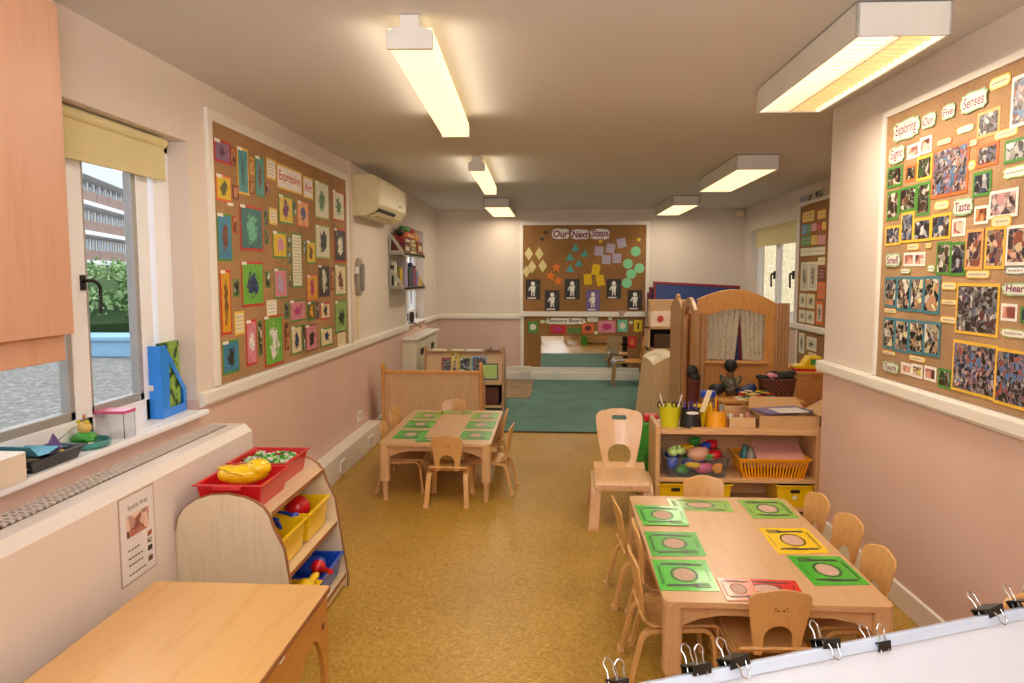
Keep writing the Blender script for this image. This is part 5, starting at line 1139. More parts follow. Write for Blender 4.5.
tool('toy_boat', 'rounded blue toy in the blue tray on the bottom shelf', 'toy', (-1.15, 3.32, .17), 'p_blue', [((0, 0, 0), (.075, .06, .05)), ((.03, .0, .03), (.05, .04, .03)), ((-.03, .02, .02), (.05, .03, .05))])
b = B(); b.cyl((0, 0, 0), (.09, -.10, .02), .012); b.ell((0, 0, 0), (.035, .035, .035), 14, 10); tag(mesh('toy_rattle', b, ['p_red'], loc=(-1.09, 3.27, .20), smooth=True), 'red ball ended toy on a stick lying over the blue toy', 'toy')
tool('toy_scoop', 'yellow toy scoop at the near end of the bottom shelf', 'toy', (-1.10, 3.10, .18), 'p_yellow', [((0, 0, 0), (.05, .06, .03)), ((.02, .08, .01), (.02, .05, .015))])

# ------------------------------------------------------------------ right storage shelf
RX0, RX1, RY0, RY1 = .655, 1.70, 4.74, 5.10
t = thing('storage_shelf', 'low pale wooden storage shelf with tubs behind the big table', 'shelf', (1.185, 4.92, 0)); Tm = Matrix.Translation((1.185, 4.92, 0))
for x in (RX0, RX1-.03):
    b = B(); b.box(x, x+.03, RY0, RY1, 0, .585); mesh('side_panel', b, 'beechy', t, world=Tm, bevel=.006)
b = B(); b.box(RX0+.03, RX1-.03, RY0+.005, RY1, .528, .558); mesh('top_board', b, 'beechx', t, world=Tm, bevel=.003)
b = B(); b.box(RX0+.03, RX1-.03, RY0+.005, RY1, .215, .24); mesh('shelf_board', b, 'beechx', t, world=Tm, bevel=.003)
b = B(); b.box(RX0+.03, RX1-.03, RY0+.005, RY1, .03, .05); mesh('bottom_board', b, 'beechx', t, world=Tm, bevel=.003)
b = B(); b.box(RX0+.03, RX1-.03, RY1-.012, RY1, .05, .53); mesh('back_panel', b, 'beechx', t, world=Tm)
b = B(); b.box(.88, RX1-.03, RY0+.01, RY0+.03, .558, .572); mesh('top_lip', b, 'beechx', t, world=Tm)
TZ = .559
def pot(label, x, y, r0, r1, h, mt, z=TZ, name='pencil_pot'):
    t = thing(name, label, 'pot', (x, y, z)); b = B(); b.lathe([(r0, 0), (r1, h), (r1+.003, h), (r1+.003, h-.006), (r1-.004, h-.002), (r0-.004, .005), (.001, .005)], n=28, cap=True); mesh('cup', b, mt, t, smooth=True); return t
def stick(label, x, y, z, dx, dy, L, r, mt, name='pencil', tip=None, group=None):
    d = Vector((dx, dy, 1)).normalized(); b = B(); b.cyl((0, 0, 0), d*L*.86, r, n=8); b.cyl(d*L*.86, d*L, r, r*.2, n=8); o = mesh(name, b, mt, loc=(x, y, z)); tag(o, label, name.replace('_', ' '), group); return o
pot('lime yellow pot of scissors, leftmost on top of the storage shelf', .76, 4.87, .058, .07, .135, 'p_yl' if False else 'p_lime')
def scissors(label, x, y, z, tilt, rz):
    t = thing('scissors', label, 'scissors', (x, y, z), rz)
    for s in (-1, 1):
        b = B(); b.strip([(s*.004, 0), (s*.002, .06), (-s*.012+tilt*.02, .10)], .004, .010, lambda u, v, w: (u+tilt*v, w, v)); mesh('blade', b, 'steel', t)
        pts = [(s*.016+.014*math.cos(k*PI/6)+tilt*.12, 0, .118+.02*math.sin(k*PI/6)) for k in range(12)]
        b = B(); b.tube(pts, .004, 6, True); mesh('handle', b, 'black', t)
    return t
scissors('black handled scissors standing in the lime pot, the left pair', .725, 4.88, .58, -.15, .3); scissors('black handled scissors standing in the lime pot, the right pair', .79, 4.88, .58, .12, -.4)
for i, (dx, x) in enumerate([(-.28, .745), (.32, .775)]):
    b = B(); b.cyl((0, 0, 0), Vector((dx, 0, 1)).normalized()*.2, .004, n=8); tag(mesh('paint_brush', b, 'p_white', loc=(x, 4.85, .58)), 'white stick in the lime pot leaning to the '+('left', 'right')[i], 'brush')
b = B(); 
t = pot('black jug shaped pot with white labels beside the lime pot', .895, 4.86, .072, .058, .12, 'p_black'); b = B(); b.plate(ellp(0, .1, .042, .010), .001, lambda u, v, w: (u, -.0655-w, v)); mesh('rim_label', b, 'p_white', t)
for i, (x, dx, c) in enumerate([(.87, -.12, 'deepblue'), (.885, -.02, 'purplet'), (.90, .05, 'deepblue'), (.915, .15, 'purplet')]): stick(['dark blue pencil leaning left in the black pot', 'purple pencil in the black pot, second from left', 'dark blue pencil upright in the black pot', 'purple pencil leaning right in the black pot'][i], x, 4.86, .58, dx, .05, .15, .005, c)
b = B(); b.plate([(0, 0), (.035, 0), (.085, .14), (.05, .145)], .004, XZ()); tag(mesh('card_strip', b, 'cream', loc=(.945, 4.83, .66), rz=.1), 'cream card strip sticking up beside the black pot', 'card')
pot('yellow pot partly hidden behind the black pot', .985, 4.95, .05, .062, .125, 'p_yellow')
pot('orange yellow pot of pencils in front of the hidden yellow pot', 1.055, 4.83, .068, .055, .115, 'p_orange')
for i, (x, dx, c, L) in enumerate([(1.03, -.08, 'p_yellow', .15), (1.05, .02, 'p_orange', .2), (1.07, .1, 'brown', .16), (1.06, .0, 'dred', .17)]): stick(['yellow pencil leaning left in the orange pot', 'tall orange pencil in the orange pot', 'brown pencil in the orange pot', 'dark red pencil in the orange pot'][i], x, 4.83, .58, dx, .05, L, .005, c)
b = B(); b.cyl((0, 0, 0), (0, 0, .05), .017); b.cyl((0, 0, .05), (0, 0, .056), .019); tag(mesh('glue_stick', b, 'grey', loc=(1.085, 4.82, .655)), 'grey marker end in the orange pot', 'marker')
# jar with blue lid
t = thing('storage_jar', 'clear jar of brown bits with a bright blue lid behind the pots', 'jar', (1.04, 5.03, TZ)); b = B(); b.lathe([(.042, 0), (.045, .02), (.045, .15), (.04, .17)], n=24); mesh('jar_body', b, 'clear', t, smooth=True)
b = B(); b.lathe([(.05, .17), (.052, .175), (.052, .205), (.048, .21)], n=24); mesh('lid', b, 'p_blue', t, smooth=True)
b = B(); b.lathe([(.038, .004), (.04, .03), (.038, .12), (.02, .135)], n=16); mesh('contents', b, 'reddish', t)
M['cardb'] = plain('brown_cardboard', 'c79a66', .75, var=.06); M['cardin'] = plain('cardboard_inside', 'b28655', .8)
def openbox(x0, x1, y0, y1, z0, z1, th=.006):
    b = B(); b.box(x0, x1, y0, y0+th, z0, z1); b.box(x0, x1, y1-th, y1, z0, z1); b.box(x0, x0+th, y0, y1, z0, z1); b.box(x1-th, x1, y0, y1, z0, z1); b.box(x0, x1, y0, y1, z0, z0+th); return b
tag(mesh('wooden_box', openbox(1.12, 1.30, 4.78, 4.92, TZ, TZ+.075, .009), 'plylight', bevel=.002), 'small open wooden box of bits in the middle of the storage shelf top', 'box')
for i, (x, c, n) in enumerate([(1.15, 'p_white', 'white'), (1.19, 'reddish', 'brown'), (1.22, 'cream', 'cream'), (1.26, 'p_skin', 'pink')]):
    b = B(); b.lathe([(.012, 0), (.016, .02), (.010, .045), (.015, .06), (.004, .07)], n=10); tag(mesh('wooden_peg', b, c, loc=(x, 4.85, TZ+.02+.01*(i % 2)), smooth=True), n+' peg in the small wooden box on the storage shelf', 'peg')
t = thing('cardboard_box', 'open brown cardboard box with a flap out to the right on the storage shelf', 'box', (1.5, 4.9, TZ)); Tm2 = Matrix.Translation((1.5, 4.9, TZ))
mesh('box_body', openbox(1.31, 1.70, 4.77, 5.07, TZ, TZ+.09, .005), 'cardb', t, world=Tm2)
b = B(); b.plate([(4.78, 0), (5.06, 0), (5.04, .17), (4.82, .17)], .004, lambda u, v, w: (1.695+v*.95, u, TZ+.085+v*.62+w)); mesh('flap', b, 'cardb', t, world=Tm2)
b = B(); b.plate([(1.32, 0), (1.69, 0), (1.66, .12), (1.35, .12)], .004, lambda u, v, w: (u, 5.065+v*.7, TZ+.09+v*.5+w)); mesh('flap', b, 'cardb', t, world=Tm2)
b = B(); b.plate([(4.78, 0), (5.06, 0), (5.03, .12), (4.82, .12)], .004, lambda u, v, w: (1.312-v*.75, u, TZ+.09+v*.55+w)); mesh('flap', b, 'cardb', t, world=Tm2)
b = B(); b.box(-.16, .16, -.012, .012, -.003, .0, rot=None); b.box(-.17, .17, -.10, .10, 0, .012); tag(mesh('folder', b, 'purplet', loc=(1.50, 4.93, TZ+.094), rz=.35), 'purple folder lying slanted in the cardboard box', 'folder')
b = B(); b.box(-.10, .10, -.08, .08, 0, .004); tag(mesh('paper_sheet', b, 'p_white', loc=(1.53, 4.88, TZ+.107), rz=.2), 'white paper on the purple folder in the cardboard box', 'paper')
b = B(); b.box(-.095, .095, -.075, .075, 0, .10); tag(mesh('cardboard_carton', b, 'cardb', loc=(1.205, 5.01, TZ+.0)), 'closed brown cardboard carton behind the small wooden box', 'box')

# clear tub full of toys
t = thing('clear_tub', 'clear plastic tub crammed with coloured toys on the left of the storage shelf', 'tub', (.925, 4.90, .241)); mesh('tub_body', trayshape(.40, .28, .125, .9, .003, .01), 'clear', t)
rnd = random.Random(9)
heap = [('p_blue', (-.13, .05, .11), (.05, .04, .04), 'blue toy behind the pale green bottles in the clear tub', 'toy_jug'), ('p_red', (.06, .08, .13), (.05, .04, .04), 'red toy at the back of the clear tub', 'toy_pan'), ('p_green', (-.02, .07, .11), (.05, .04, .04), 'green toy at the back of the clear tub', 'toy_pear'), ('p_lightgreen', (-.15, -.06, .15), (.03, .05, .03), 'pale green toy bottle at the left of the clear tub, front one', 'toy_bottle'), ('p_lightgreen', (-.09, -.05, .155), (.028, .05, .028), 'pale green toy bottle, second from left in the clear tub', 'toy_bottle'),
        ('p_skin', (.02, -.05, .135), (.07, .05, .05), 'pink toy food lump in the middle of the clear tub', 'toy_ham'), ('p_green', (.02, .06, .19), (.035, .03, .035), 'dark green toy on top of the clear tub', 'toy_pepper'),
        ('p_blue', (.08, .0, .175), (.035, .03, .03), 'blue toy cup near the top of the clear tub', 'toy_cup'), ('p_red', (.12, .03, .18), (.045, .04, .035), 'red toy at the top right of the clear tub', 'toy_apple'),
        ('p_red', (.13, -.04, .13), (.045, .04, .03), 'red toy at the right side of the clear tub', 'toy_tomato'), ('p_yellow', (-.04, .02, .165), (.05, .03, .02), 'yellow curved toy banana in the clear tub', 'toy_banana'),
        ('p_blue', (-.15, -.08, .075), (.035, .03, .04), 'blue toy low in the left corner of the clear tub', 'toy_block'), ('p_green', (-.09, -.09, .04), (.05, .03, .03), 'green toy at the bottom left of the clear tub', 'toy_leaf'),
        ('p_pink', (.05, -.09, .05), (.06, .03, .035), 'purple pink toy low in the clear tub', 'toy_cake'), ('p_orange', (.14, -.09, .05), (.035, .03, .035), 'round orange yellow toy at the bottom right of the clear tub', 'toy_orange'),
        ('p_green', (.08, -.07, .12), (.03, .02, .022), 'bright green toy leaf on the front rim of the clear tub', 'toy_lettuce'), ('reddish', (-.06, .03, .14), (.05, .04, .03), 'brown toy food in the clear tub', 'toy_bread'), ('p_yellow', (-.02, -.09, .07), (.05, .03, .02), 'yellow toy low at the front of the clear tub', 'toy_cheese'), ('p_blue', (.0, .0, .06), (.08, .06, .04), 'large blue toy at the bottom of the clear tub', 'toy_plate')]
for i, (c, p, r, lb, nm) in enumerate(heap):
    b = B(); b.ell((0, 0, 0), r, 14, 10); b.ell((r[0]*.5, 0, r[2]*.45), tuple(k*.55 for k in r), 12, 8)
    if 'bottle' in nm: b.cyl((0, 0, r[2]*.6), (0, -.03, r[2]*1.2), .012)
    if 'leaf' in nm or 'lettuce' in nm or 'pepper' in nm:
        for k in range(5): b.ell((r[0]*.9*math.cos(k*1.25), r[1]*.9*math.sin(k*1.25), r[2]*.5), (r[0]*.35, r[1]*.35, r[2]*.5), 8, 6)
    o = mesh(nm, b, c, loc=(.925+p[0], 4.90+p[1], .241+p[2]), smooth=True, rz=rnd.uniform(-.6, .6)); tag(o, lb, 'toy')
# yellow slotted basket
def basket(label, x, y, z, w, d, h, mt):
    t = thing('slotted_basket', label, 'basket', (x, y, z), .0); R = lambda k, zz, e=0: [(px*(w/2*k+e), py*(d/2*k+e), zz) for px, py in ((-1, -1), (1, -1), (1, 1), (-1, 1))]
    b = B(); b.ring([R(.98, h-.018), R(1, h, 0), R(1, h, .012), R(1, h+.008, .012), R(1, h+.008, -.004), R(.98, h-.018, -.004)], closed=True); mesh('rim', b, mt, t)
    b = B(); b.box(-w*.42, w*.42, -d*.42, d*.42, 0, .005)
    for py in (-1, 1):
        n = 20
        for i in range(n+1):
            u = -1+2*i/n; x0_, y0_ = u*w*.42, py*d*.42; x1_, y1_ = u*w/2*.98, py*d/2*.98; b.ring([[(x0_-.005, y0_, 0), (x0_+.005, y0_, 0), (x0_+.005, y0_+.003, 0), (x0_-.005, y0_+.003, 0)], [(x1_-.005, y1_, h), (x1_+.005, y1_, h), (x1_+.005, y1_+.003, h), (x1_-.005, y1_+.003, h)]])
    for px in (-1, 1):
        n = 14
        for i in range(n+1):
            u = -1+2*i/n; x0_, y0_ = px*w*.42, u*d*.42; x1_, y1_ = px*w/2*.98, u*d/2*.98; b.ring([[(x0_, y0_-.005, 0), (x0_, y0_+.005, 0), (x0_+.003, y0_+.005, 0), (x0_+.003, y0_-.005, 0)], [(x1_, y1_-.005, h), (x1_, y1_+.005, h), (x1_+.003, y1_+.005, h), (x1_+.003, y1_-.005, h)]])
    mesh('slats', b, mt, t); return t
basket('orange yellow slotted plastic basket on the right of the storage shelf', 1.415, 4.90, .241, .44, .30, .125, 'p_orange')
b = B(); b.plate(rrect(-.15, .15, -.10, .10, .015), .05, XY()); b.plate(rrect(-.155, .155, -.105, .105, .015), .008, XY(.05)); b.bm.transform(Matrix.Rotation(math.radians(24), 4, 'X')); tag(mesh('lunch_box', b, plain('dusty_pink_box', 'dba090', .45), loc=(1.47, 4.90, .345), bevel=.003), 'flat pink box lying in the slotted basket', 'box')
for i, (c, x, y, lb) in enumerate([('grey', 1.29, 4.86, 'grey glass bottle in the slotted basket, left'), ('p_teal', 1.27, 4.93, 'pale teal bottle at the left of the slotted basket'), ('babyblue', 1.60, 4.99, 'pale blue crumpled item at the back right of the slotted basket')]):
    b = B(); b.lathe([(.026, 0), (.03, .02), (.03, .09), (.015, .11), (.015, .13), (.018, .135)], n=16); tag(mesh('small_bottle', b, c, loc=(x, y, .29), smooth=True), lb, 'bottle')
for i, (x, lb) in enumerate([(.79, 'yellow bin under the clear tub, left one'), (1.03, 'yellow bin under the middle shelf, half hidden by the chair back'), (1.55, 'yellow bin with a dark lid at the right under the slotted basket')]):
    t = toy_tray(lb, .23, .30, .145, 'p_yellow', (x, 4.90, .051), handle=False, name='storage_bin', cat='bin'); b = B(); b.plate(rrect(-.03, .03, .10, .122, .008), .002, XZ(-.149)); mesh('hand_slot', b, 'black', t)
    if i == 2:
        b = B(); b.plate(rrect(-.10, .10, -.13, .13, .02), .015, XY(.146)); mesh('lid', b, 'black', t); b = B(); b.plate(ellp(0, .07, .014, .014, 16), .002, XZ(-.143)); mesh('badge', b, 'p_white', t)
b = B(); b.box(-.03, .03, -.10, .10, 0, .12); b.box(-.035, .035, -.06, .06, .12, .30, ); o = mesh('toy_crate', b, 'p_green', loc=(.615, 5.28, .0), bevel=.01); tag(o, 'green plastic toy standing behind the left end of the storage shelf', 'toy')
b = B(); b.box(-.06, .06, -.08, .08, 0, .50); tag(mesh('toy_stool', b, 'p_green', loc=(.66, 5.36, 0), bevel=.02), 'green rounded toy stand behind the left end of the storage shelf', 'toy')
b = B(); b.box(-.045, .055, -.05, .05, 0, .05); tag(mesh('toy_brick', b, 'p_red', loc=(.69, 5.33, .50), bevel=.008), 'red toy brick on top of the green toy stand', 'toy')

# ------------------------------------------------------------------ playhouse
t = thing('playhouse', 'wooden playhouse with arched panels and a curtained window', 'playhouse', (1.66, 6.7, 0)); Tm = Matrix.Translation((1.66, 6.7, 0))
y = 6.70; X0, X1 = 1.27, 1.96
top = [(X0, 1.335)]+[(X0+(X1-X0)*k/16, 1.335+.095*math.sin(PI*k/16)-.03*(k/16)**2) for k in range(1, 16)]+[(X1, 1.30)]
wy0, wy1 = 1.36, 1.87
win = [(wy0, .78), (wy1, .78)]+[(wy1-(wy1-wy0)*k/12, 1.19+.055*math.sin(PI*k/12)) for k in range(0, 13)]
b = B(); b.plate([(X0, 0)]+top+[(X1, 0)], .022, XZ(y), [win]); mesh('front_panel', b, 'amberwood', t, world=Tm, bevel=.003)
b = B(); b.box(wy0-.03, wy1+.03, y-.09, y+.01, .765, .785); mesh('window_ledge', b, 'amberwood', t, world=Tm, bevel=.004)
b = B()
for k in range(4): b.cyl((1.978+.029*k, y, 0), (1.978+.029*k, y, 1.30), .017, n=12)
mesh('fluted_post', b, 'brownwood', t, world=Tm, smooth=True)
b = B()
for k in range(2): b.cyl((1.235+.045*k, 6.46+.01*k, 0), (1.235+.045*k, 6.46+.01*k, 1.22), .025, n=14)
mesh('corner_post', b, 'brownwood', t, world=Tm, smooth=True)
b = B(); b.box(1.27, 1.31, 6.46, 6.70, .0, .06); b.box(1.27, 1.31, 6.46, 6.70, 1.15, 1.20); mesh('corner_brace', b, 'brownwood', t, world=Tm)
def seg(p0, p1, z, mt, th=.03, arch=.09, op=True):
    p0, p1 = Vector(p0), Vector(p1); d = p1-p0; L = d.length; d.normalize(); n = Vector((-d.y, d.x)); F = lambda u, v, w: (p0.x+d.x*u+n.x*w, p0.y+d.y*u+n.y*w, v)
    out = [(0, 0), (0, z)]+[(L*k/14, z+arch*math.sin(PI*k/14)) for k in range(1, 14)]+[(L, z), (L, 0)]
    e = min(.07, L*.22); ins = [(e, .08), (L-e, .08)]+[(L-e-(L-2*e)*k/10, z-.06+arch*.8*math.sin(PI*k/10)) for k in range(11)]
    b = B(); b.plate(out, th, F, [ins] if op else []); mesh('side_panel', b, mt, t, world=Tm, bevel=.004); return F, L
seg((1.235, 6.48), (1.235, 7.02), 1.25, 'brownwood', .035, .10)
seg((1.225, 7.06), (1.195, 7.5), 1.24, 'brownwood', .035, .09, False)
for x_, y_, h_ in ((1.245, 7.03, 1.30), (1.225, 7.09, 1.28), (1.20, 7.30, 1.34), (1.19, 7.48, 1.25)):
    b = B(); b.cyl((x_, y_, 0), (x_, y_, h_), .024, n=14); b.ell((x_, y_, h_), (.024, .024, .03)); mesh('round_post', b, 'brownwood', t, world=Tm, smooth=True)
b = B(); b.box(1.26, 1.30, 6.86, 7.05, 0, 1.20); mesh('inner_panel', b, 'amberwood', t, world=Tm)
def curtain(x0, x1, x0b, x1b, lb):
    b = B(); n = 40; rows = []
    for z, a, c in ((1.245, x0, x1), (1.0, (x0+x0b)/2, (x1+x1b)/2), (.79, x0b, x1b)):
        rows.append([(a+(c-a)*i/n, y+.03+.012*math.sin(i*.95), z) for i in range(n+1)]+[(a+(c-a)*i/n, y+.034+.012*math.sin(i*.95), z) for i in range(n, -1, -1)])
    b.ring(rows); o = mesh('curtain', b, 'curtain', smooth=True); tag(o, lb, 'curtain', 'curtains of the playhouse window'); return o
curtain(1.35, 1.66, 1.35, 1.62, 'patterned cream curtain at the left of the playhouse window'); curtain(1.655, 1.90, 1.69, 1.90, 'patterned cream curtain at the right of the playhouse window')
# things in the playhouse corner
def doll(label, x, y, z):
    t = thing('doll', label, 'doll', (x, y, z), PI-.5); t.scale = (.68,)*3
    b = B(); b.ell((0, 0, .20), (.075, .065, .12)); b.ell((0, 0, .33), (.05, .045, .05)); b.ell((0, 0, .38), (.035, .035, .05)); b.ell((-.01, 0, .44), (.062, .065, .075))
    for s in (-1, 1):
        b.ell((s*.085, -.02, .25), (.03, .03, .09), rot=Matrix.Rotation(s*.5, 3, 'Y')); b.ell((s*.12, -.05, .17), (.026, .05, .03)); b.ell((s*.05, -.10, .10), (.04, .11, .04)); b.ell((s*.06, -.2, .09), (.032, .05, .045))
    remesh(mesh('body', b, plain('brown_doll_skin', '7a4a34', .5), t, smooth=True), .008)
    b = B(); b.ell((0, .005, .21), (.085, .072, .125))
    for s in (-1, 1): b.ell((s*.09, -.02, .25), (.036, .036, .095), rot=Matrix.Rotation(s*.5, 3, 'Y'))
    remesh(mesh('patterned_jacket', b, photo_mat('dark2'), t, smooth=True), .008)
    b = B(); b.ell((-.005, .025, .455), (.082, .08, .085)); remesh(mesh('hair', b, 'black', t, smooth=True), .007)
    for s in (-1, 1):
        b = B(); b.ell((s*.022-.01, -.06, .45), (.006, .004, .006), 8, 6); mesh('eye', b, 'p_white', t)
    return t
PAL['dark2'] = ['4a4030', '6b6048', '2c2620', '8c8468', '3a4034']
doll('doll with black hair and a patterned jacket sitting below the playhouse window', 1.50, 6.36, .475)
b = B(); b.box(1.36, 2.05, 6.12, 6.58, .495, .52); b.box(1.38, 1.42, 6.14, 6.18, 0, .495); b.box(1.99, 2.03, 6.14, 6.18, 0, .495); b.box(1.38, 1.42, 6.52, 6.56, 0, .495); b.box(1.99, 2.03, 6.52, 6.56, 0, .495)
tag(mesh('play_bench', b, 'amberwood', bevel=.004), 'low wooden bench under the playhouse window', 'bench')
b = B(); b.ell((0, 0, .10), (.13, .10, .09)); b.ell((.08, .02, .13), (.06, .08, .06)); o = mesh('dark_bundle', b, 'black', loc=(1.385, 6.36, .522), smooth=True); remesh(o, .006); o.scale = (.55,)*3; tag(o, 'black cloth bundle beside the doll', 'cloth')
b = B(); b.ell((0, 0, .05), (.09, .06, .04)); b.ell((.05, .02, .06), (.05, .05, .05)); o = mesh('dark_blue_cloth', b, 'navy', loc=(1.63, 6.36, .52), smooth=True); remesh(o, .01); tag(o, 'dark blue cloth at the right of the doll', 'cloth')
t = thing('wicker_basket', 'brown wicker basket of dark clothes under the playhouse window, on the right', 'basket', (1.885, 6.35, .522))
b = B(); R = lambda k, z: [(p[0]*k, p[1]*k, z) for p in rrect(-.14, .14, -.10, .10, .05)]
b.ring([R(.86, 0), R(.95, .06), R(1, .12), R(1.04, .15), R(1.0, .155), R(.93, .15), R(.8, .01)]); mesh('basket_body', b, 'wicker', t)
b = B(); b.tube([(p[0]*1.03, p[1]*1.03, .152) for p in rrect(-.14, .14, -.10, .10, .05)], .009, 8, True); mesh('rim', b, 'wicker', t)
b = B(); b.ell((0.02, 0, .16), (.11, .07, .045)); b.ell((-.05, 0, .18), (.06, .05, .03)); b.ell((.1, .02, .19), (.06, .05, .02)); o = mesh('dark_clothes', b, 'black', loc=(1.90, 6.35, .53), smooth=True); remesh(o, .008); tag(o, 'black dressing up clothes heaped in the wicker basket', 'clothes')
b = B(); b.ell((0, 0, 0), (.04, .04, .03)); b.ell((.03, 0, .0), (.03, .03, .02)); o = mesh('red_cloth', b, 'rose', loc=(1.82, 6.31, .70), smooth=True); tag(o, 'pink and red cloth at the left of the wicker basket', 'cloth')
b = B(); b.ell((0, 0, 0), (.07, .03, .022)); b.ell((-.04, 0, .008), (.03, .025, .02)); o = mesh('toy_shoe', b, 'black', loc=(1.765, 6.30, .69), smooth=True); remesh(o, .006); tag(o, 'black toy shoe beside the wicker basket', 'shoe')
b = B(); b.cyl((0, 0, 0), (.03, .02, .36), .05, .045, n=16); o = mesh('fabric_roll', b, plain('dark_maroon_fabric', '5e1f14', .7), loc=(1.16, 6.30, .30), smooth=True)
b = B()
b = B(); b.box(1.12, 1.30, 6.2, 6.4, 0, .30); tag(mesh('storage_block', b, 'amberwood', bevel=.01), 'wooden block beside the left post of the playhouse', 'block')
tag(o, 'tall dark maroon fabric roll between the playhouse posts', 'fabric roll')
tool('small_doll', 'small doll with black hair leaning behind the left playhouse post', 'doll', (1.185, 6.40, .72), 'black', [((0, 0, 0), (.05, .05, .06)), ((.02, -.02, -.05), (.045, .04, .05))], 0, .006)
b = B()
for i in range(26):
    rr = random.Random(i); b.mi = i % 4; x, y_ = rr.uniform(-.12, .12), rr.uniform(-.08, .08); b.box(x-.03, x+.03, y_-.02, y_+.02, .0+i*.002, .006+i*.002, rot=Matrix.Rotation(rr.uniform(0, 3), 3, 'Z'))
b.mi = 1; b.box(-.15, .15, -.1, .1, -.005, 0)
tag(mesh('picture_cards', b, ['yellow', 'cream', 'p_red', 'p_teal'], loc=(1.66, 6.20, .527)), 'heap of colourful picture cards on the bench behind the cardboard box', 'cards', kind='stuff')
# small cabinet and yellow toy at the far right wall
t = thing('play_cabinet', 'orange wooden play cabinet against the far right wall', 'cabinet', (2.43, 7.0, 0)); Tm = Matrix.Translation((2.48, 6.95, 0)); t.rotation_euler.z = -.14
b = B(); b.box(2.27, 2.66, 6.65, 7.25, 0, .66); mesh('carcass', b, 'amberwood', t, world=Tm, bevel=.004)
b = B(); b.box(2.25, 2.67, 6.63, 7.28, .66, .685); mesh('cabinet_top', b, 'amberwood', t, world=Tm, bevel=.004)
b = B(); b.box(2.30, 2.66, 6.632, 6.648, .05, .61); mesh('door', b, plain('amber_door', 'c98a48', .45), t, world=Tm, bevel=.003)
b = B(); b.plate([(2.46+.035*math.cos(a)*(1 if k % 2 else .5), .42+.035*math.sin(a)*(1 if k % 2 else .5)) for k, a in enumerate([PI*j/5 for j in range(10)])], .002, XZ(6.629)); mesh('sticker', b, 'purplet', t, world=Tm)
b = B(); b.box(2.57, 2.62, 6.62, 6.63, .45, .50); mesh('latch', b, 'navy', t, world=Tm)
t = thing('toy_till', 'yellow and red toy cash till on top of the play cabinet', 'toy', (2.30, 6.85, .685), -.1)
b = B(); b.box(-.13, .12, -.10, .10, 0, .02); mesh('base', b, 'p_red', t, bevel=.006)
b = B(); b.ring([[(-.13, s, .02), (.11, s, .02), (.11, s, .13), (.0, s, .13), (-.05, s, .055), (-.13, s, .045)] for s in (-.09, .09)]); mesh('body', b, 'p_yellow', t, bevel=.008)
b = B(); b.box(.01, .10, -.094, -.09, .06, .11); mesh('screen', b, 'p_green', t); b = B(); b.box(.06, .16, -.08, .0, .02, .045); mesh('drawer', b, 'p_lime', t, bevel=.004)

# pale block with the curved top
t = thing('play_block_unit', 'pale wooden tapered unit with a curved top beside the playhouse', 'play furniture', (1.12, 8.25, 0)); Tm = Matrix.Translation((1.12, 8.25, 0))
b = B(); Lb, Fb, Rb, Bb = (.915, 8.34), (1.045, 8.0), (1.42, 8.22), (1.28, 8.60); Lt, Ft, Rt, Bt = (.99, 8.36), (1.075, 8.06), (1.40, 8.24), (1.26, 8.56)
def crv(a, c, za, zc_, bow, n=8): return [(a[0]+(c[0]-a[0])*k/n, a[1]+(c[1]-a[1])*k/n, za+(zc_-za)*k/n+bow*math.sin(PI*k/n)) for k in range(n)]
topr = crv(Lt, Ft, .64, .575, .02)+crv(Ft, Rt, .575, .67, .025)+crv(Rt, Bt, .67, .70, .0)+crv(Bt, Lt, .70, .64, .03)
botr = crv(Lb, Fb, .006, .006, 0)+crv(Fb, Rb, .006, .006, 0)+crv(Rb, Bb, .006, .006, 0)+crv(Bb, Lb, .006, .006, 0)
b.ring([botr, topr], True, False); mesh('body', b, 'panel', t, world=Tm)
b = B(); b.ring([topr, [(p[0]*.02+1.18*.98, p[1]*.02+8.3*.98, p[2]*.3+.66*.7) for p in topr]], False, True); mesh('curved_top', b, 'maple', t, world=Tm, smooth=True)

# toy shelf with red dotted box, blue mats
t = thing('toy_shelf', 'tall narrow wooden shelf with dark compartments behind the playhouse', 'shelf', (1.38, 9.1, 0)); Tm = Matrix.Translation((1.38, 9.1, 0))
b = B(); b.box(1.12, 1.145, 8.95, 9.3, .006, .93); b.box(1.68, 1.705, 8.95, 9.3, .006, .93); mesh('side_panel', b, 'beech', t, world=Tm)
for z in (.05, .38, .66, .915):
    b = B(); b.box(1.12, 1.705, 8.95, 9.3, z-.012, z+.012); mesh('shelf_board', b, 'beech', t, world=Tm)
b = B(); b.box(1.14, 1.69, 9.28, 9.3, .006, .93); mesh('back_panel', b, 'dark', t, world=Tm)
b = B(); b.box(1.20, 1.62, 9.0, 9.25, .675, .84); tag(mesh('storage_box', b, plain('dark_brown_box', '5a3d26', .7), bevel=.01), 'dark brown box in the upper compartment of the toy shelf', 'box')
t = thing('dotted_box', 'pale wooden slanted box with two red dots on top of the toy shelf', 'box', (1.38, 9.1, .928)); Tm = Matrix.Translation((1.38, 9.1, .928))
b = B(); b.ring([[(x, 8.96, .93), (x, 9.26, .93), (x, 9.26, 1.25), (x, 9.10, 1.25), (x, 9.02, 1.12)] for x in (1.15, 1.62)]); mesh('body', b, 'plylight', t, world=Tm, bevel=.003)
for x in (1.27, 1.50):
    b = B(); b.plate(ellp(x, 1.025, .038, .04, 20), -.003, lambda u, v, w: (u, 8.950+(v-.93)*.316+w, v)); mesh('red_dot', b, 'red', t, world=Tm)
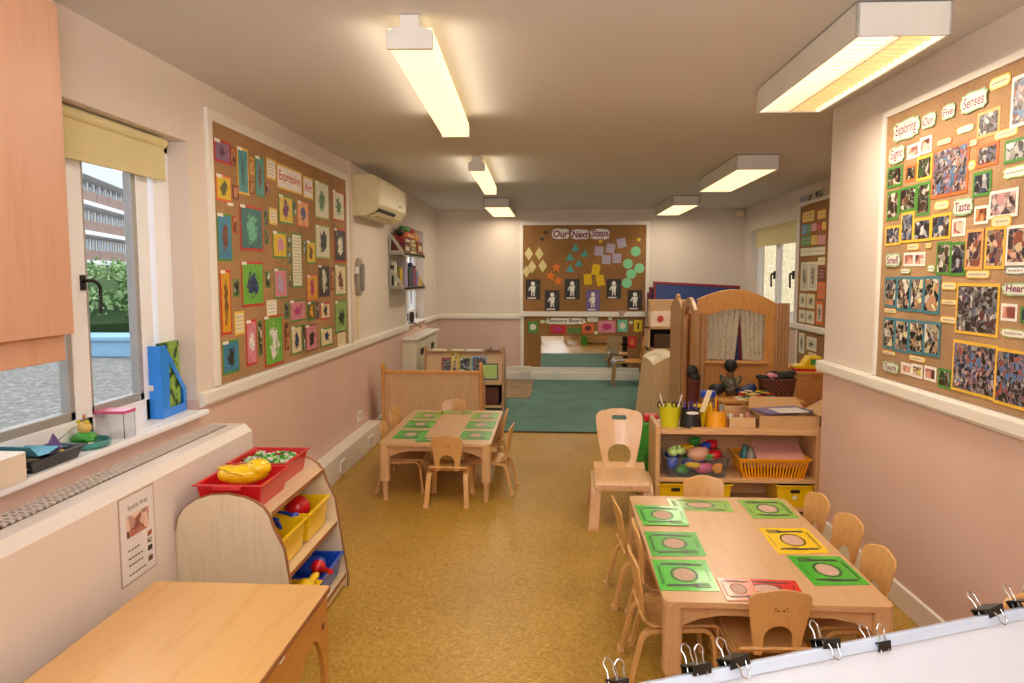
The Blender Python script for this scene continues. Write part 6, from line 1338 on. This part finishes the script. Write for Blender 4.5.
def mat_(label, x0, x1, y, z0, z1, lean, fc, n='leaning_board'):
    t = thing(n, label, 'board', ((x0+x1)/2, y, z0)); F = lambda u, v, w: (x0+u-(x0+x1)/2, lean*v+w, v); L = x1-x0; H = z1-z0
    F = lambda u, v, w: (u-L/2, lean*v+w+u*.05, v+0*u)
    b = B(); b.plate([(0, 0), (L, 0), (L, H-.06), (0, H)], .03, F); mesh('panel', b, fc, t)
    b = B(); e = .035; b.plate([(0, 0), (L, 0), (L, H-.06), (0, H)], -.008, F, [[(e, e), (L-e, e), (L-e, H-.06-e), (e, H-e)]]); tag(mesh('frame', b, plain('dark_red_frame', '7c1a26', .5), t), 'dark red frame')
M['mblue'] = plain('deep_blue_panel', '273c78', .5)
mat_('dark blue board in a dark red frame leaning against the back wall', 1.385, 2.60, 10.30, .01, 1.46, .18, 'mblue')
mat_('second dark red framed board behind the blue one, only its left edge showing', 1.34, 2.56, 10.44, .01, 1.38, .17, 'mblue')
mat_('third dark red edged board at the back of the leaning boards, lowest left edge', 1.32, 2.5, 10.53, .01, 1.30, .15, 'dred')

# ------------------------------------------------------------------ low bookcases
t = thing('low_bookcase', 'low wooden bookcase with its plain back to the camera behind the small table', 'bookcase', (-1.17, 7.0, 0)); Tm = Matrix.Translation((-1.17, 7.0, 0))
for x in (-1.625, -.70):
    b = B(); b.plate([(6.83, 0), (6.80, .70), (6.815, .73), (6.845, .735), (6.88, .70), (7.16, .45), (7.16, 0)], .025, YZ(x)); mesh('end_panel', b, 'brownwood' if 0 else 'amberwood', t, world=Tm, bevel=.006)
b = B(); b.box(-1.60, -.70, 6.845, 6.86, .02, .64); mesh('back_panel', b, 'panel', t, world=Tm)
b = B(); b.box(-1.60, -.70, 6.83, 6.87, .625, .655); tag(mesh('top_rail', b, 'amberwood', t, world=Tm, bevel=.003), 'darker orange top rail')
for z in (.05, .3):
    b = B(); b.box(-1.60, -.70, 6.86, 7.14, z-.01, z+.01); mesh('shelf_board', b, 'panel', t, world=Tm)
t = thing('book_display', 'low wooden book display case facing the camera behind the plain backed one', 'bookcase', (-1.03, 8.5, 0)); Tm = Matrix.Translation((-1.03, 8.5, 0))
for x in (-1.50, -.60):
    b = B(); b.plate([(8.34, .006), (8.44, .70), (8.47, .73), (8.50, .70), (8.72, .45), (8.72, .006)], .025, YZ(x)); mesh('end_panel', b, 'brownwood', t, world=Tm, bevel=.005)
b = B(); b.plate([(-1.475, 0), (-.60, 0), (-.60, .34), (-1.475, .34)], .015, lambda u, v, w: (u, 8.40+.2*v+w, .33+v)); mesh('display_panel', b, 'panel', t, world=Tm)
b = B(); b.box(-1.475, -.60, 8.44, 8.50, .655, .675); mesh('top_rail', b, 'brownwood', t, world=Tm)
b = B(); b.box(-1.475, -.60, 8.36, 8.70, .30, .325); b.box(-1.475, -.60, 8.355, 8.365, .30, .36); b.box(-1.475, -.60, 8.36, 8.70, .03, .06); mesh('shelf_board', b, 'panel', t, world=Tm)
b = B(); b.box(-.98, -.96, 8.36, 8.7, .05, .31); mesh('divider', b, 'panel', t, world=Tm)
b = B(); b.box(-1.475, -.60, 8.69, 8.70, .05, .6); mesh('back_panel', b, 'dark', t, world=Tm)
t = thing('wicker_box', 'dark brown wicker box in the lower right of the book display case', 'basket', (-.78, 8.53, .061)); mesh('body', openbox(-.15, .15, -.14, .14, 0, .20, .01), 'wicker', t)
b = B(); b.box(-.13, .13, -.12, .12, .01, .16); mesh('contents', b, 'dark', t)
fr = lambda s, z, w: Vector((s, 8.396+.2*(z-.33)-w, z))
for i, (x0_, x1_, c, c2, lb, tp) in enumerate([(-1.30, -1.18, 'red', 'char', 'open picture book with red and black shapes at the left of the display', .60), (-1.19, -1.10, 'yellow', 'amber', 'yellow book standing tall on the display', .66), (-1.09, -.96, 'lgreen', 'rose', 'green and pink picture book in the middle of the display', .61), (-.95, -.78, 'babyblue', 'char', 'pale blue picture book in the middle of the display', .62), (-.84, -.645, 'lgreen', 'olive', 'lime green book in a dark frame at the right of the display', .54)]):
    b = B(); zz0 = .335 if i < 4 else .36; wd = .006+.010*i; wbox(b, fr, x0_, x1_, zz0, tp, wd, wd+.009); o = mesh('picture_book', b, gm(c) if i < 4 else M['navy']); Tm = Matrix.Translation(o.location); tag(o, lb, 'book', 'books on the display case')
    f = B(); wbox(f, fr, x0_+.01, x1_-.01, zz0+.012, tp-.012, wd+.009, wd+.0095); mesh('cover_art', f, photo_mat(['crowd', 'yell', 'cool', 'crowd2', 'yell'][i]) if i != 4 else M['lgreen'], o, world=Tm)
for i, (x, w_, c, lb) in enumerate([(-1.33, .16, 'cream', 'cream'), (-1.12, .14, 'cream', 'pale cream, second from left'), (-.93, .18, 'offw', 'off white, third from left'), (-.71, .17, 'brown', 'brown')]):
    b = B(); b.box(-w_/2, w_/2, -.06, .06, 0, .016); tag(mesh('flat_book', b, c, loc=(x, 8.47, .676+.002*0)), lb+' book lying flat on the top rail of the display case', 'book', 'books lying on top of the display case')
b = B(); b.lathe([(.015, 0), (.02, .02), (.012, .035), (.003, .045)], n=10); tag(mesh('small_ornament', b, 'grey', loc=(-.74, 8.47, .693), smooth=True), 'tiny grey ornament on the brown book of the display case', 'ornament')
t = thing('radiator_cover', 'white radiator cabinet with round holes under the far left window', 'radiator cover', (-1.65, 9.15, 0)); Tm = Matrix.Translation((-1.65, 9.15, 0))
b = B(); b.box(-1.744, -1.585, 8.36, 9.93, .006, .805); mesh('cabinet_body', b, plain('cream_cabinet', 'd9cdb4', .5), t, world=Tm)
b = B(); b.box(-1.744, -1.56, 8.33, 9.96, .805, .83); mesh('top', b, 'white', t, world=Tm, bevel=.004)
for y_ in (8.75, 9.5):
    b = B(); b.plate(rrect(y_-.12, y_+.12, .60, .68, .035), .002, YZ(-1.5855)); mesh('vent_hole', b, 'dark', t, world=Tm)
t = thing('small_fan', 'small dark round fan with a wire on the far left window sill', 'fan', (-1.70, 8.72, .977)); b = B(); b.lathe([(.05, .0), (.05, .01), (.01, .015)], n=16); mesh('stand', b, 'grey', t)
b = B(); b.plate(ellp(0, .075, .06, .06), .04, YZ(-.02)); mesh('fan_body', b, 'dark', t, bevel=.006)
b = B(); b.tube([(0, 0, .01), (.06, .05, -.03), (.08, .14, -.06), (.05, .22, -.01)], .004); mesh('wire', b, 'black', t)
b = B(); b.plate(rrect(-1.05, -.30, 9.17, 10.75, .02), .012, XY(.006)); tag(mesh('floor_rug', b, 'rug'), 'brown textured rug on the green carpet by the back wall', 'rug')
b = B(); b.box(-.62, -.35, 10.75, 10.80, .19, .215); tag(mesh('cable_cover', b, 'p_white', bevel=.005), 'white cable cover on the back skirting above the rug', 'cable cover')

# ------------------------------------------------------------------ wall shelf with books and toys
t = thing('wall_shelf', 'grey two tier metal wall shelf below the air conditioner', 'shelf', (-1.66, 8.3, 1.40)); Tm = Matrix.Translation((-1.66, 8.3, 1.40)); M['shelfgrey'] = plain('grey_green_metal', 'a59f8e', .45, metal=.2)
for z in (1.41, 1.775):
    b = B(); b.box(-1.742, -1.57, 7.70, 8.92, z-.012, z+.006); b.box(-1.575, -1.57, 7.70, 8.92, z-.03, z+.012); mesh('shelf_tray', b, 'shelfgrey', t, world=Tm)
for y_ in (7.70, 8.91):
    for z in (1.41, 1.775):
        b = B(); b.plate([(-1.742, z), (-1.58, z), (-1.58, z+.03), (-1.70, z+.20), (-1.742, z+.20)], .008, XZ(y_), [[(-1.715, z+.03), (-1.62, z+.03), (-1.71, z+.16)]]); mesh('end_bracket', b, 'shelfgrey', t, world=Tm)
b = B(); b.box(-1.744, -1.735, 7.70, 7.73, 1.2, 1.95); b.box(-1.744, -1.735, 8.88, 8.91, 1.2, 1.95); mesh('wall_rail', b, 'shelfgrey', t, world=Tm)
bc = [('char2', 'charcoal'), ('offw', 'white'), ('olive', 'olive'), ('gold', 'gold'), ('grey', 'grey'), ('lilac', 'lilac'), ('char', 'black'), ('dteal', 'teal'), ('navy', 'navy blue'), ('maroon', 'maroon'), ('purplet', 'purple'), ('red', 'red'), ('plum', 'plum'), ('blue', 'blue'), ('rose', 'pink'), ('babyblue', 'pale blue')]; M['char2'] = plain('dark_green_cover', '3c4438', .6)
yy = 7.74
for i, (c, n) in enumerate(bc):
    th = .03+.02*((i*7) % 3)/2; h = .24+.035*math.sin(i*1.7)-(.012*max(0, i-9)); d = min(.14, .035+.017*i); b = B(); b.box(-d/2, d/2, 0, th, 0, h); o = mesh('book', b, gm(c), loc=(-1.735+d/2, yy+th/2, 1.416), bevel=.002); tag(o, n+' spined book on the wall shelf, '+('first' if i == 0 else ('between the %s and %s ones' % (bc[i-1][1], bc[i+1][1]) if i < 15 else 'last before the gap')), 'book', 'books on the wall shelf')
    f = B(); f.box(-d/2+.003, d/2-.003, .002, th-.002, 0, .003); 
    b = B(); b.box(-d/2+.004, d/2-.006, .003, th-.003, h, h+.001); mesh('pages', b, 'cream', o, world=Matrix.Translation((0, th/2, 0))); yy += th+.016
heap2 = [('box', (7.95, 1.785), (.30, .14, .10), 'maroon', 'dark red box at the left of the upper wall shelf'), ('box', (8.0, 1.89), (.34, .13, .06), 'dred', 'flat dark red box on the dark red box'), ('box', (8.17, 1.955), (.5, .14, .055), 'orange', 'bright orange long box on top of the heap on the wall shelf'), ('box', (8.33, 1.785), (.30, .13, .035), 'cream', 'cream game box at the bottom of the middle pile'),
         ('box', (8.32, 1.825), (.28, .13, .035), 'olive', 'olive game box second in the middle pile'), ('box', (8.34, 1.865), (.28, .12, .04), 'gold', 'gold game box third in the middle pile'), ('box', (8.31, 1.91), (.26, .12, .035), 'offw', 'off white game box at the top of the middle pile'), ('box', (8.70, 1.785), (.32, .14, .15), 'orange2', 'orange brown basket at the right end of the upper wall shelf'),
         ('soft', (7.88, 2.0), (.10, .05, .04), 'char', 'black soft toy on the left of the heap'), ('soft', (8.12, 2.045), (.2, .06, .04), 'green', 'green soft toy on top of the orange box'), ('soft', (8.42, 2.035), (.11, .06, .045), 'red', 'red soft toy on top of the heap'), ('soft', (8.62, 1.985), (.10, .06, .07), 'gold', 'yellow soft toy above the basket'), ('soft', (8.76, 1.96), (.11, .06, .06), 'rose', 'pink soft toy in the orange brown basket')]
M['orange2'] = plain('orange_brown_basket', '9c5a2c', .7)
for i, (k, (y_, z), s, c, lb) in enumerate(heap2):
    b = B()
    if k == 'box':
        b.box(-s[1]/2, s[1]/2, -s[0]/2, s[0]/2, 0, s[2]); o = mesh('game_box', b, gm(c), loc=(-1.655, y_, z-.002), bevel=.004); b2 = B(); b2.box(s[1]/2, s[1]/2+.001, -s[0]*.35, s[0]*.3, s[2]*.3, s[2]*.7); mesh('printed_label', b2, 'cream' if i != 2 else 'gold', o)
    else:
        b.ell((0, 0, 0), (s[1], s[0], s[2])); b.ell((0, s[0]*.7, s[2]*.5), (s[1]*.6, s[0]*.5, s[2]*.6)); b.ell((.01, -s[0]*.8, .02), (s[1]*.4, s[0]*.4, s[2]*.5)); o = mesh('soft_toy', b, gm(c), loc=(-1.655, y_, z), smooth=True); remesh(o, .01)
    tag(o, lb, 'box' if k == 'box' else 'soft toy')
b = B(); b.lathe([(.02, 0), (.022, .05), (.01, .07), (.012, .10), (.003, .115)], n=12); tag(mesh('small_bottle', b, 'gold', loc=(-1.62, 8.86, 1.417), smooth=True), 'small yellow bottle at the right end of the lower wall shelf', 'bottle')

# ------------------------------------------------------------------ foreground whiteboard easel with bulldog clips
A0 = Vector((.126, .974, .9925)); A1 = Vector((.794, 1.248, .9915)); ed = (A1-A0).normalized(); en = Vector((ed.y, -ed.x, 0))   # en points toward the camera side
E0 = A0-ed*.10; EL = 1.0; dn = Vector((en.x*.42, en.y*.42, -.9)).normalized(); th_ = ed.cross(dn).normalized()
if th_.z < 0: th_ = -th_
c = E0+ed*EL/2; t = thing('whiteboard_easel', 'white drawing easel board in the foreground with clips along its top edge', 'easel', (c.x, c.y, 0)); Tm = Matrix.Translation((c.x, c.y, 0))
F = lambda u, v, w: E0+ed*u+dn*v+th_*w       # u along, v down the face, w out of the face
b = B(); b.plate(rrect(0, EL, .0, .62, .006, 2), -.012, lambda u, v, w: F(u, v, w)); mesh('board', b, plain('whiteboard_face', 'ccd2dc', .25, var=.02), t, world=Tm)
b = B(); b.ring([[F(u, v, w) for v, w in ((-.002, .005), (.016, .005), (.016, .0005), (.016, -.014), (-.002, -.016))] for u in (0, EL)]); mesh('top_edge_rail', b, plain('bluish_white_rail', 'b9c6d8', .3), t, world=Tm, bevel=.002)
b = B(); b.ring([[F(u, v, w) for v, w in ((.60, .02), (.62, .02), (.62, -.014), (.60, -.014))] for u in (0, EL)]); mesh('pen_ledge', b, 'plylight', t, world=Tm)
for u in (.05, EL-.05):
    b = B(); q0 = F(u, .1, -.025); q1 = F(u, .62, -.025); q1b = q1+(q1-q0).normalized()*((q1.z)/abs((q1-q0).normalized().z)-.0)
    b.cyl(q0, (q1b.x, q1b.y, 0), .016, n=10); mesh('leg', b, 'plylight', t, world=Tm)
    b = B(); q = F(u, .05, -.03); b.cyl(q, (q.x-en.x*.32, q.y-en.y*.32, 0), .016, n=10); mesh('leg', b, 'plylight', t, world=Tm)
b = B()
rnd = random.Random(3)
for i in range(10):
    u = rnd.uniform(.35, .95); v = rnd.uniform(.022, .05); b.plate(ellp(u, v, rnd.uniform(.004, .016), rnd.uniform(.0005, .0012), 10), .0004, F)
mesh('marker_smudges', b, plain('smudge_grey', 'c9cbd2', .5), t, world=Tm)
b = B(); b.plate([(.02, -.010), (.12, -.010), (.12, .30), (.02, .30)], -.003, lambda u, v, w: F(u-.02, v+.012, w-.018)); tag(mesh('drawing_paper', b, plain('pale_yellow_paper', 'e2dca8', .6)), 'pale yellow paper showing behind the left end of the easel board', 'paper')
def clip(label, u, w=.032, opened=1, rot=0, onface=False):
    c = F(u, 0, 0); t = thing('binder_clip', label, 'clip', c, 0, 'clips on the easel board'); Tm = Matrix.Translation(c); hw = w/2; v0 = -.012 if not onface else .006; dv = .013
    G = lambda a, v, k: F(u+a*math.cos(rot)-(v-v0)*math.sin(rot), v0+(v-v0)*math.cos(rot)+a*math.sin(rot), k)
    b = B(); pr = [(v0+dv, .006), (v0+dv, .0075), (v0, .012), (v0-.0015, .012), (v0-.0015, -.024), (v0, -.024), (v0+dv, -.0185), (v0+dv, -.017), (v0+.001, -.0222), (v0+.001, .0102)]
    b.ring([[G(s*hw, v, k) for v, k in pr] for s in (-1, 1)]); tag(mesh('clip_body', b, 'rubberblk', t, world=Tm), 'black spring body')
    def loop(k0, k1, up):
        pts = [(-.008, v0+.014, k0), (-.005, v0-.009, k0+k1*.35), (-.007, v0-.020, k0+k1*.75), (0, v0-.027, k0+k1), (.007, v0-.020, k0+k1*.75), (.005, v0-.009, k0+k1*.35), (.008, v0+.014, k0)]
        if not up: pts = [(-.008, v0+.006, .011), (-.006, v0+.014, .014), (-.007, v0+.022, .015), (0, v0+.028, .015), (.007, v0+.022, .015), (.006, v0+.014, .014), (.008, v0+.006, .011)]
        q = []
        for j in range(len(pts)-1):
            p0 = pts[max(j-1, 0)]; p1 = pts[j]; p2 = pts[j+1]; p3 = pts[min(j+2, len(pts)-1)]
            for s in range(5):
                tt = s/5; q.append(tuple(.5*((2*p1[m])+(-p0[m]+p2[m])*tt+(2*p0[m]-5*p1[m]+4*p2[m]-p3[m])*tt*tt+(-p0[m]+3*p1[m]-3*p2[m]+p3[m])*tt**3) for m in range(3)))
        q.append(pts[-1]); b = B(); b.tube([G(*p) for p in q], .0011, 6); mesh('wire_handle', b, 'steel', t, world=Tm, smooth=True)
    loop(-.0185, -.01 if opened else -.002, True); loop(.0075, .004, opened == 2)
    return t
M['rubberblk'] = plain('black_lacquered_steel', '15130f', .35)
def ucoord(px): # along the board edge from the left end
    return px
clip('silver loops of a clip at the cut off left end of the easel board', .062, .02, 2); clip('black binder clip at the left of the easel board with both loops upright', .186, .030, 2); 
clip('large black binder clip with brown wear, third from left along the easel board', .248, .034, 1, -.1); clip('black binder clip in the middle of the easel board, tilted to the left', .412, .030, 1, .1)
clip('black binder clip hanging lower on the board face with three silver loops', .505, .024, 2, .0, True); clip('wide black binder clip near the right edge of the easel board, tilted', .745, .034, 1, -.15); clip('black binder clip cut by the right edge of the view', .825, .030, 2, .0)

# ------------------------------------------------------------------ camera, light
cam = bpy.data.cameras.new('camera'); co = bpy.data.objects.new('camera', cam); COL.objects.link(co); SC.camera = co
cam.sensor_width = 36; cam.lens = 740/1024*36; cam.clip_start = .02; cam.clip_end = 400
pit = math.atan(66.5/740); yaw = math.atan(43/740*math.cos(pit)); co.location = (0, 0, 1.55); co.rotation_euler = (PI/2-pit, 0, yaw)
w = bpy.data.worlds.new('sky'); SC.world = w; w.use_nodes = True; nt = w.node_tree; bg = nt.nodes['Background']
bg.inputs['Color'].default_value = (.86, .93, 1, 1); bg.inputs['Strength'].default_value = 1.6
for n_, loc_, sx_, sy_, ry_ in (('window_portal_left', (-1.96, 2.2, 1.53), 1.3, 2.6, -90), ('window_portal_far_left', (-1.96, 9.2, 1.55), 1.15, 1.2, -90), ('window_portal_right', (2.91, 9.5, 1.57), 1.2, 1.95, 90)):
    a = area(n_, loc_, sx_, sy_, 1, (1, 1, 1), (0, math.radians(ry_), 0)); a.data.cycles.is_portal = True
sun = bpy.data.lights.new('hazy_sun', 'SUN'); sun.energy = .9; sun.angle = math.radians(25); sun.color = (1, .97, .92)
so = bpy.data.objects.new('hazy_sun', sun); COL.objects.link(so); so.rotation_euler = (math.radians(-18), math.radians(-42), 0)
# photographer's flash aimed at the ceiling, plus two added unseen fills behind the camera
area('flash_bounce_up', (.1, -.3, 1.75), .5, .5, 80, (.97, .97, 1), (math.radians(180-25), 0, 0))
area('soft_fill_forward', (.1, -.6, 2.40), 2.4, 1.8, 42, (.93, .96, 1), (math.radians(42), 0, 0))  # added soft fill aimed forward, standing in for bounced light
area('fill_behind_camera', (0, -1.3, 2.44), 1.5, .6, 10, (1, .93, .82))  # added ambient fill, no fitting hangs here
SC.view_settings.view_transform = 'Standard'; SC.view_settings.look = 'None'; SC.view_settings.exposure = .25; SC.view_settings.gamma = 1
SC.cycles.use_denoising = True; SC.cycles.max_bounces = 8; SC.cycles.diffuse_bounces = 5; SC.cycles.transmission_bounces = 8; SC.cycles.sample_clamp_indirect = 6
